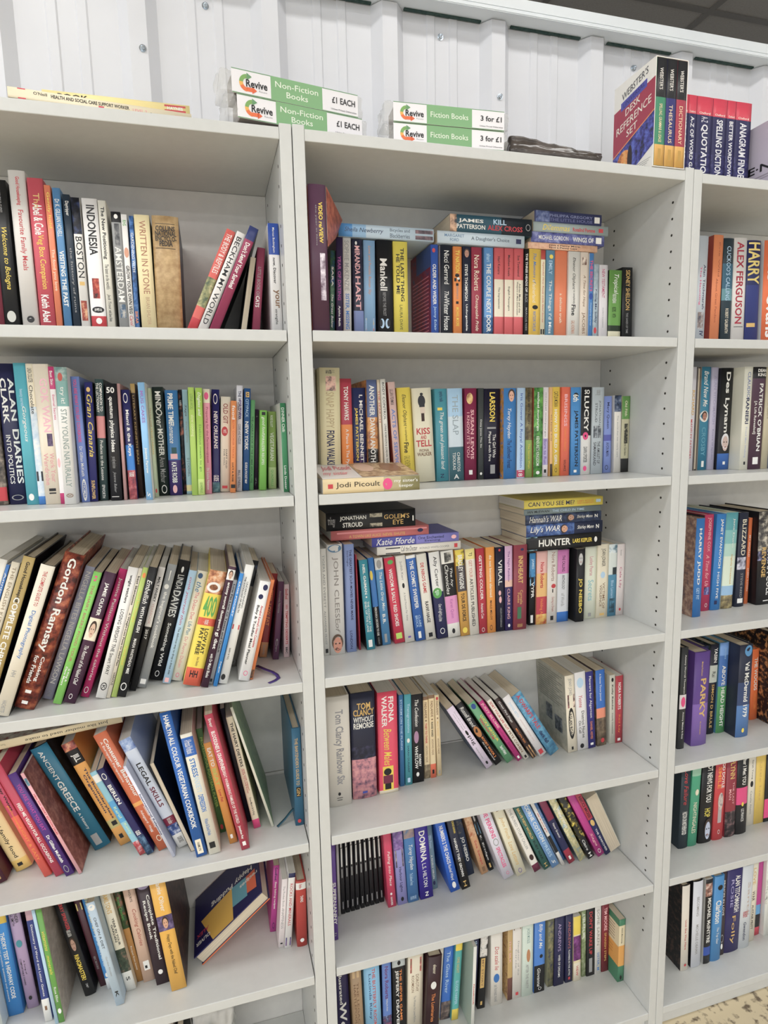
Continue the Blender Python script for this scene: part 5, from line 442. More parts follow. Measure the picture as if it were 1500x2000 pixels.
('p', 0.6987, 0.131, 1.2717, 90, 0.0134, 0.1963, 0.125, '6c7c80', '6c7c80', 't;17171b;0.04;0.32;0.3;0.7;IAN McEWAN|t;a9c6de;0.36;0.78;0.3;0.7;THE CHILD IN TIME', 'grey pale-blue-lettered paperback lying flat, fourth up in the right pile, middle bookcase third shelf', 9),
('p', 0.7041, 0.131, 1.2855, 90, 0.0196, 0.2017, 0.125, 'd9c640', 'd9c640', 't;20234d;0.05;0.63;0.25;0.75;CAN YOU SEE ME?|t;e0843a;0.67;0.88;0.5;0.68;LIBBY SCOTT|t;e0843a;0.67;0.88;0.25;0.42;REBECCA WESTCOTT|R;a9c6de;0.91;0.97;0.35;0.7', 'yellow navy-lettered paperback lying flat, top in the right pile, middle bookcase third shelf', 9),
('k', 0.0347, 0.0902, 0.6879, 0, 0.0489, 0.2425, 0.155, 'cfcac0', 'cfcac0', 'b;8a8a90;0.12;0.8;0.28;0.72;Tom Clancy Rainbow Six|E;17171b;0.87;0.9;0.4;0.52|R;17171b;0.92;0.925;0.35;0.6|R;17171b;0.94;0.945;0.36;0.58', 'off-white hardback at the far left, left of the dark-purple one, middle bookcase fourth shelf', 7),
('k', 0.0886, 0.1012, 0.6879, 0, 0.0528, 0.2376, 0.155, '20243a', '20243a', 'Z;~20243a,3a3a58,181c2c;0.5;0.62;0.2;0.8|Z;~c0808c,5a4a64,d89a9c;0.62;1;0.2;0.8|H;c9a45a;0.09;0.15;0.25;0.8;TOM|H;c9a45a;0.15;0.21;0.1;0.95;CLANCY|H;f2f1ec;0.22;0.27;0.1;0.92;WITHOUT|H;f2f1ec;0.275;0.33;0.1;0.92;REMORSE|R;3a4a9c;0.93;0.95;0.4;0.6', 'thick dark-purple pink-footed gold-lettered hardback between off-white and crimson books, middle bookcase fourth shelf', 7),
('p', 0.1474, 0.1038, 0.6879, 0, 0.0429, 0.2312, 0.128, 'd8415c', 'd8415c', 'b;f2f1ec;0.05;0.3;0.55;0.82;FIONA|b;f2f1ec;0.04;0.34;0.2;0.47;WALKER|i;f0d33c;0.36;0.72;0.28;0.68;Between Males|Z;e9dfc6;0.965;1;0.2;0.8|R;f0d33c;0.73;0.97;0.2;0.75|E;17171b;0.75;0.82;0.25;0.65|R;6a2440;0.82;0.9;0.22;0.72|R;17171b;0.9;0.96;0.3;0.62', 'thick crimson cream-footed yellow-lettered paperback between dark-purple and mid-blue books, middle bookcase fourth shelf', 7),
('p', 0.1988, 0.1185, 0.6879, 0, 0.0101, 0.2126, 0.14, '2c6a9c', '2c6a9c', 't;a9c6de;0.05;0.6;0.3;0.7;STORM ON THE PLAINS', 'slim mid-blue pale-blue-lettered paperback between crimson and teal books, middle bookcase fourth shelf', 7),
('p', 0.2115, 0.1188, 0.6879, 0, 0.0157, 0.2116, 0.1397, '3f94a0', '3f94a0', 't;a9c6de;0.1;0.42;0.3;0.75;Transgressions|E;f2f1ec;0.48;0.53;0.3;0.7|t;20234d;0.56;0.86;0.35;0.6;SARAH DUNANT|R;a9c6de;0.92;0.97;0.3;0.7', 'teal pale-blue-lettered paperback between mid-blue and black books, middle bookcase fourth shelf', 7),
('p', 0.228, 0.1217, 0.6879, 0, 0.0274, 0.2072, 0.1368, '17171b', '17171b', 'i;f2f1ec;0.06;0.36;0.3;0.6;The Confession|E;a07a98;0.41;0.55;0.2;0.6|b;f2f1ec;0.68;0.82;0.58;0.78;ROBERT|b;f2f1ec;0.58;0.84;0.25;0.52;WHITLOW|E;f2f1ec;0.88;0.93;0.35;0.6', 'black white-lettered paperback between teal and beige books, middle bookcase fourth shelf', 7),
('p', 0.2603, 0.1301, 0.6879, 0.98, 0.0135, 0.1945, 0.1284, 'd2bd94', 'd2bd94', 'Z;7a5a40;0;0.04;0.2;0.8|Z;~8a7a60,5a4a38,b0a080;0.83;1;0.2;0.8|b;7a5a40;0.07;0.26;0.3;0.7;FADLANDE|E;7a5a40;0.28;0.3;0.35;0.65|b;b8343c;0.32;0.57;0.3;0.65;THEY TO THINK|t;7a5a40;0.6;0.8;0.3;0.65;HOOVIO FADE', 'beige tan-footed red-lettered paperback between black and beige books, middle bookcase fourth shelf', 7),
('p', 0.2742, 0.1284, 0.6879, 0.93, 0.0132, 0.197, 0.1301, 'd2bd94', 'd2bd94', 'Z;7a5a40;0;0.04;0.2;0.8|Z;d8684a;0.83;1;0.2;0.8|b;7a5a40;0.07;0.26;0.3;0.7;FADLANDE|E;7a5a40;0.28;0.3;0.35;0.65|b;17171b;0.32;0.5;0.3;0.65;RANSE WARD|t;7a5a40;0.53;0.72;0.3;0.65;HOOVIO FADE|R;17171b;0.9;0.95;0.3;0.65', 'beige coral-footed brown-lettered paperback between two beige books, middle bookcase fourth shelf', 7),
('p', 0.291, 0.1306, 0.6879, 1.65, 0.0106, 0.1938, 0.1279, 'd2bd94', 'd2bd94', 'E;b8343c;0.02;0.06;0.3;0.8|b;7a5a40;0.07;0.24;0.3;0.7;FADLANDE|E;7a5a40;0.27;0.29;0.35;0.65|t;c9a45a;0.32;0.5;0.3;0.65;MILK WOOD|t;7a5a40;0.53;0.72;0.3;0.65;HOOVIO FADE|R;8c8c8c;0.93;0.97;0.3;0.65', 'slim beige brown-lettered paperback between beige and pale-pink books, middle bookcase fourth shelf', 7),
('p', 0.4089, 0.1234, 0.6879, 31.59, 0.0181, 0.1864, 0.128, 'd8c8dc', '~3a4a68,2c3a54,4a5a78', 't;8c8c8c;0.08;0.36;0.55;0.7;Horrible really|t;8c8c8c;0.1;0.36;0.3;0.45;much nice if these|E;17171b;0.38;0.46;0.35;0.65|t;17171b;0.47;0.62;0.25;0.75;pig|t;8c8c8c;0.66;0.85;0.3;0.5;Andrew Cowan|E;17171b;0.9;0.95;0.35;0.65', 'leaning pale-pink black-lettered paperback between beige and black books, middle bookcase fourth shelf', 7),
('p', 0.4356, 0.1305, 0.6879, 31.73, 0.0175, 0.1901, 0.128, '17151a', '17151a', "i;f2f1ec;0.06;0.38;0.25;0.75;Russell Brand|E;b0703a;0.38;0.55;0.1;0.9|b;e0843a;0.56;0.9;0.45;0.75;BOOKY WOOK 2|i;f2f1ec;0.62;0.93;0.15;0.4;this time it's personal", 'leaning black white-lettered paperback between pale-pink and green books, middle bookcase fourth shelf', 7),
('p', 0.4652, 0.1305, 0.6879, 32.05, 0.018, 0.1873, 0.128, '5c9a6c', '5c9a6c', 'E;2a4a8c;0.02;0.1;0.2;0.8|b;f0d33c;0.22;0.66;0.5;0.8;LUCKY ARTHUR|b;b8343c;0.25;0.6;0.15;0.45;PERRONATIUM|b;f2f1ec;0.74;0.88;0.25;0.75;Sarah Hilary', 'leaning green yellow-lettered paperback between black and magenta books, middle bookcase fourth shelf', 7),
('p', 0.4935, 0.1305, 0.6879, 32.34, 0.0119, 0.19, 0.128, 'b82c78', 'b82c78', 'b;e8b0b4;0.03;0.45;0.2;0.75;JUDY BLUME|t;8a1a58;0.46;0.85;0.25;0.7;Summer Sisters|R;f2f1ec;0.93;0.97;0.3;0.7', 'leaning magenta pale-pink-lettered paperback between green and off-white books, middle bookcase fourth shelf', 7),
('p', 0.5111, 0.1305, 0.6879, 31.57, 0.012, 0.1884, 0.128, 'dcd6c8', 'dcd6c8', 'b;b8343c;0.03;0.5;0.25;0.7;SORT YOUR LIFE OUT|b;7a5a40;0.52;0.88;0.25;0.7;PETE COHEN|R;17171b;0.94;0.98;0.3;0.7', 'leaning off-white red-lettered paperback between magenta and dark-brown books, middle bookcase fourth shelf', 7),
('p', 0.5318, 0.1305, 0.6879, 31.88, 0.0119, 0.1894, 0.128, '3a2a28', '3a2a28', 'i;f2f1ec;0.05;0.4;0.3;0.75;Great Fire Dogs|t;e0843a;0.5;0.75;0.3;0.65;MEGAN RIX|R;~8a6a48,d8a060,3a2a28;0.8;1;0.1;0.9', 'leaning dark-brown white-lettered paperback between off-white and white books, middle bookcase fourth shelf', 7),
('p', 0.5516, 0.1305, 0.6879, 31.77, 0.0187, 0.1895, 0.128, 'dcd8d8', 'dcd8d8', 't;a9c6de;0.1;0.34;0.3;0.6;DIANA BETH|t;c0a8a8;0.38;0.75;0.35;0.6;anxious to please you|R;b8343c;0.9;0.97;0.2;0.75', 'leaning white pale-pink-lettered paperback between dark-brown and mid-blue books, middle bookcase fourth shelf', 7),
('p', 0.5782, 0.1285, 0.6879, 32.69, 0.0256, 0.1934, 0.13, '~4a8cb0,6aa8c4,3a7098', '~4a8cb0,6aa8c4,3a7098', "b;b8343c;0.03;0.58;0.35;0.75;A DWARF'S TALE|b;20234d;0.62;0.82;0.3;0.65;dark fall", 'leaning mid-blue red-lettered paperback between white and cream books, middle bookcase fourth shelf', 7),
('p', 0.6243, 0.1265, 0.6879, 4.17, 0.0252, 0.1957, 0.132, 'dcd2bc', '~a09a8a,aca494,94907e', 't;8c8c8c;0.04;0.26;0.3;0.7;JENNY JONES|R;~4a3034,a06a6c,d8c0b0;0.25;0.42;0.2;0.95|O;17171b;0.42;0.83;0.2;0.85|b;17171b;0.46;0.8;0.3;0.6;RAGLAN ROAD|R;17171b;0.93;0.97;0.4;0.6', 'cream black-lettered paperback between mid-blue and white books, middle bookcase fourth shelf', 7),
('p', 0.652, 0.1285, 0.6879, 4.33, 0.0295, 0.1988, 0.13, 'd6d4d4', 'd6d4d4', 'E;a9c6de;0.07;0.2;0.2;0.8|i;b8343c;0.3;0.45;0.3;0.65;Yvonne|t;17171b;0.5;0.85;0.5;0.75;District Nurse|t;17171b;0.62;0.78;0.2;0.42;On Call|E;17171b;0.92;0.98;0.25;0.6', 'white black-lettered paperback between cream and purple books, middle bookcase fourth shelf', 7),
('p', 0.682, 0.1285, 0.6879, 3.95, 0.0198, 0.1969, 0.13, '33307a', '33307a', 't;f2f1ec;0.06;0.6;0.3;0.7;Flowers for Algernon|t;e0843a;0.65;0.88;0.35;0.65;DANIEL KEYES|R;f2f1ec;0.93;0.96;0.3;0.7', 'purple white-lettered paperback between white and blue books, middle bookcase fourth shelf', 7),
('p', 0.708, 0.1305, 0.6879, 3.35, 0.0252, 0.1961, 0.128, '~6a5a48,8a7860,4a4038', '~6a5a48,8a7860,4a4038', 'Z;2f68b8;0;0.5;0.2;0.8|Z;e0886a;0.5;0.63;0.2;0.8|t;f2f1ec;0.05;0.4;0.35;0.6;A Stones Throw Journal|E;b8343c;0.9;0.96;0.4;0.8', 'blue brown-topped white-lettered paperback between purple and off-white books, middle bookcase fourth shelf', 7),
('p', 0.743, 0.1305, 0.6879, 1.98, 0.0155, 0.1785, 0.128, 'bfbdb0', 'bfbdb0', 'E;17171b;0.04;0.1;0.3;0.7|b;17171b;0.14;0.5;0.3;0.65;Kelly Reichs|t;17171b;0.55;0.85;0.35;0.6;Deadly Decisions', 'off-white black-lettered paperback between blue and red books, middle bookcase fourth shelf', 7),
('p', 0.7589, 0.1305, 0.6879, 1.32, 0.0201, 0.1738, 0.128, 'b03a46', 'c86a64', 'b;f2f1ec;0.1;0.5;0.3;0.7;NORA ROBERTS|t;e0843a;0.58;0.85;0.35;0.65;Red Lily|R;f2f1ec;0.93;0.97;0.3;0.7', 'red white-lettered paperback at the far right beside the off-white one, middle bookcase fourth shelf', 7),
('p', 0.0296, 0.0679, 0.3989, 0, 0.0099, 0.245, 0.19, '5c3a8c', '5c3a8c', 'b;f2f1ec;0.45;0.85;0.2;0.85;SUPERNANNY|t;8c8c8c;0.93;0.96;0.3;0.7;h', 'purple paperback at the far left, left of the silver one, middle bookcase fifth shelf', 6),
('p', 0.0523, 0.1287, 0.3989, 0, 0.0055, 0.1863, 0.1298, 'a8a4a0', 'a8a4a0', '', 'slim silver paperback between purple and black books, middle bookcase fifth shelf', 6),
('p', 0.0598, 0.1322, 0.3989, 0, 0.0092, 0.178, 0.1175, '16161a', '16161a', 'R;f2f1ec;0;0.09;0.3;0.6|R;f2f1ec;0.1;0.35;0.35;0.65|R;8c8c8c;0.38;0.5;0.35;0.65|R;8c8c8c;0.83;0.93;0.4;0.6', 'leftmost of nine slim black books alike, middle bookcase fifth shelf', 17),
('p', 0.071, 0.1333, 0.3989, 0, 0.0091, 0.178, 0.1175, '16161a', '16161a', 'R;f2f1ec;0;0.09;0.3;0.6|R;f2f1ec;0.1;0.35;0.35;0.65|R;8c8c8c;0.38;0.5;0.35;0.65|R;8c8c8c;0.83;0.93;0.4;0.6', 'second from left of nine slim black books alike, middle bookcase fifth shelf', 17),
('p', 0.0822, 0.134, 0.3989, 0, 0.0094, 0.178, 0.1175, '16161a', '16161a', 'R;f2f1ec;0;0.08;0.3;0.6|R;f2f1ec;0.09;0.35;0.35;0.65|R;8c8c8c;0.38;0.5;0.35;0.65|R;8c8c8c;0.83;0.93;0.4;0.6', 'third from left of nine slim black books alike, middle bookcase fifth shelf', 17),
('p', 0.0934, 0.1347, 0.3989, 0, 0.009, 0.178, 0.1175, '16161a', '16161a', 'R;f2f1ec;0;0.09;0.3;0.6|R;f2f1ec;0.1;0.34;0.35;0.65|R;8c8c8c;0.38;0.5;0.35;0.65|R;8c8c8c;0.83;0.93;0.4;0.6', 'fourth from left of nine slim black books alike, middle bookcase fifth shelf', 17),
('p', 0.1056, 0.1357, 0.3989, 0.88, 0.0092, 0.178, 0.1175, '16161a', '16161a', 'R;f2f1ec;0;0.09;0.3;0.6|R;f2f1ec;0.1;0.35;0.35;0.65|R;8c8c8c;0.38;0.5;0.35;0.65|R;8c8c8c;0.83;0.93;0.4;0.6', 'middle one of nine slim black books alike, middle bookcase fifth shelf', 17),
('p', 0.1168, 0.1367, 0.3989, 1.13, 0.0095, 0.178, 0.1175, '16161a', '16161a', 'R;f2f1ec;0;0.07;0.3;0.6|R;f2f1ec;0.1;0.35;0.35;0.65|R;8c8c8c;0.38;0.5;0.35;0.65|R;8c8c8c;0.83;0.93;0.4;0.6', 'fourth from right of nine slim black books alike, middle bookcase fifth shelf', 17),
('p', 0.1283, 0.1375, 0.3989, 1.29, 0.0096, 0.178, 0.1175, '16161a', '16161a', 'R;f2f1ec;0;0.09;0.3;0.6|R;f2f1ec;0.1;0.33;0.35;0.65|R;8c8c8c;0.38;0.5;0.35;0.65|R;8c8c8c;0.83;0.93;0.4;0.6', 'third from right of nine slim black books alike, middle bookcase fifth shelf', 17),
('p', 0.1401, 0.1384, 0.3989, 1.54, 0.0096, 0.178, 0.1175, '16161a', '16161a', 'R;f2f1ec;0;0.09;0.3;0.6|R;f2f1ec;0.1;0.35;0.35;0.65|R;8c8c8c;0.38;0.5;0.35;0.65|R;8c8c8c;0.83;0.93;0.4;0.6', 'second from right of nine slim black books alike, middle bookcase fifth shelf', 17),
('p', 0.1516, 0.1394, 0.3989, 1.8, 0.0094, 0.178, 0.1175, '16161a', '16161a', 'R;f2f1ec;0;0.09;0.3;0.6|R;f2f1ec;0.1;0.35;0.35;0.65|R;8c8c8c;0.38;0.5;0.35;0.65|R;8c8c8c;0.83;0.93;0.4;0.6', 'rightmost of nine slim black books alike, middle bookcase fifth shelf', 17),
('p', 0.1653, 0.1185, 0.3989, 3.04, 0.0187, 0.214, 0.14, 'c93a5c', 'c93a5c', 'i;f2f1ec;0.35;0.75;0.3;0.7;Falling into Place|E;f2f1ec;0.83;0.86;0.35;0.6|t;f2f1ec;0.88;0.98;0.35;0.6;HARPER', 'crimson white-lettered paperback between black and periwinkle books, middle bookcase fifth shelf', 6),
('p', 0.1882, 0.1185, 0.3989, 3.08, 0.0224, 0.214, 0.14, '8c8ac4', '8c8ac4', 'Z;~7a5a9c,a08ab8,5a4a7c;0;0.36;0.2;0.8|R;~6a5a64,a89a90,3a3440;0.36;0.56;0.1;0.9|t;20234d;0.56;0.85;0.3;0.65;Harbour Lights|E;17171b;0.91;0.96;0.35;0.65', 'periwinkle purple-topped navy-lettered paperback between crimson and mid-blue books, middle bookcase fifth shelf', 6),
('p', 0.2128, 0.1185, 0.3989, 3.02, 0.0249, 0.214, 0.14, '3f74ac', '3f74ac', 'Z;~a08a84,8a7a8a,5a7aa0;0;0.25;0.2;0.8|i;f2f1ec;0.33;0.62;0.3;0.75;Torey Hayden|t;a9c6de;0.66;0.8;0.3;0.6;The Sunflower Forest|t;a9c6de;0.93;0.97;0.2;0.8;THORSONS', 'mid-blue grey-topped white-lettered paperback between periwinkle and purple books, middle bookcase fifth shelf', 6),
('p', 0.2423, 0.1185, 0.3989, 4.17, 0.0309, 0.214, 0.14, '33208c', '33208c', 'b;f2f1ec;0.2;0.56;0.3;0.75;DOMINA|t;f2f1ec;0.58;0.86;0.35;0.65;L.S. HILTON|b;f2f1ec;0.92;0.97;0.4;0.65;N', 'purple white-lettered paperback between mid-blue and grey books, middle bookcase fifth shelf', 6),
('p', 0.2778, 0.1407, 0.3989, 4.72, 0.0147, 0.178, 0.1175, '6a8798', '6a8798', 't;a9c6de;0.22;0.4;0.3;0.7;Ellis Peters|t;f2f1ec;0.5;0.85;0.35;0.65;A NOBLE VIRGIN|E;20234d;0.88;0.94;0.3;0.7', 'grey white-lettered paperback between purple and blue books, middle bookcase fifth shelf', 6),
('p', 0.3167, 0.1185, 0.3989, 11.84, 0.023, 0.214, 0.14, '1f5cc0', '1f5cc0', 'b;f2f1ec;0.18;0.65;0.3;0.7;NUMBERS 2 THE CHAOS|i;f2f1ec;0.66;0.86;0.35;0.65;Rachel Ward|E;f2f1ec;0.88;0.96;0.3;0.7', 'leaning blue white-lettered paperback between grey and dark-purple books, middle bookcase fifth shelf', 6),
('p', 0.3452, 0.1185, 0.3989, 11.87, 0.0208, 0.214, 0.14, '1a1e34', '1a1e34', "Z;141416;0.62;1;0.2;0.8|t;f0d33c;0.15;0.3;0.5;0.75;SOPHIE HANNAH|b;f2f1ec;0.36;0.84;0.3;0.6;HAVEN'T THEY GROWN|t;c9a45a;0.9;0.97;0.3;0.65;H", 'leaning dark-purple black-footed white-lettered paperback between blue and dark-teal books, middle bookcase fifth shelf', 6),
('p', 0.3739, 0.1559, 0.3989, 12.46, 0.019, 0.214, 0.1026, '1f2f4a', '1f2f4a', 'Z;~1f2f4a,6a6458,2a3c5c;0;0.45;0.2;0.8|b;f2f1ec;0.5;0.82;0.25;0.75;JO NESBO', 'leaning dark-teal white-lettered paperback between dark-purple and peach books, middle bookcase fifth shelf', 6),
('p', 0.4089, 0.1495, 0.3989, 16.44, 0.0181, 0.214, 0.109, 'c9986c', 'c9986c', 'Z;~c9a07c,b0603c,d8b890;0.1;0.5;0.2;0.8|t;b8343c;0.55;0.88;0.3;0.7;Sea Swept|R;7a5a40;0.91;0.97;0.3;0.7', 'leaning peach red-lettered paperback between dark-teal and black books, middle bookcase fifth shelf', 6),
('p', 0.4326, 0.1556, 0.3989, 17.59, 0.0116, 0.214, 0.1029, '17171a', '17171a', 'R;~3a6a8a,8ab0c0,20303c;0.35;0.5;0.1;0.9|b;f2f1ec;0.15;0.32;0.3;0.7;Mar Geraldin|t;f2f1ec;0.52;0.86;0.3;0.7;E. Eridge|R;c9a45a;0.9;0.96;0.3;0.65', 'leaning black white-lettered paperback between peach and white books, middle bookcase fifth shelf', 6),
('p', 0.4533, 0.1185, 0.3989, 19.61, 0.0263, 0.226, 0.14, 'd8d4e0', 'd8d4e0', 'b;d8447e;0.1;0.48;0.3;0.7;SUE PERKINS|O;8c8c8c;0.49;0.58;0.25;0.75|b;d8447e;0.6;0.86;0.3;0.65;SPECTACLES|O;d8447e;0.92;0.96;0.4;0.65', 'leaning white magenta-lettered paperback reading "SPECTACLES", middle bookcase fifth shelf', 6),
('p', 0.4877, 0.1185, 0.3989, 19.59, 0.0249, 0.214, 0.14, 'dfd8bc', 'dfd8bc', 'R;7a5a40;0.08;0.12;0.3;0.6|i;c9a45a;0.2;0.5;0.3;0.7;John Finch|i;c9a45a;0.54;0.86;0.3;0.7;Love Letters|O;6a4a9c;0.91;0.97;0.3;0.65', 'leaning cream gold-lettered paperback between white and off-white books, middle bookcase fifth shelf', 6),
('p', 0.5335, 0.1185, 0.3989, 23.79, 0.018, 0.214, 0.14, 'd8d2c8', 'd8d2c8', 't;8c8c8c;0.1;0.68;0.3;0.65;THE BURIED STORY CALLER|E;3a2420;0.76;0.84;0.2;0.8|Z;6a2440;0.9;1;0.2;0.8', 'leaning off-white maroon-footed grey-lettered paperback between cream and dark-green books, middle bookcase fifth shelf', 6),
('p', 0.5607, 0.1185, 0.3989, 25.37, 0.0172, 0.214, 0.14, '2c6058', '2c6058', 'b;c9a45a;0.1;0.55;0.3;0.65;BRAVE NEW WORLD|t;17171b;0.58;0.86;0.3;0.65;RUBY WAX|t;c9a45a;0.92;0.97;0.3;0.7;H', 'leaning dark-green gold-lettered paperback between off-white and mid-blue books, middle bookcase fifth shelf', 6),
('p', 0.5825, 0.1185, 0.3989, 25.86, 0.0201, 0.214, 0.14, '6a96c8', '6a96c8', 'b;f2f1ec;0.08;0.62;0.3;0.75;CORNE COTTON|t;a9c6de;0.64;0.85;0.3;0.7;PRESS|i;f2f1ec;0.9;0.96;0.3;0.7;S', 'leaning mid-blue white-lettered paperback between dark-green and off-white books, middle bookcase fifth shelf', 6),
('p', 0.6093, 0.1185, 0.3989, 26.1, 0.008, 0.214, 0.14, 'cfcac4', 'cfcac4', 'Z;17171b;0.55;0.8;0.2;0.8|b;b8343c;0.2;0.5;0.3;0.7;Stop', 'slim leaning off-white black-banded red-lettered paperback between two mid-blue books, middle bookcase fifth shelf', 6),
('p', 0.6186, 0.1331, 0.3989, 25.77, 0.0085, 0.19, 0.1254, '5a8ac8', '5a8ac8', 't;f2f1ec;0.1;0.5;0.3;0.7;The Nights', 'slim leaning mid-blue white-lettered paperback between off-white and navy books, middle bookcase fifth shelf', 6),
('p', 0.629, 0.1185, 0.3989, 25.52, 0.0174, 0.214, 0.14, '22244c', '22244c', 'Z;7a2444;0;0.35;0.2;0.8|Z;9c2a40;0.8;1;0.2;0.8|t;f2f1ec;0.4;0.62;0.35;0.65;Never Greener|R;f2f1ec;0.9;0.95;0.35;0.65', 'leaning navy maroon-topped white-lettered paperback between mid-blue and beige books, middle bookcase fifth shelf', 6),
('p', 0.6584, 0.1185, 0.3989, 26.54, 0.0181, 0.214, 0.14, '~b8b078,7aa0b4,d8d0a8', '6a7a8a', 'b;f2f1ec;0.2;0.5;0.25;0.75;Watery Ways', 'leaning beige white-lettered paperback between navy and black books, middle bookcase fifth shelf', 6),
('p', 0.684, 0.1185, 0.3989, 26.11, 0.0176, 0.214, 0.14, '~1c1c18,d8c040,2a2a22', '~1c1c18,d8c040,2a2a22', 'b;17171b;0.3;0.55;0.3;0.75;COVER YOUR TRACKS|Z;17171b;0.7;1;0.2;0.8|i;f2f1ec;0.72;0.88;0.3;0.65;Claire|b;f2f1ec;0.92;0.98;0.3;0.7;H', 'leaning black paperback between beige and magenta books, middle bookcase fifth shelf', 6),
('p', 0.7118, 0.1185, 0.3989, 27.14, 0.0184, 0.214, 0.14, 'b03080', 'b03080', 'i;f2f1ec;0.15;0.6;0.3;0.7;Fashioned Small Queens|i;e8b0b4;0.65;0.85;0.3;0.7;Saga|O;f2f1ec;0.9;0.96;0.3;0.7', 'leaning magenta white-lettered paperback between black and navy books, middle bookcase fifth shelf', 6),
('p', 0.7333, 0.1185, 0.3989, 27.27, 0.0149, 0.214, 0.14, '22245c', '22245c', 'Z;a02a40;0;0.45;0.2;0.8|b;3a1428;0.1;0.42;0.3;0.75;NICCI MOSS|E;c9a45a;0.46;0.55;0.15;0.85|t;f2f1ec;0.6;0.95;0.35;0.65;THE SEARCHER', 'leaning navy dark-red-topped dark-purple-lettered paperback between magenta and white books, middle bookcase fifth shelf', 6),
('fp', 0.7502, 0.1235, 0.3989, 25.4, 0.0319, 0.1753, 0.135, 'd8dcd4', 'c0ccc0', '', 'white book at the far right beside the navy one, middle bookcase fifth shelf', 6),
('p', 0.0441, 0.1291, 0.0539, 1.17, 0.0284, 0.2084, 0.1294, '2a2450', '2a2450', 'Z;2f6a9c;0;0.02;0.2;0.8|b;f2f1ec;0.02;0.42;0.25;0.5;Illustrated|b;f2f1ec;0.4;0.98;0.2;0.75;World', 'navy white-lettered paperback at the far left, left of the tan one, middle bookcase bottom shelf', 5),
('p', 0.0767, 0.1226, 0.0539, 1.17, 0.0255, 0.2059, 0.1359, 'a88a68', 'a88a68', 'R;c8aa80;0.02;0.1;0.2;0.8|t;7a5a40;0.16;0.9;0.52;0.7;THE LEGACY OF|t;7a5a40;0.18;0.9;0.25;0.45;HARTLEPOOL HALL', 'tan brown-lettered paperback between navy and light-blue books, middle bookcase bottom shelf', 5),
('p', 0.108, 0.1285, 0.0539, 0.81, 0.037, 0.2047, 0.13, '7fb8dc', '7fb8dc', 'b;c05a5a;0.06;0.8;0.52;0.72;THE BUTTERFLY ROOM|t;2a4a7a;0.12;0.7;0.25;0.45;Lucinda Riley|R;~c0a070,d8d0c0;0.85;1;0.2;0.8', 'thick light-blue coral-lettered paperback between tan and periwinkle books, middle bookcase bottom shelf', 5),
('p', 0.1492, 0.1305, 0.0539, 0, 0.0215, 0.2027, 0.128, '5a7cc0', '1c2448', 'b;6a3a70;0.08;0.5;0.3;0.7;Nora Roberts|t;f2f1ec;0.5;0.66;0.35;0.6;Holding the dream|Z;~3a3a60,a05a78,8a9ac0;0.72;1;0.2;0.8', 'periwinkle dark-blue-footed plum-lettered paperback between light-blue and black books, middle bookcase bottom shelf', 5),
('p', 0.1734, 0.1285, 0.0539, 0, 0.0313, 0.199, 0.13, '17171a', '17171a', 'Z;a8b0b0;0;0.1;0.2;0.8|E;17171b;0.02;0.08;0.4;0.65|b;e0843a;0.14;0.82;0.55;0.72;THE NEVER GAME|b;f2f1ec;0.14;0.9;0.2;0.48;JEFFERY DEAVER', 'black silver-topped white-lettered paperback between periwinkle and cream books, middle bookcase bottom shelf', 5),
('p', 0.2072, 0.1285, 0.0549, -1.46, 0.0375, 0.1999, 0.13, 'd9cfb8', 'd9cfb8', 'R;~b05a58,d9c0a8,8a6a58;0.05;0.24;0.15;0.9|t;7a5a40;0.27;0.5;0.52;0.72;DOROTHY|t;7a5a40;0.28;0.5;0.25;0.42;KOOMSON|t;8c8c8c;0.55;0.9;0.4;0.55;The Woman He Loved Before', 'thick cream grey-lettered paperback between black and dark-brown books, middle bookcase bottom shelf', 5),
('k', 0.2451, 0.1085, 0.0558, -3.27, 0.0338, 0.199, 0.15, '33161c', '33161c', 't;e9dfc6;0.1;0.22;0.35;0.6;eleanor|E;f2f1ec;0.32;0.42;0.25;0.65|t;e0843a;0.48;0.85;0.35;0.6;The Luminaries', 'dark-brown orange-lettered hardback between cream and off-white books, middle bookcase bottom shelf', 5),
('p', 0.2793, 0.1327, 0.0546, -3.97, 0.0102, 0.1996, 0.125, 'd8d2c0', 'd8d2c0', 'Z;f0d33c;0.97;1;0.2;0.8|t;20234d;0.1;0.4;0.3;0.7;Summer Songs|t;20234d;0.5;0.8;0.35;0.65;A Chorus', 'slim off-white yellow-footed navy-lettered paperback between dark-brown and blue books, middle bookcase bottom shelf', 5),
('p', 0.2909, 0.1305, 0.0555, -3.82, 0.0247, 0.2011, 0.128, '2f66b8', '2f66b8', 'Z;~6a5a54,3a3a48,a08a80;0.76;1;0.2;0.8|t;a9c6de;0.1;0.65;0.3;0.65;The Glass River', 'blue brown-footed pale-blue-lettered paperback between off-white and turquoise books, middle bookcase bottom shelf', 5),
('p', 0.3166, 0.1224, 0.055, -3.8, 0.0171, 0.2097, 0.125, '4aa3a0', '4aa3a0', 'Z;f0d33c;0;0.12;0.2;0.8|Z;f0d33c;0.86;1;0.2;0.8|t;c9a45a;0.2;0.4;0.3;0.7;ONE NIGHT|t;a9c6de;0.5;0.8;0.3;0.7;ELODIE HARPER', 'turquoise yellow-footed pale-blue-lettered paperback between blue and off-white books, middle bookcase bottom shelf', 5),
('p', 0.3521, 0.0885, 0.0542, -2.15, 0.0082, 0.2183, 0.17, 'd4d4cc', 'a4b0a4', 'b;b8343c;0.45;0.7;0.3;0.7;Notebook', 'slim off-white red-lettered paperback reading "Notebook", middle bookcase bottom shelf', 5),
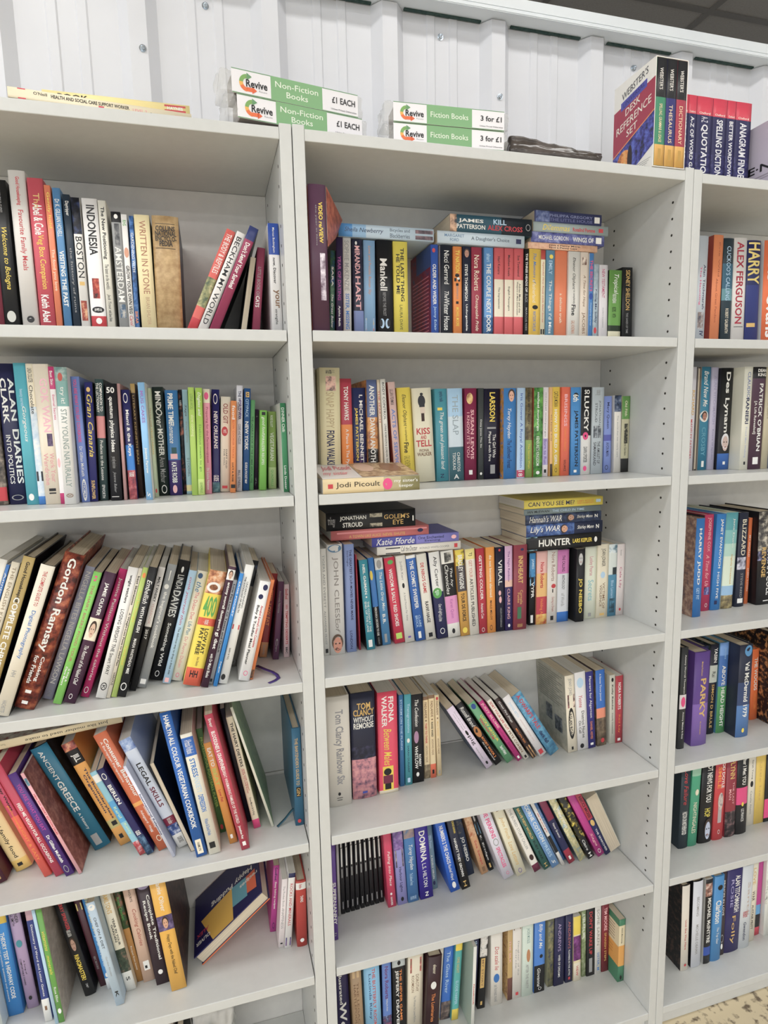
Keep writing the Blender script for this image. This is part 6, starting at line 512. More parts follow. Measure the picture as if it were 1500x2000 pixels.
('p', 0.3672, 0.1305, 0.0547, -3.23, 0.0149, 0.2003, 0.128, '22264a', '22264a', 't;a9c6de;0.05;0.5;0.35;0.7;the bed I made|t;8c8c8c;0.55;0.8;0.35;0.65;Lucie Whitehouse', 'navy pale-blue-lettered paperback between off-white and black books, middle bookcase bottom shelf', 5),
('p', 0.3884, 0.1305, 0.0548, -2.67, 0.0195, 0.202, 0.128, '17171a', '17171a', 'Z;~d8d4d0,17171a,c8c0b8;0;0.3;0.2;0.8|R;c9a45a;0.32;0.72;0.2;0.75|t;7a5a40;0.34;0.7;0.35;0.6;MY STORY|R;c9a45a;0.9;0.95;0.35;0.6|b;f2f1ec;0.02;0.28;0.2;0.8;USAIN BOLT', 'black white-topped white-lettered paperback between navy and off-white books, middle bookcase bottom shelf', 5),
('p', 0.4231, 0.1285, 0.0539, 0, 0.0309, 0.2018, 0.13, 'd4cec4', 'd4cec4', 'i;b8343c;0.2;0.52;0.35;0.7;Dot scale lie|E;2a6ab0;0.57;0.69;0.25;0.75|t;8c8c8c;0.72;0.95;0.3;0.6;an honest novel', 'off-white red-lettered paperback between black and tan books, middle bookcase bottom shelf', 5),
('p', 0.4694, 0.1305, 0.0539, 0, 0.0132, 0.207, 0.128, 'b5955c', '~c9a870,a8844c,7a4a38', 'Z;6a4038;0.7;1;0.2;0.8|t;e8b0b4;0.2;0.5;0.3;0.7;THE SILK', 'tan brown-footed pale-pink-lettered paperback between two off-white books, middle bookcase bottom shelf', 5),
('p', 0.4829, 0.1302, 0.0539, 0, 0.0247, 0.2117, 0.128, 'd2ccc4', 'd2ccc4', 'R;~4a3a34,a08a7a;0.02;0.1;0.1;0.9|t;8c8c8c;0.25;0.7;0.52;0.72;Daughter of the|t;8c8c8c;0.35;0.6;0.3;0.45;Circle|R;b8343c;0.92;0.96;0.35;0.65', 'off-white grey-lettered paperback between tan and off-white books, middle bookcase bottom shelf', 5),
('p', 0.5083, 0.1284, 0.0539, 0, 0.0295, 0.2098, 0.13, 'c3d0c4', 'c3d0c4', 't;6a8a8a;0.1;0.3;0.35;0.7;JACKIE MOGGS|E;b07a50;0.38;0.55;0.4;0.75|t;8c8c8c;0.58;0.9;0.35;0.6;AFTER THE PARTY', 'off-white grey-lettered paperback between off-white and blue books, middle bookcase bottom shelf', 5),
('p', 0.5417, 0.1285, 0.0539, 0, 0.0294, 0.2123, 0.13, '3f78c4', '3f78c4', 'Z;17171b;0.64;1;0.2;0.8|i;f2f1ec;0.1;0.42;0.35;0.75;Billy and Me|E;17171b;0.5;0.55;0.5;0.8|i;f2f1ec;0.68;0.92;0.3;0.6;Giovanna|O;f2f1ec;0.93;0.97;0.4;0.7', 'blue black-footed white-lettered paperback between off-white and olive books, middle bookcase bottom shelf', 5),
('p', 0.5833, 0.1335, 0.0539, 0, 0.0161, 0.1926, 0.125, '~6a6a4a,8a8060,3a3a4c', 'b0a878', '', 'olive paperback between blue and navy books, middle bookcase bottom shelf', 5),
('p', 0.5998, 0.1305, 0.0539, 0, 0.0276, 0.195, 0.128, '1f1f48', '1f1f48', 't;9a8ab0;0.1;0.5;0.35;0.65;ANDREWS|t;f2f1ec;0.55;0.88;0.4;0.6;WEB OF DREAMS', 'navy lilac-lettered paperback between olive and navy books, middle bookcase bottom shelf', 5),
('p', 0.6328, 0.1305, 0.0539, 0.85, 0.0205, 0.1941, 0.128, '1f1f48', '1f1f48', 't;a05a5a;0.1;0.5;0.35;0.7;ANDREWS|t;f2f1ec;0.52;0.9;0.4;0.62;FLOWERS IN THE ATTIC|R;b8343c;0.92;0.96;0.4;0.65', 'navy dark-red-lettered paperback between navy and beige books, middle bookcase bottom shelf', 5),
('p', 0.6552, 0.1279, 0.0539, 1.3, 0.0208, 0.1848, 0.122, 'd2c49c', 'd2c49c', 'Z;f0d33c;0;0.28;0.2;0.8|Z;~6a2a6c,8a4a8c,4a2048;0.3;0.68;0.2;0.8|Z;e9dfc6;0.72;1;0.2;0.8|t;b8343c;0.76;0.92;0.35;0.65;VIEW', 'beige purple-banded red-lettered paperback between navy and olive books, middle bookcase bottom shelf', 5),
('p', 0.6826, 0.1335, 0.0539, 1.03, 0.0117, 0.1997, 0.125, '~8a9a6a,c0c4b0,6a7a54', '~8a9a6a,c0c4b0,6a7a54', 't;f2f1ec;0.1;0.4;0.3;0.7;HELEN B', 'olive white-lettered paperback between beige and black books, middle bookcase bottom shelf', 5),
('p', 0.6951, 0.1305, 0.0539, 1.15, 0.0232, 0.2056, 0.128, '1a1a1e', '1a1a1e', "b;b8343c;0.1;0.7;0.3;0.7;DON'T WAKE UP|R;8c8c8c;0.75;0.95;0.3;0.7", 'black red-lettered paperback between olive and off-white books, middle bookcase bottom shelf', 5),
('p', 0.7196, 0.13, 0.0539, 1.4, 0.0178, 0.2081, 0.128, 'd0cdc8', 'd0cdc8', 't;8a8a80;0.1;0.6;0.3;0.7;SOFIE SAREN|t;2f6fb5;0.7;0.95;0.3;0.7;SISTER, M', 'off-white grey-lettered paperback between black and dark-red books, middle bookcase bottom shelf', 5),
('p', 0.74, 0.1305, 0.0539, 1.25, 0.0202, 0.2059, 0.128, '7a2430', '7a2430', 'b;e8b0b4;0.1;0.42;0.3;0.75;TIM MOORE|t;c9a45a;0.45;0.85;0.35;0.65;SPANISH STEPS', 'dark-red pale-pink-lettered paperback between off-white and cream books, middle bookcase bottom shelf', 5),
('p', 0.7606, 0.0938, 0.0539, 0, 0.0184, 0.177, 0.11, 'd6c8a4', '3f7c5c', 'Z;3f7c5c;0;0.1;0.2;0.8|Z;d89a44;0.42;0.75;0.2;0.8|Z;3f7c5c;0.75;1;0.2;0.8|t;17171b;0.14;0.38;0.35;0.6;Edwin Macmaning|E;17171b;0.9;0.97;0.35;0.65', 'cream mustard-banded black-lettered paperback at the far right beside the dark-red one, middle bookcase bottom shelf', 5),
('k', 0.9115, 0.1, 1.6424, 0, 0.0266, 0.2368, 0.1585, 'b8c0c8', 'b8c0c8', 't;20234d;0.259;0.665;0.55;0.8;Alan Titchmarsh|t;d8447e;0.277;0.628;0.2;0.4;The Haunting|R;~8a7a74,c0c8d0,4a4a58;0.693;0.85;0.2;0.8|b;20234d;0.868;0.914;0.4;0.8;IV', 'silver navy-lettered hardback at the far left, left of the rust one, right bookcase top shelf', 16),
('k', 0.9527, 0.1, 1.6424, 0, 0.0263, 0.2409, 0.1585, 'df8250', 'a0483c', 't;a85a3c;0.065;0.372;0.5;0.65;Evie Wild|t;a85a3c;0.39;0.79;0.35;0.55;About Great Pendant', 'rust hardback between silver and charcoal books, right bookcase top shelf', 16),
('k', 0.9832, 0.1, 1.6424, 0.94, 0.0293, 0.2354, 0.1585, '22343e', '22343e', "Z;2c5c74;0.232;0.464;0.2;0.8|Z;5a8a94;0.464;0.575;0.2;0.8|t;a9c6de;0.074;0.575;0.3;0.7;CUCKOO'S CALLING|t;e9dfc6;0.65;0.882;0.35;0.65;ROBERT GALBRAITH", 'charcoal dark-teal-banded pale-blue-lettered hardback between rust and white books, right bookcase top shelf', 16),
('k', 1.0146, 0.1, 1.6424, 1.32, 0.037, 0.2379, 0.1585, 'd4d0cc', 'd4d0cc', 'b;a02238;0.037;0.793;0.2;0.72;ALEX FERGUSON|R;17171b;0.82;0.825;0.15;0.85', 'thick white red-lettered hardback between charcoal and navy books, right bookcase top shelf', 16),
('k', 1.0533, 0.1, 1.6424, 1.49, 0.0386, 0.2347, 0.1585, '232a5c', '232a5c', 'Z;2e3878;0.418;1;0.2;0.8|b;e8d070;0.019;0.409;0.08;0.92;HARRY|R;c9a45a;0.78;0.818;0.1;0.7', 'thick navy mustard-lettered hardback between white and rust books, right bookcase top shelf', 16),
('k', 1.1021, 0.1, 1.6424, 1.52, 0.0379, 0.2374, 0.1585, 'e06a38', 'd0d0d0', 'b;f2f1ec;0.019;0.374;0.25;0.7;Chris|b;f2f1ec;0.514;0.916;0.25;0.75;evans', 'thick rust white-lettered hardback at the far right beside the navy one, right bookcase top shelf', 16),
('k', 0.911, 0.1071, 1.356, 0, 0.0186, 0.2386, 0.1514, 'c9c6cc', 'c9c6cc', 'b;c9a45a;0.22;0.46;0.4;0.8;RICHARD|t;b8343c;0.5;0.88;0.3;0.6;MADELEY FATHERS', 'silver red-lettered hardback at the far left, left of the grey one, right bookcase second shelf', 14),
('fk', 0.9312, 0.1077, 1.356, 0, 0.0115, 0.2388, 0.1508, '6a6460', '6a6460', '', 'grey book fore-edge out between silver and teal books, right bookcase second shelf', 14),
('k', 0.9443, 0.1099, 1.356, 0, 0.0281, 0.2394, 0.1486, '2b7a98', '2b7a98', 'i;f2f1ec;0.04;0.38;0.3;0.75;Brand New Me|E;f2f1ec;0.42;0.53;0.05;0.9|F;b07a68;0.425;0.525;0.2;0.8|t;5a9ab0;0.58;0.86;0.3;0.7;CROSBY|R;f2f1ec;0.91;0.97;0.4;0.65', 'teal white-lettered hardback between grey and lilac books, right bookcase second shelf', 14),
('k', 0.9727, 0.1077, 1.356, 0, 0.0191, 0.2381, 0.1508, 'b5b0c8', 'b5b0c8', 't;9a94b4;0.08;0.55;0.35;0.7;ALAN TITCHMARSH|t;8a84a4;0.6;0.9;0.35;0.65;Knave of Spades', 'lilac hardback between teal and black books, right bookcase second shelf', 14),
('k', 0.9922, 0.0983, 1.356, 0, 0.0348, 0.2361, 0.1602, '17181b', '17181b', 'b;f2f1ec;0.04;0.63;0.25;0.7;Des Lynam|F;c0a8a0;0.64;0.83;0.15;0.9|Z;2f60a8;0.84;1;0.2;0.8|R;f2f1ec;0.92;0.95;0.4;0.6', 'black blue-footed white-lettered hardback between lilac and off-white books, right bookcase second shelf', 14),
('k', 1.0273, 0.0685, 1.356, 0, 0.0238, 0.2361, 0.19, 'd2d0c0', 'd2d0c0', 't;5a6a9c;0.05;0.3;0.35;0.7;CLAUDIO|b;20234d;0.3;0.55;0.3;0.7;RANIERI|t;a0a8c0;0.58;0.88;0.35;0.6;Proud Man Walking|R;17171b;0.92;0.95;0.4;0.6', 'off-white navy-lettered hardback between black and dark-purple books, right bookcase second shelf', 14),
('k', 1.0515, 0.0685, 1.356, 0, 0.039, 0.2357, 0.19, '4c3244', '4c3244', "Z;17171b;0;0.11;0.2;0.8|H;f2f1ec;0.02;0.05;0.3;0.95;DEAN|H;f2f1ec;0.06;0.09;0.3;0.95;KING|b;f2f1ec;0.16;0.82;0.5;0.8;PATRICK O'BRIAN|t;f2f1ec;0.33;0.65;0.18;0.38;[A Life Revealed]|R;f2f1ec;0.88;0.95;0.3;0.7", 'thick dark-purple black-topped white-lettered hardback between off-white and beige books, right bookcase second shelf', 14),
('k', 1.0909, 0.0685, 1.356, 0, 0.0185, 0.2355, 0.19, 'b3aa8e', 'b3aa8e', 't;8a8468;0.1;0.5;0.35;0.65;TERRY WOGAN', 'beige tan-lettered hardback between dark-purple and dark-teal books, right bookcase second shelf', 14),
('k', 1.1097, 0.0685, 1.356, 0, 0.0326, 0.2336, 0.19, '5c6478', '5c6478', '', 'dark-teal hardback at the far right beside the beige one, right bookcase second shelf', 14),
('k', 0.914, 0.0685, 1.0111, 0, 0.0239, 0.2367, 0.19, '2a72b8', '~a07a6a,c0a894,6a5a60', 'b;f2f1ec;0.1;0.67;0.25;0.65;HARRY JUDD|t;a9c6de;0.7;0.82;0.3;0.65;GET FIT', 'blue white-lettered hardback at the far left, left of the black one, right bookcase third shelf', 15),
('k', 0.9513, 0.1008, 1.0111, 0, 0.0147, 0.2364, 0.1577, '17171b', '17171b', 'b;f2f1ec;0.03;0.2;0.5;0.9;MICHAEL|b;f2f1ec;0.06;0.2;0.15;0.45;LEWIS|b;b8343c;0.27;0.88;0.3;0.7;THE PREMONITION|H;f2f1ec;0.93;0.97;0.3;0.7;F', 'black red-lettered hardback between blue and crimson books, right bookcase third shelf', 15),
('k', 0.9664, 0.0998, 1.0111, 0, 0.0273, 0.238, 0.1587, 'b8345c', 'b8345c', 't;e8b0b4;0.03;0.38;0.3;0.7;JOSEPHINE COX|i;e8b0b4;0.41;0.74;0.3;0.65;A Time for Us|R;~5a5a9c,c0b8d0,2a2a40;0.75;0.83;0.25;0.85|O;f2f1ec;0.92;0.96;0.4;0.65', 'crimson pale-pink-lettered hardback between black and blue books, right bookcase third shelf', 15),
('k', 0.994, 0.0968, 1.0118, -1.45, 0.0275, 0.2376, 0.1617, '2a7ac0', '2a7ac0', 'b;f2f1ec;0.05;0.56;0.35;0.7;JANET EVANOVICH|t;f2f1ec;0.6;0.88;0.4;0.65;HIGH FIVE|R;20234d;0.9;0.94;0.3;0.6', 'blue white-lettered hardback between crimson and pale-green books, right bookcase third shelf', 15),
('k', 1.0248, 0.0972, 1.0118, -1.04, 0.0358, 0.2392, 0.1613, 'c9d6c4', 'c9d6c4', 'Z;4a96a0;0;0.18;0.2;0.8|Z;74b0b0;0.18;0.32;0.2;0.8|Z;a4c8bc;0.32;0.45;0.2;0.8|Z;8ab0d0;0.76;0.86;0.2;0.8|Z;~8a7a54,c0b078,5a5240;0.86;1;0.2;0.8|t;f2f1ec;0.06;0.36;0.5;0.7;Jane Dunn|t;c9a45a;0.43;0.74;0.5;0.68;Slightly Dreamed', 'pale-green teal-topped white-lettered hardback between blue and dark-purple books, right bookcase third shelf', 15),
('k', 1.0705, 0.0993, 1.0111, 0, 0.027, 0.2367, 0.1592, '22283c', '22283c', 'Z;~a0a0b4,3a3a4c,c8c8d4;0.47;0.6;0.2;0.8|t;e9dfc6;0.07;0.45;0.3;0.75;BLIZZARD|t;8c8c8c;0.64;0.9;0.4;0.65;STEVE REED|R;f2f1ec;0.91;0.96;0.2;0.8', 'dark-purple lilac-banded cream-lettered hardback between pale-green and rust books, right bookcase third shelf', 15),
('p', 1.1142, 0.1145, 1.0111, 0, 0.0101, 0.2193, 0.144, 'e2723c', 'e2723c', 't;f2f1ec;0.2;0.45;0.3;0.7;MY WORLD|t;f2f1ec;0.58;0.85;0.3;0.7;JAMES TOWN', 'slim rust white-lettered paperback between dark-purple and black books, right bookcase third shelf', 15),
('k', 1.131, 0.0934, 1.0111, 1.66, 0.0535, 0.2364, 0.16, '17161b', '17161b', 'Z;~5a5650,c0b8a8,2a2830;0;0.42;0.2;0.8|Z;~2c2c44,8a8ab0,17161b;0.42;0.52;0.2;0.8|b;c9a45a;0.38;0.7;0.2;0.42;REVENGE|t;f2f1ec;0.3;0.9;0.5;0.8;MARTINA COLE|R;f2f1ec;0.955;0.965;0.35;0.65', 'thick black white-lettered hardback at the far right beside the rust one, right bookcase third shelf', 15),
('k', 0.8804, 0.0585, 0.6881, 0, 0.0191, 0.255, 0.2, '2c2e30', '2c2e30', 'Z;d0c8cc;0.46;0.6;0.2;0.8|E;d8447e;0.48;0.58;0.2;0.8|t;f2f1ec;0.07;0.45;0.4;0.7;Antony Worrall Thompson|t;f2f1ec;0.63;0.9;0.4;0.7;Antony Makes It Easy', 'charcoal white-lettered hardback at the far left, left of the purple one, right bookcase fourth shelf', 13),
('k', 0.9206, 0.0585, 0.6881, 0, 0.0451, 0.2376, 0.2, '5a3d86', '5a3d86', 'Z;7a5ca8;0.55;1;0.2;0.8|t;c9a45a;0.1;0.25;0.4;0.5;Michael Parkinson|b;c9a45a;0.28;0.7;0.4;0.75;PARKY|t;c9a45a;0.74;0.88;0.45;0.55;My autobiography', 'thick purple gold-lettered hardback between charcoal and navy books, right bookcase fourth shelf', 13),
('k', 0.9769, 0.0968, 0.6881, 0, 0.0184, 0.2329, 0.1617, '22264c', '22264c', 'Z;2f5a9c;0.5;0.9;0.2;0.8|b;f0d33c;0.1;0.5;0.2;0.85;CHRIS EVANS|b;f2f1ec;0.52;0.82;0.3;0.7;CALL THE MIDLIFE|Z;17171b;0.9;1;0.2;0.8', 'navy blue-banded yellow-lettered hardback between purple and black books, right bookcase fourth shelf', 13),
('k', 0.9968, 0.0948, 0.6885, -0.89, 0.0254, 0.235, 0.1637, '1a1c2c', '~2a3434,5a6a60,17181b', 'b;f2f1ec;0.04;0.2;0.4;0.8;YASIIN|R;b0b8b0;0.23;0.42;0.05;0.95|t;17171b;0.3;0.36;0.3;0.7;Rai|t;c9a45a;0.44;0.93;0.35;0.65;SIMON D BRULE', 'black gold-lettered hardback between navy and green books, right bookcase fourth shelf', 13),
('k', 1.0261, 0.092, 0.6881, 0, 0.0276, 0.2377, 0.1665, '4a86a8', '4a86a8', 'Z;6a94d0;0;0.14;0.2;0.8|Z;3f6cb0;0.14;0.48;0.2;0.8|Z;4a9458;0.48;1;0.2;0.8|t;8ab0d8;0.05;0.18;0.4;0.7;James|b;f2f1ec;0.25;0.93;0.3;0.7;ABOVE HEAD HEIGHT', 'green mid-blue-topped white-lettered hardback between black and dark-purple books, right bookcase fourth shelf', 13),
('k', 1.0541, 0.0585, 0.6881, 0, 0.0392, 0.2385, 0.2, '24283c', '24283c', 'Z;2e4068;0.4;0.65;0.2;0.8|Z;4a74ac;0.65;1;0.2;0.8|E;4a86b8;0;0.12;0.3;0.9|b;f2f1ec;0.18;0.78;0.4;0.75;Val McDermid 1979|E;f0d33c;0.9;0.95;0.4;0.6', 'thick dark-purple mid-blue-footed white-lettered hardback between green and black books, right bookcase fourth shelf', 13),
('k', 1.1111, 0.1009, 0.6881, 0.85, 0.0214, 0.2274, 0.1576, '1c1e26', '1c1e26', "t;f2f1ec;0;0.5;0.4;0.75;CORPORAL'S WIFE|b;c9a45a;0.58;0.85;0.35;0.75;GERARD|t;8c8c8c;0.92;0.95;0.4;0.6;F", 'black white-lettered hardback between dark-purple and orange books, right bookcase fourth shelf', 13),
('k', 1.1632, 0.1202, 0.6881, 2.04, 0.0243, 0.1943, 0.1383, 'dd6a30', 'dd6a30', 'b;f2f1ec;0.12;0.58;0.35;0.8;THE WOODS|t;e0843a;0.62;0.85;0.4;0.7;HARLAN COBEN', 'orange white-lettered hardback between two black books, right bookcase fourth shelf', 13),
('k', 1.1899, 0.0671, 0.6881, 2.63, 0.0237, 0.2485, 0.18, '17161b', '~17161b,c98a50,2a2024', '', 'black hardback at the far right beside the orange one, right bookcase fourth shelf', 13),
('k', 0.9163, 0.0785, 0.4017, 0, 0.0281, 0.238, 0.18, '22303a', '22303a', 'i;b8343c;0.1;0.5;0.3;0.75;Love Failure|b;f2f1ec;0.58;0.84;0.25;0.75;HILTON ON MOTHERHOOD', 'charcoal red-lettered hardback at the far left, left of the green one, right bookcase fifth shelf', 12),
('k', 0.9448, 0.0785, 0.4023, -1.24, 0.0271, 0.238, 0.18, '3a9a78', '3a9a78', 'Z;8ab8a0;0;0.2;0.2;0.8|E;e9dfc6;0.35;0.42;0.4;0.8|t;e9dfc6;0.5;0.85;0.3;0.7;NIGHTINGALES', 'green pale-green-topped cream-lettered hardback between charcoal and black books, right bookcase fifth shelf', 12),
('k', 0.9771, 0.0785, 0.4023, -0.82, 0.0409, 0.238, 0.18, '17171b', '17171b', 'b;f2f1ec;0.08;0.53;0.35;0.75;HOT NEWS FOR YOU|b;c8b83a;0.6;0.7;0.3;0.75;HOP|F;b0b8cc;0.72;0.98;0.3;0.95', 'thick black white-lettered hardback between green and red books, right bookcase fifth shelf', 12),
('k', 1.0217, 0.0785, 0.4017, 0, 0.0327, 0.238, 0.18, 'c23a40', 'c23a40', 'b;f2f1ec;0.08;0.4;0.55;0.85;ROD DOYLE|b;e0843a;0.15;0.4;0.2;0.5;SMILE|E;~c8b8b0,8a7a80;0.45;0.65;0.3;0.8|R;a89a9c;0.6;0.8;0.35;0.7|O;f2f1ec;0.88;0.93;0.4;0.6', 'red white-lettered hardback between black and dark-red books, right bookcase fifth shelf', 12),
('k', 1.0601, 0.0785, 0.4017, 1.3, 0.0333, 0.238, 0.18, '8c2f3c', '8c2f3c', 'b;c9a45a;0.1;0.32;0.3;0.75;FLYNN|t;e8b0b4;0.36;0.62;0.55;0.72;THE LAST|t;e8b0b4;0.44;0.56;0.25;0.45;MAN|Z;~3a3034,8a6a6c,17171b;0.7;1;0.2;0.8', 'dark-red charcoal-footed gold-lettered hardback between red and black books, right bookcase fifth shelf', 12),
('k', 1.0945, 0.0785, 0.4017, 1.3, 0.0356, 0.238, 0.18, '1a1a1e', '1a1a1e', 'Z;d8447e;0.45;0.65;0.2;0.8|b;f2f1ec;0.08;0.42;0.4;0.75;After I Met YOU|E;f0d33c;0.62;0.67;0.4;0.6|t;f2f1ec;0.7;0.85;0.4;0.65;LIZ FRANCIS', 'black magenta-banded white-lettered hardback between dark-red and grey books, right bookcase fifth shelf', 12),
('p', 1.1365, 0.1069, 0.4017, 1.45, 0.0141, 0.215, 0.13, '8f968c', '8f968c', '', 'grey paperback between black and off-white books, right bookcase fifth shelf', 12),
('p', 1.1509, 0.0992, 0.4017, 1.3, 0.0234, 0.22, 0.13, 'd6d0c0', 'd6d0c0', 't;17171b;0.15;0.4;0.4;0.65;Sarah Young|E;17171b;0.42;0.5;0.3;0.7|t;8c8c8c;0.55;0.85;0.35;0.6;Cecelia Ahern', 'off-white grey-lettered paperback between grey and mustard books, right bookcase fifth shelf', 12),
('p', 1.1748, 0.099, 0.4017, 1.08, 0.0315, 0.22, 0.13, 'd9b84c', 'd9b84c', 't;c9a45a;0.2;0.7;0.4;0.6;Little Lies', 'mustard gold-lettered paperback between off-white and black books, right bookcase fifth shelf', 12),
('p', 1.2066, 0.0982, 0.4017, 0.87, 0.0319, 0.22, 0.13, '1a1a1e', '1a1a1e', 'Z;d8447e;0.7;0.95;0.2;0.8', 'black magenta-banded paperback at the far right beside the mustard one, right bookcase fifth shelf', 12),
('k', 0.9327, 0.0685, 0.0579, 1.43, 0.0235, 0.245, 0.19, 'd6cec0', '~17171b,17171b,4a3830', 't;b8343c;0.4;0.75;0.4;0.65;Until She Was Here|E;b8343c;0.92;0.95;0.4;0.7', 'off-white red-lettered hardback at the far left, left of the silver one, right bookcase bottom shelf', 11),
('k', 0.9656, 0.0685, 0.0579, 1.04, 0.0303, 0.248, 0.19, 'c9ccd4', '17171b', 't;8c8c8c;0.18;0.4;0.35;0.6;BECOMING|t;8c8c8c;0.5;0.85;0.35;0.6;MICHELLE OBAMA', 'silver grey-lettered hardback between off-white and black books, right bookcase bottom shelf', 11),
('k', 1.0041, 0.0685, 0.0579, 1.02, 0.0217, 0.246, 0.19, '17171b', 'c0c0bc', 'Z;~a07060,d8c8c0,5a4040;0.05;0.2;0.2;0.8|b;f2f1ec;0.22;0.75;0.3;0.8;MICHAEL McINTYRE|Z;2a4a9c;0.8;0.9;0.2;0.8', 'black brown-banded white-lettered hardback between silver and mid-blue books, right bookcase bottom shelf', 11),
('k', 1.0283, 0.0685, 0.0579, 0, 0.0308, 0.246, 0.19, '3f86c0', '3f86c0', 'E;17171b;0.1;0.16;0.3;0.8|b;f2f1ec;0.28;0.55;0.2;0.75;Clarkson|i;f2f1ec;0.6;0.8;0.35;0.65;The Top Gear', 'mid-blue white-lettered hardback between black and dark-brown books, right bookcase bottom shelf', 11),
('k', 1.0636, 0.0785, 0.0579, 0.99, 0.0155, 0.245, 0.18, '33242a', '33242a', 't;f2f1ec;0.1;0.52;0.35;0.7;PRINCES IN LOVE|O;8c8c8c;0.75;0.85;0.2;0.8|E;f2f1ec;0.86;0.93;0.3;0.7', 'dark-brown white-lettered hardback between mid-blue and navy books, right bookcase bottom shelf', 11),
('k', 1.0795, 0.0785, 0.0579, 0, 0.0499, 0.245, 0.18, '2c2560', '2c2560', 'b;f2f1ec;0.08;0.52;0.5;0.85;ALAN TITCHMARSH|t;9a94c0;0.12;0.45;0.25;0.42;ROSIE|t;c9a45a;0.56;0.9;0.35;0.65;Folly', 'thick navy white-lettered hardback between dark-brown and silver books, right bookcase bottom shelf', 11),
('k', 1.1298, 0.0785, 0.0579, 0, 0.0357, 0.245, 0.18, 'c3c8cc', 'c3c8cc', 't;b8a8a0;0.2;0.6;0.5;0.75;Santa|t;b8343c;0.55;0.62;0.2;0.8;Montefiore|t;20234d;0.68;0.9;0.3;0.55;Gwendon', 'silver pale-pink-lettered hardback between navy and off-white books, right bookcase bottom shelf', 11),
('p', 1.1702, 0.0906, 0.0579, 0, 0.0234, 0.245, 0.15, 'd3cbb8', 'd3cbb8', 't;c9a45a;0.1;0.3;0.3;0.7;LOVE|t;17171b;0.38;0.5;0.3;0.7;WAR|t;17171b;0.55;0.85;0.35;0.65;ALISTAIR PRITT', 'off-white black-lettered paperback between silver and magenta books, right bookcase bottom shelf', 11),
('p', 1.2041, 0.1024, 0.0579, 0, 0.019, 0.245, 0.15, 'b03a84', 'b03a84', 'Z;5a98c8;0.62;0.74;0.2;0.8|Z;1c1c20;0.74;0.9;0.2;0.8|Z;c03a4c;0.9;1;0.2;0.8', 'magenta black-banded paperback between two off-white books, right bookcase bottom shelf', 11),
('p', 1.2287, 0.0933, 0.0579, 1.22, 0.0419, 0.245, 0.15, 'd4d4cc', 'd4d4cc', 'R;~d4d4cc,8a8a84,b0b0a8;0.3;0.6;0;0.6', 'thick off-white paperback at the far right beside the magenta one, right bookcase bottom shelf', 11)
]

# text outlines are made once per string and reused as plain vertex arrays
TXT = {}
def want(s, style): TXT.setdefault((s, style), None)
STY = {'t': 't', 'b': 'b', 'i': 'i', 'H': 'b'}
for b in BOOKS:
    for e in b[10].split('|'):
        q = e.split(';')
        if q[0] in STY and len(q) > 6: want(';'.join(q[6:]), STY[q[0]])
def bake_text(keys):
    tmp = bpy.data.collections.new('tmp'); COL.children.link(tmp); obs = []
    for (s, st) in keys:
        c = bpy.data.curves.new('t', 'FONT'); c.body = s; c.resolution_u = 2; c.size = 1.0
        if st == 'b': c.offset = .022
        if st == 'i': c.shear = .28; c.offset = .004
        if st == 't': c.offset = .006
        o = bpy.data.objects.new('t', c); tmp.objects.link(o); obs.append(((s, st), o))
    bpy.context.view_layer.update(); dg = bpy.context.evaluated_depsgraph_get()
    for k, o in obs:
        me = bpy.data.meshes.new_from_object(o.evaluated_get(dg))
        V = [(v.co.x, v.co.y) for v in me.vertices]; Fc = [tuple(p.vertices) for p in me.polygons]
        if V:
            x0 = min(v[0] for v in V); x1 = max(v[0] for v in V); y0 = min(v[1] for v in V); y1 = max(v[1] for v in V)
            V = [((v[0] - x0) / max(1e-6, x1 - x0), (v[1] - y0) / max(1e-6, y1 - y0)) for v in V]
        TXT[k] = (V, Fc); bpy.data.meshes.remove(me)
    for k, o in obs:
        c = o.data; bpy.data.objects.remove(o); bpy.data.curves.remove(c)
    COL.children.unlink(tmp); bpy.data.collections.remove(tmp)
bake_text(list(TXT))
def outline(s, st):
    if (s, st) not in TXT: bake_text([(s, st)])
    return TXT[(s, st)]

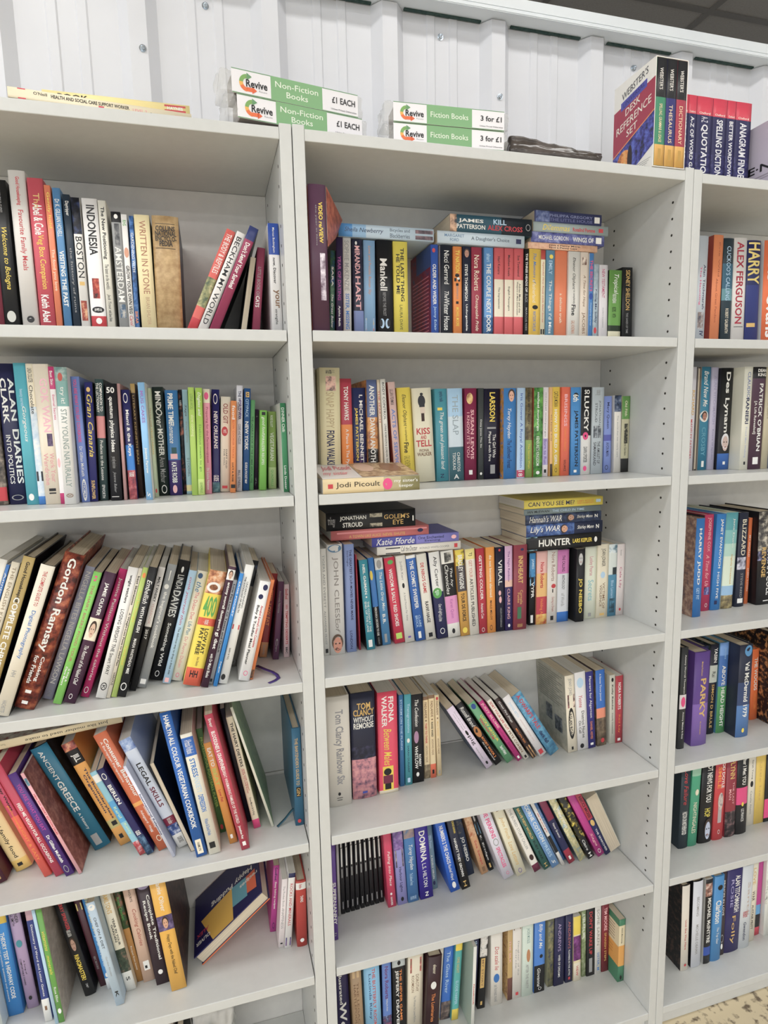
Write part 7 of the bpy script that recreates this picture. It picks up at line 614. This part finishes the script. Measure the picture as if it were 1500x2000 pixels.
class Print:
    """lettering and printed shapes on one face; fn(t, s, lift) maps face coordinates to local xyz"""
    def __init__(self): self.v = []; self.f = []; self.mi = []; self.mats = []; self.n = 0
    def slot(self, m):
        if m not in self.mats: self.mats.append(m)
        return self.mats.index(m)
    def add(self, V, Fc, fn, h, rough=.45):
        k = self.slot(mat(h, rough)); o = len(self.v)
        self.v += [fn(*p) for p in V]; self.f += [tuple(i + o for i in f) for f in Fc]; self.mi += [k] * len(Fc)
    def poly(self, pts, fn, lift, h):
        self.add([(t, s, lift) for t, s in pts], [tuple(range(len(pts)))], fn, h)
    def rect(self, t0, t1, s0, s1, fn, lift, h, n=1):
        V = []; Fc = []
        for i in range(n + 1):
            s = s0 + (s1 - s0) * i / n; V += [(t0, s, lift), (t1, s, lift)]
        for i in range(n): Fc.append((2 * i, 2 * i + 1, 2 * i + 3, 2 * i + 2))
        self.add(V, Fc, fn, h)
    def ell(self, t0, t1, s0, s1, fn, lift, h, n=20):
        tc, sc, a, b = (t0 + t1) / 2, (s0 + s1) / 2, (t1 - t0) / 2, (s1 - s0) / 2
        self.poly([(tc + a * math.cos(2 * math.pi * k / n), sc + b * math.sin(2 * math.pi * k / n)) for k in range(n)], fn, lift, h)
    def ring(self, t0, t1, s0, s1, fn, lift, h, w=.22, n=22):
        tc, sc, a, b = (t0 + t1) / 2, (s0 + s1) / 2, (t1 - t0) / 2, (s1 - s0) / 2; V = []
        for k in range(n):
            c, s = math.cos(2 * math.pi * k / n), math.sin(2 * math.pi * k / n)
            V += [(tc + a * c, sc + b * s, lift), (tc + a * c * (1 - w), sc + b * s * (1 - w), lift)]
        self.add(V, [(2 * k, 2 * k + 1, (2 * k + 3) % (2 * n), (2 * k + 2) % (2 * n)) for k in range(n)], fn, h)
    def text(self, s, st, t0, t1, s0, s1, fn, lift, h, horiz=False):
        V, Fc = outline(s, st)
        if horiz: P = [(t1 - (t1 - t0) * v[1], s0 + (s1 - s0) * v[0], lift) for v in V]
        else: P = [(t0 + (t1 - t0) * v[0], s0 + (s1 - s0) * v[1], lift) for v in V]
        self.add(P, Fc, fn, h)
    def face(self, t0, t1, s0, s1, fn, lift, h):
        dt, ds = t1 - t0, s1 - s0
        hair = {'c98a74': '5a4638', 'b0b0b0': '17171b', 'c0a8a0': 'd8d8dc', 'b0b0cc': '202030'}.get(h, '3a2a22')
        self.ell(t0, t0 + dt * .8, s0 + ds * .08, s1 - ds * .08, fn, lift, hair)
        self.ell(t0 + dt * .14, t0 + dt * .92, s0 + ds * .18, s1 - ds * .18, fn, lift + .00003, h)
        for q in (.36, .64): self.ell(t0 + dt * .42, t0 + dt * .49, s0 + ds * (q - .06), s0 + ds * (q + .06), fn, lift + .00006, '2a2220')
        self.ell(t0 + dt * .68, t0 + dt * .73, s0 + ds * .38, s0 + ds * .62, fn, lift + .00006, '8a4a44')
    def build(self, name, parent):
        if not self.v: return None
        me = bpy.data.meshes.new(name); me.from_pydata(self.v, [], self.f); me.update()
        for m in self.mats: me.materials.append(m)
        for p, k in zip(me.polygons, self.mi): p.material_index = k
        o = bpy.data.objects.new(name, me); COL.objects.link(o); o.parent = parent; return o

def make_book(rec):
    kind, X, Y, Z, th, w, h, d, base, cov, els, label, gi = rec
    hard = 'k' in kind; fore = 'f' in kind
    root = thing('hardback_book' if hard else 'paperback_book', label, 'book', (X, Y, Z), GROUPS[gi])
    root.rotation_euler = (0, -math.radians(th), 0)
    tc = min(.0024 if hard else .0005, w * .2); sag = min(.0032, w * .09) if hard and w > .016 else min(.0005, w * .03)
    E = []
    for e in els.split('|'):
        q = e.split(';')
        if len(q) > 5: E.append((q[0], q[1], float(q[2]), float(q[3]), float(q[4]), float(q[5]), ';'.join(q[6:])))
    bands = [e for e in E if e[0] == 'Z']
    # ---- cover: boards and spine as one U-shaped sheet
    NS = 8 if hard else 4
    ys = lambda x: sag * (2 * x / w - 1) ** 2 if not hard else sag * abs(2 * x / w - 1) ** 2.2
    out = [(w * i / NS, ys(w * i / NS)) for i in range(NS + 1)]
    loop = [(0, d)] + out + [(w, d), (w - tc, d)] + [(w - tc, sag + tc), (tc, sag + tc)] + [(tc, d)]
    flip = (lambda p: (p[0], d - p[1])) if fore else (lambda p: p)
    loop = [flip(p) for p in loop]
    cuts = sorted({0.0, h} | {max(0., min(h, h * (1 - t))) for e in bands for t in (e[2], e[3])})
    mats = [mat(base)]; cm = mat(cov); ci = 0
    if cm not in mats: mats.append(cm)
    ci = mats.index(cm)
    bm = bmesh.new(); rings = [[bm.verts.new((p[0], p[1], z)) for p in loop] for z in cuts]; n = len(loop)
    for a, b, z0, z1 in zip(rings, rings[1:], cuts, cuts[1:]):
        tm = 1 - (z0 + z1) / 2 / h; mi = 0
        for e in bands:
            if e[2] <= tm <= e[3]:
                m = mat(e[1])
                if m not in mats: mats.append(m)
                mi = mats.index(m)
        for i in range(n):
            j = (i + 1) % n
            f = bm.faces.new((a[i], a[j], b[j], b[i]) if not fore else (a[j], a[i], b[i], b[j]))
            f.material_index = mi if 1 <= i <= NS else (0 if fore and NS < i < NS + 3 else ci)
            f.smooth = 1 <= i <= NS
    for r, up in ((rings[0], False), (rings[-1], True)):
        # the U profile is concave: fill it in three quads plus the spine strip
        L0, L1 = r[0], r[1]; R1, R0 = r[NS + 1], r[NS + 2]; Ri0, Ri1, Li1, Li0 = r[NS + 3], r[NS + 4], r[NS + 5], r[NS + 6]
        for fc in ((L0, L1, Li1, Li0), (R1, R0, Ri0, Ri1), tuple(r[1:NS + 2]) + (Ri1, Li1)):
            try:
                f = bm.faces.new(fc if not up else fc[::-1]); f.material_index = ci
            except ValueError: pass
    bmesh.ops.recalc_face_normals(bm, faces=bm.faces[:])
    link('cover', tomesh('cover', bm), mats, root)
    # ---- page block
    ins = min(.003, h * .02) if hard else .0004
    px0, px1 = tc + .0001, w - tc - .0001
    pd = d - (.003 if hard else .0006)
    bm = bmesh.new()
    y0, y1 = (sag + tc + .0001, pd) if not fore else (d - pd, d - sag - tc - .0001)
    box(bm, px0, px1, y0, y1, ins, h - ins)
    link('pages', tomesh('pages', bm), M_PAGEW if not fore and (w < .012 or cov[:1] in 'cd' and not hard) else M_PAGES, root)
    if fore: return root
    # ---- lettering and printed marks
    def fn(t, s, lift): x = s * w; return (x, ys(x) - lift, h * (1 - t))
    P = Print(); end = None
    for i, (ty, c, t0, t1, s0, s1, tx) in sorted(enumerate(E), key=lambda q: q[1][2]):
        if ty == 'Z': continue
        if end is not None and (t0 - end) * h > .0185: P.build('lettering', root); P = Print()      # lettering far down the spine is a part of its own
        end = max(end or 0, t1)
        lf = .00014 + .00002 * i
        if ty in 'tbi':
            if s1 - s0 > .3 and sag > .001:
                # bend wide lettering with the rounded spine: split it into strips first
                V, Fc = outline(tx, STY[ty])
                b2 = bmesh.new(); vs = [b2.verts.new((v[0], v[1], 0)) for v in V]
                for f in Fc:
                    try: b2.faces.new([vs[k] for k in f])
                    except ValueError: pass
                for k in range(1, 6): bmesh.ops.bisect_plane(b2, geom=b2.verts[:] + b2.edges[:] + b2.faces[:], plane_co=(0, k / 6, 0), plane_no=(0, 1, 0))
                b2.verts.index_update()
                P.add([(t0 + (t1 - t0) * v.co.x, s0 + (s1 - s0) * v.co.y, lf + .0001) for v in b2.verts], [tuple(v.index for v in f.verts) for f in b2.faces], fn, c)
                b2.free()
            else: P.text(tx, STY[ty], t0, t1, s0, s1, fn, lf + (.00012 if sag > .001 else 0), c)
        elif ty == 'H': P.text(tx, 'b', t0, t1, s0, s1, fn, lf + (.0012 if sag > .001 else 0), c, True)
        elif ty == 'R': P.rect(t0, t1, s0, s1, fn, lf, c, 6 if sag > .001 else 1)
        elif ty == 'E': P.ell(t0, t1, s0, s1, fn, lf + (.0004 if sag > .001 else 0), c)
        elif ty == 'O': P.ring(t0, t1, s0, s1, fn, lf + (.0002 if sag > .001 else 0), c)
        elif ty == 'F': P.face(t0, t1, s0, s1, fn, lf + (.0004 if sag > .001 else 0), c)
    P.build('lettering', root)
    return root
MADE = [make_book(b) for b in BOOKS]
def find_book(*words):
    for o in MADE:
        if all(q in o['label'] for q in words): return o
def side_print(root, rec, els, side='left'):
    """printing on a book's broad cover; s runs from the fore-edge (0) to the spine (1) on the left cover"""
    w, h, d = rec[5], rec[6], rec[7]; P = Print()
    def fn(t, s, lift): return (-lift, d * (1 - s), h * (1 - t)) if side == 'left' else (w + lift, d * s, h * (1 - t))
    for i, (ty, c, t0, t1, s0, s1, tx) in enumerate(els):
        lf = .0002 + .00004 * i
        if ty == 'H': P.text(tx, 'b', t0, t1, s0, s1, fn, lf, c, True)
        elif ty in 'tbi': P.text(tx, ty, t0, t1, s0, s1, fn, lf, c)
        elif ty == 'R': P.rect(t0, t1, s0, s1, fn, lf, c)
        elif ty == 'E': P.ell(t0, t1, s0, s1, fn, lf, c)
        elif ty == 'P': P.poly(tx, fn, lf, c)
    return P.build('cover_print', root)

# ------------------------------------------------------------ cover printing that the photo shows
def by_base(base, kind=None):
    for o, r in zip(MADE, BOOKS):
        if r[8] == base and (kind is None or kind in r[0]): return o, r
o, r = by_base('c8642e', 'f')      # the leaning hardback with its pages outward
side_print(o, r, [('P', 'd8a840', 0, 0, 0, 0, [(.42, 1.0), (.42, .46), (.9, .52), (.72, 1.0)]), ('P', '5a98a8', 0, 0, 0, 0, [(.2, .5), (.42, .46), (.42, .8), (.2, .84)]),
    ('P', 'd8603a', 0, 0, 0, 0, [(.06, .5), (.2, .5), (.2, .8), (.06, .84)]), ('E', 'd8a840', .03, .17, .16, .36, ''),
    ('b', 'e8e4dc', .1, .74, .36, .47, 'Happy Pudding'), ('b', 'e8e4dc', .03, .3, .54, .62, 'recipes'), ('b', 'c03a4c', .78, .96, .7, .76, 'ALEX'), ('b', 'e8e4dc', .76, .97, .82, .88, 'OLIVER')])
o, r = by_base('dcd2bc')
side_print(o, r, [('R', '7a766a', .05 + .03 * k, .06 + .03 * k, .08, .9 - .1 * (k % 3), '') for k in range(14)] + [('R', '~5a5a5c,8a8a88,3a3a3c', .52, .72, .3, .52, ''), ('R', '~5a5a5c,8a8a88,3a3a3c', .6, .8, .6, .85, '')])
o, r = by_base('d6c8a4')
side_print(o, r, [('R', '3f7c5c', 0, .1, 0, 1, ''), ('R', 'd6c8a4', .1, .43, 0, 1, ''), ('R', 'd89a44', .43, .74, 0, 1, ''), ('R', '3f7c5c', .74, 1, 0, 1, '')] + [('R', '6a6454', .14 + .045 * k, .15 + .045 * k, .12, .85, '') for k in range(6)] + [('R', 'b07a34', .5 + .05 * k, .51 + .05 * k, .15, .8, '') for k in range(3)] + [('R', 'd8b0a0', .78, .9, .1, .35, '')])
o, r = by_base('2f55a8')
side_print(o, r, [('R', '2f4a8c', 0, .22, .3, 1, '')] + [('R', 'b86a88', .3 + .04 * k, .312 + .04 * k, .1, .9, '') for k in range(15)])
# the tall video guide: its loose jacket flares out on the right
o, r = by_base('4a2a40')
def sheet(name, quad, th, m, parent):
    a, b, c, d = (Vector(p) for p in quad); n = (b - a).cross(d - a).normalized() * th; bm = bmesh.new()
    v = [bm.verts.new(p) for p in (a, b, c, d, a + n, b + n, c + n, d + n)]
    for f in ((3, 2, 1, 0), (4, 5, 6, 7), (0, 1, 5, 4), (1, 2, 6, 5), (2, 3, 7, 6), (3, 0, 4, 7)): bm.faces.new([v[i] for i in f])
    bmesh.ops.recalc_face_normals(bm, faces=bm.faces[:])
    ob = link(name, tomesh(name, bm), m, parent); bpy.context.view_layer.update(); ob.matrix_parent_inverse = parent.matrix_world.inverted(); return ob
fl = sheet('jacket_flap', [(.0552, .008, 1.897 + Z0), (.108, .126, 1.883 + Z0), (.089, .10, 1.842 + Z0), (.0552, .008, 1.80 + Z0)], .0006, mat('~a5503c,b8684a,7a3428'), o); fl['label'] = 'loose orange-red jacket flap'
# the novel lying at the front of the shelf: pages fanned up towards the back under its cover
o, r = by_base('c9b488')
x0_, x1_, zb = r[1] - r[6], r[1], r[3] + r[5]
bm = bmesh.new()
V = [(x0_ + .001, .002, zb + .0002), (x1_ - .001, .002, zb + .0002), (x1_ - .001, .124, zb + .0002), (x0_ + .001, .124, zb + .0002), (x1_ - .004, .124, zb + .017), (x0_ + .001, .124, zb + .019)]
v = [bm.verts.new(p) for p in V]
for f in ((0, 3, 2, 1), (0, 1, 4, 5), (2, 3, 5, 4), (1, 2, 4), (0, 5, 3)): bm.faces.new([v[i] for i in f])
ob = link('fanned_pages', tomesh('fanned_pages', bm), M_PAGES, o); bpy.context.view_layer.update(); ob.matrix_parent_inverse = o.matrix_world.inverted()
cv = sheet('front_cover', [(x0_, .0005, zb + .0004), (x1_, .0005, zb + .0004), (x1_ - .003, .125, zb + .0176), (x0_, .125, zb + .0196)], .0005, mat('c9c4c0'), o); cv['label'] = 'curled front cover with red script and a sepia photo'
P = Print()
def fj(t, s, lift): return (x0_ + (x1_ - x0_) * t, .0005 + .1245 * s, zb + .0011 + lift + s * (.0195 - .002 * t))
P.rect(.4, 1, .0, 1, fj, .0004, '~a88a68,c9b08a,7a5a40'); P.ell(.42, .62, .35, .95, fj, .0005, 'c9a890'); P.ell(.7, .92, .3, .9, fj, .0005, '8a6448')
P.text('Jodi Picoult', 'i', .06, .38, .45, .8, fj, .0006, 'c85a6a'); P.text('my sister', 'i', .04, .3, .15, .4, fj, .0006, 'd87a84')
ob = P.build('cover_print', o); bpy.context.view_layer.update(); ob.matrix_parent_inverse = o.matrix_world.inverted()
# ribbon markers hanging from two of the hardbacks
def ribbon(book, pts, width, h, label):
    bm = bmesh.new(); L = []
    for i, p in enumerate(pts):
        p = Vector(p); d = (Vector(pts[min(i + 1, len(pts) - 1)]) - Vector(pts[max(i - 1, 0)])).normalized()
        s = d.cross(Vector((0, 0, 1)))
        s = (s.normalized() if s.length > .1 else Vector((0, 1, 0))) * width / 2
        L.append([bm.verts.new(p - s), bm.verts.new(p + s), bm.verts.new(p + s + Vector((0, 0, .0006))), bm.verts.new(p - s + Vector((0, 0, .0006)))])
    for a, b in zip(L, L[1:]):
        for k in range(4): bm.faces.new((a[k], a[(k + 1) % 4], b[(k + 1) % 4], b[k]))
    bm.faces.new(L[0]); bm.faces.new(L[-1][::-1]); bmesh.ops.recalc_face_normals(bm, faces=bm.faces[:])
    for f in bm.faces: f.smooth = True
    ob = link('ribbon', tomesh('ribbon', bm), mat(h, .5), book)
    bpy.context.view_layer.update(); ob.matrix_parent_inverse = book.matrix_world.inverted(); ob['label'] = label
o, r = by_base('d2733a')
z3 = 1.0254 + Z0 + .0006
ribbon(o, [(-.098, .10, z3 + .004), (-.085, .072, z3 + .006), (-.072, .056, z3 + .005), (-.064, .046, z3 + .002), (-.062, .034, z3), (-.070, .024, z3), (-.082, .016, z3)], .007, '3a2a6a', 'purple ribbon marker')
o, r = by_base('2c6280')
z4 = .7002 + Z0 + .0006
ribbon(o, [(-.030, .085, z4 + .026), (-.045, .078, z4 + .022), (-.060, .072, z4 + .010), (-.076, .066, z4 + .001)], .006, '1c4a5c', 'dark teal ribbon marker')

# ------------------------------------------------------------ things on top of the bookcases
ZT = 1.9815 + Z0
G_TOP = 'things on top of the bookcases'
def rec_of(kind, X, Y, Z, th, w, h, d, base, cov, els, label, g):
    if g not in GROUPS: GROUPS.append(g)
    r = (kind, X, Y, Z, th, w, h, d, base, cov, els, label, GROUPS.index(g)); o = make_book(r); return o, r
ha, _ = rec_of('p', -.158, .0255, ZT + .0004, 90, .0145, .258, .19, 'd8ccae', 'd8ccae', 'R;c8384c;.05;.09;0;1|t;17171b;.13;.2;.55;.85;O\'Neill|b;17171b;.22;.64;.45;.8;HEALTH AND SOCIAL CARE SUPPORT WORKER|R;c8384c;.47;.5;0;.4|t;d88a94;.66;.74;.35;.65;LEVEL 2|t;17171b;.76;.87;.2;.5;First Class Books|R;e8a890;.9;.935;0;.6|R;2f5a9c;.95;.98;0;.6', 'cream paperback lying flat on top of the left bookcase, beneath the yellow manual', 'books lying on top of the left bookcase')
ha.rotation_euler.z = math.radians(5.3)
hb, _ = rec_of('k', -.160, .031, ZT + .0155, 90, .014, .215, .17, 'dccb86', 'dccb86', 'b;17171b;.1;.3;.2;.8;BOOK|R;b03a40;.82;.97;.15;.85|b;f2f1ec;.84;.95;.35;.68;HAYNES', 'yellow manual with a red block on its spine, lying on the cream paperback', 'books lying on top of the left bookcase')
rec_of('p', -.606, .0765, .9426 + Z0 + .011, -84.6, .0155, .26, .178, 'd2c3a0', '~8a8680,a8a49c,6a2a28', 't;3a3a38;.09;.62;.3;.72;Just like mother used to make|t;8a8068;.74;.9;.35;.6;Tom Norrington-Davies', 'cream paperback lying upside down across the leaning cookbooks, left bookcase fourth shelf', "books on the left bookcase's fourth shelf")
# slip-cased reference set: open-fronted case with three books inside
sx0, sx1, sy, sd, sh = .7005, .7745, -.001, .125, .197
ZW = ZT + .0006
M_SLIP = mat('dcd9d2')
case_ = thing('slipcase', 'white, red and blue slipcase of a desk reference set, on the middle bookcase top', 'slipcase', (sx0, sy, ZW), G_TOP)
bm = bmesh.new(); tk = .0014; sw = sx1 - sx0
box(bm, 0, tk, 0, sd, 0, sh); box(bm, sw - tk, sw, 0, sd, 0, sh); box(bm, tk, sw - tk, 0, sd, 0, tk); box(bm, tk, sw - tk, 0, sd, sh - tk, sh); box(bm, tk, sw - tk, sd - tk, sd, tk, sh - tk)
link('case', tomesh('case', bm), M_SLIP, case_)
P = Print()
def fs(t, s, lift): return (-lift, sd * (1 - s), sh * (1 - t))
P.poly([(.176, 1.0), (.47, 1.0), (.69, 0), (.25, 0)], fs, .0002, '9c3048')
P.poly([(.47, 1.0), (.79, 1.0), (1.0, .25), (1.0, 0), (.69, 0)], fs, .00022, '~3a3a8c,5a6ac0,1c1c30')
P.ell(.68, .97, .1, .5, fs, .0003, '~e08a3a,f0c070,8a4a28'); P.ell(.66, .94, .38, .5, fs, .00034, '241418'); P.poly([(.47, 1), (.482, 1), (.702, 0), (.69, 0)], fs, .0003, 'd8884a')
P.poly([(.14, .81), (.215, .81), (.275, .18), (.195, .18)], fs, .00026, '4a4aa0')
for tx, t0, t1, s0, s1, c in (("WEBSTER'S", .07, .14, .2, .83, '4a4a50'), ('UNIVERSAL', .178, .225, .24, .76, '2c2c70'), ('DESK', .255, .325, .3, .66, 'f0e8dc'), ('REFERENCE', .365, .44, .08, .92, 'f0e8dc'), ('SET', .475, .545, .34, .6, 'f0e8dc')):
    P.text(tx, 't', t0, t1, s0, s1, (lambda t, s, l: fs(t - .13 * (s - .5), s, l)), .0004, c, True)
for k in range(5): P.rect(.9 + .018 * k, .904 + .018 * k, .55, .95 - .04 * k, fs, .0003, '7a7a7a')
P.build('cover_print', case_)
for i, (nm, col, tx) in enumerate((('green', '2f7d5c', 'SPELLING, GRAMMAR & USAGE'), ('navy', '2c2c6a', 'THESAURUS'), ('red', '9c3044', 'DICTIONARY'))):
    els = f"Z;17181c;0;.36;0;1|Z;d0a04c;.8;1;0;1|t;e0dcd4;.09;.29;.3;.65;WEBSTER'S|t;e8d0a8;.42;.78;.3;.65;{tx}" + '|R;b08838;.84;.94;.35;.65'
    rec_of('p', sx0 + .0022 + i * .0236, sy - .0006, ZW + .0018, 0, .0229, .1925, .118, col, col, els, f'{["green","navy","red"][i]}-banded black paperback inside the slipcase reading "{["GRAMMAR","THESAURUS","DICTIONARY"][i]}"', 'reference books in the slipcase')
xs = [.8225, .838, .859, .900, .937, .960, 1.001]
for i, (tx, wl) in enumerate((('IDIOMS', 'leftmost'), ('A-Z OF WORD GAMES', 'word games'), ('QUOTATIONS', 'quotations'), ('SPELLING DICTIONARY', 'spelling'), ('BETTER WORDPOWER', 'word power'), ('ANAGRAM FINDER', 'anagram'))):
    w_ = xs[i + 1] - xs[i] - .0006
    big = w_ > .03
    t1 = {'IDIOMS': .7, 'A-Z OF WORD GAMES': .95, 'QUOTATIONS': .97, 'SPELLING DICTIONARY': 1.0}.get(tx, .9)
    els = f'Z;c8384e;0;.2;0;1|Z;~2a2a5c,4a4a80,1c1c40;.62;1;0;1|H;f0d8d0;.165;.19;.15;.85;Oxford|b;e8e8ec;{.3 if i in (0,2) else .23};{t1};.28;.72;{tx}' + ('|t;c8c8d0;.215;.28;.3;.7;A-Z' if i in (0, 2) else '')
    rec_of('p', xs[i], .066, (1.9795 + Z0) + .0008, 0, w_, .178, .125, '232350', '232350', els, f'navy and red reference paperback on the right bookcase top, {["half hidden by the slipcase","about word games","about quotations","about spelling","about word power","about anagrams, rightmost"][i]}', 'matching reference paperbacks on the right bookcase top')
o, r = rec_of('p', 1.0125, .008, 1.9795 + Z0 + .0008, 0, .03, .132, .14, 'b4acbc', 'b0a8b8', '', 'lilac-grey box with black handwriting-style letters, right of the anagram paperback', G_TOP)
o['category'] = 'box'; o.name = 'boxed_book'
side_print(o, r, [('H', '17171b', .62, .74, .5, .98, 'E·N·'), ('R', '8a8490', .8, .82, .45, .98, ''), ('R', '8a8490', .84, .855, .45, .9, '')])

# shrink-wrapped packs of shelf-edge signs
def plastic():
    m = bpy.data.materials.new('clear_plastic_wrap'); m.use_nodes = True; nt = m.node_tree; b = nt.nodes['Principled BSDF']
    tr = nt.nodes.new('ShaderNodeBsdfTransparent'); mx = nt.nodes.new('ShaderNodeMixShader'); out = nt.nodes['Material Output']
    b.inputs['Base Color'].default_value = (.8, .8, .78, 1); b.inputs['Roughness'].default_value = .12; mx.inputs[0].default_value = .26
    nt.links.new(tr.outputs[0], mx.inputs[1]); nt.links.new(b.outputs[0], mx.inputs[2]); nt.links.new(mx.outputs[0], out.inputs['Surface'])
    return m
M_WRAP = plastic()
M_STRIPS = noisy('sign_backs', (.20, .17, .15), (.34, .30, .27), 1.0, .3, stretch=(3, 3, 500))
def crumple(name, x0, x1, y0, y1, z0, z1, m, parent, amp, n=9, seed=1, taper=1.0, ends=None):
    """a bag-like wrap: subdivided box surface with random creases"""
    rnd = random.Random(seed); bm = bmesh.new(); box(bm, x0, x1, y0, y1, z0, z1)
    bmesh.ops.subdivide_edges(bm, edges=bm.edges[:], cuts=n, use_grid_fill=True)
    cx, cy, cz = (x0 + x1) / 2, (y0 + y1) / 2, (z0 + z1) / 2
    ph = [rnd.uniform(0, 6.28) for _ in range(6)]
    for v in bm.verts:
        c = v.co
        if taper != 1.0:
            f = 1 - (1 - taper) * (c.x - x0) / (x1 - x0); c.z = z0 + (c.z - z0) * f
        a = amp * (math.sin(c.x * 190 + ph[0] + c.z * 90) * .5 + math.sin(c.z * 260 + ph[1] + c.y * 120) * .5 + math.sin(c.x * 410 + c.y * 330 + ph[2]) * .35)
        dirv = Vector(((c.x - cx) / (x1 - x0), (c.y - cy) / (y1 - y0), (c.z - cz) / (z1 - z0)))
        if dirv.length > 0: c += dirv.normalized() * (a + rnd.uniform(-amp, amp) * .35)
        c.z = max(c.z, z0)
    o = link(name, tomesh(name, bm), m, parent)
    for p in o.data.polygons: p.use_smooth = True
    return o
def arc_arrow(P, fn, cy, cx, r, w, a0, a1, h, lift, asp):
    n = 12; V = []
    for k in range(n + 1):
        a = a0 + (a1 - a0) * k / n
        V += [(cy - r * math.sin(a), cx + r * asp * math.cos(a), lift), (cy - (r - w) * math.sin(a), cx + (r - w) * asp * math.cos(a), lift)]
    P.add(V, [(2 * k, 2 * k + 1, 2 * k + 3, 2 * k + 2) for k in range(n)], fn, h)
def sign_pack(label, x, y, z, yaw, L, H, lines, price, seed, group):
    t = thing('sign_pack', label, 'sign', (x, y, z), group); t.rotation_euler = (0, 0, yaw)
    D = .052
    boxobj('backing', (0.004, L - .003, .0016, D, .0004, H - .0008), M_STRIPS, t, .0008)
    f = boxobj('sign_face', (0, L, 0, .0014, 0, H - .0004), mat('d6d4d8', .25), t, .0002)
    P = Print()
    def fn(tt, s, lift): return (s * L, -lift, (H - .0004) * (1 - tt))
    P.rect(0, .035, 0, 1, fn, .0001, '5a8a5c'); P.rect(.965, 1, 0, 1, fn, .0001, '5a8a5c')
    P.rect(0, 1, .292, .70, fn, .0002, '6f9e6c')
    asp = H / L
    arc_arrow(P, fn, .52, .115, .36, .17, math.radians(95), math.radians(175), '6c9a4c', .0003, asp)
    arc_arrow(P, fn, .52, .115, .36, .17, math.radians(175), math.radians(205), 'd8a040', .0003, asp)
    arc_arrow(P, fn, .52, .115, .36, .17, math.radians(205), math.radians(265), 'd8682e', .0003, asp)
    P.poly([(.10, .112), (.40, .112), (.24, .150)], fn, .0003, '5a8a5c')
    P.rect(.69, .86, .11, .155, fn, .0003, 'd8602c'); P.poly([(.63, .150), (.93, .150), (.78, .186)], fn, .0003, 'd0582a')
    P.text('Revive', 'b', .36, .68, .105, .265, fn, .0004, '17171b', True)
    P.text('Reuse', 't', .73, .8, .2, .262, fn, .0004, '9a9a9c', True)
    k = len(lines)
    for i, s in enumerate(lines):
        t0, t1 = ((.34, .62),)[0] if k == 1 else ((.18, .43), (.55, .80))[i]
        w_ = .34 if len(s) > 8 else .17
        P.text(s, 't', t0, t1, .496 - w_ / 2, .496 + w_ / 2, fn, .0004, 'e4eedc', True)
    P.text(price, 'b', .3, .58, .78, .975, fn, .0004, '2a2a2e', True)
    P.text('Unless Priced Otherwise', 't', .8, .87, .77, .985, fn, .0004, '4a4a50', True)
    P.build('lettering', f)
    crumple('plastic_wrap', -.016, .0035, .002, D + .004, .001, H - .002, M_WRAP, t, .0028, 8, seed)
    crumple('plastic_wrap', L - .002, L + .008, .002, D + .004, .001, H - .002, M_WRAP, t, .0018, 8, seed + 1)
    return t
YN = math.atan2(.036, .215)
G_S = 'wrapped shelf sign packs'
sign_pack('lower green and white sign pack priced one pound each, under the tilted one', -.0865, -.0005, 1.9877 + Z0 + .0003, YN, .2175, .0355, ['Non-Fiction', 'Books'], '£1 EACH', 3, G_S)
sign_pack('upper green and white sign pack priced one pound each, top of its pair', -.0935, -.0015, 1.9877 + Z0 + .0363, YN, .2175, .0365, ['Non-Fiction', 'Books'], '£1 EACH', 7, G_S)
YF = math.atan2(-.010, .204)
sign_pack('lower green and white sign pack priced three for a pound, bottom of its pair', .1785, .0135, ZT + .0005, YF, .206, .0325, ['Fiction Books'], '3 for £1', 11, G_S)
sign_pack('upper green and white sign pack priced three for a pound, top of its pair', .1785, .0125, ZT + .0334, YF, .206, .0325, ['Fiction Books'], '3 for £1', 15, G_S)
M_DARKWRAP = noisy('wrapped_grey_strips', (.055, .046, .04), (.12, .10, .09), 30, .14)
pk = thing('wrapped_pack', 'dark grey-brown plastic wrapped pack lying right of the fiction sign packs', 'pack', (.405, .012, ZT + .0005), G_TOP)
boxobj('contents', (.004, .186, .006, .066, 0.0006, .014), M_DARKWRAP, pk, .003)
crumple('plastic_wrap', 0, .19, .003, .07, .0002, .034, M_DARKWRAP, pk, .0022, 14, 21, taper=.55)

# ------------------------------------------------------------ bottom of the left bookcase: loose stationery glimpsed under the shelf
z6 = .066 + Z0
tb = thing('plastic_bag', 'crumpled clear plastic bag on the bottom shelf of the left bookcase', 'bag', (-.235, .13, z6), None)
M_BAG = noisy('grey_film', (.42, .42, .42), (.60, .60, .58), 14, .25)
crumple('bag', -.03, .05, -.03, .05, .0004, .235, M_BAG, tb, .006, 12, 5)
boxobj('green_sheet', (-.008, .008, -.041, -.038, .02, .2), mat('a8b46a'), tb)
rec_of('p', -.318, .10, z6 + .0006, 3, .026, .232, .12, '8a8078', '8a8078', 'Z;1c1c20;.0;.02;0;1', 'grey booklet left of the plastic bag on the left bookcase bottom shelf', "books on the left bookcase's bottom shelf")
rec_of('p', -.286, .085, z6 + .0006, 3, .012, .205, .12, '8ac0bc', '1c1c20', '', 'pale teal booklet between the grey booklet and the plastic bag', "books on the left bookcase's bottom shelf")
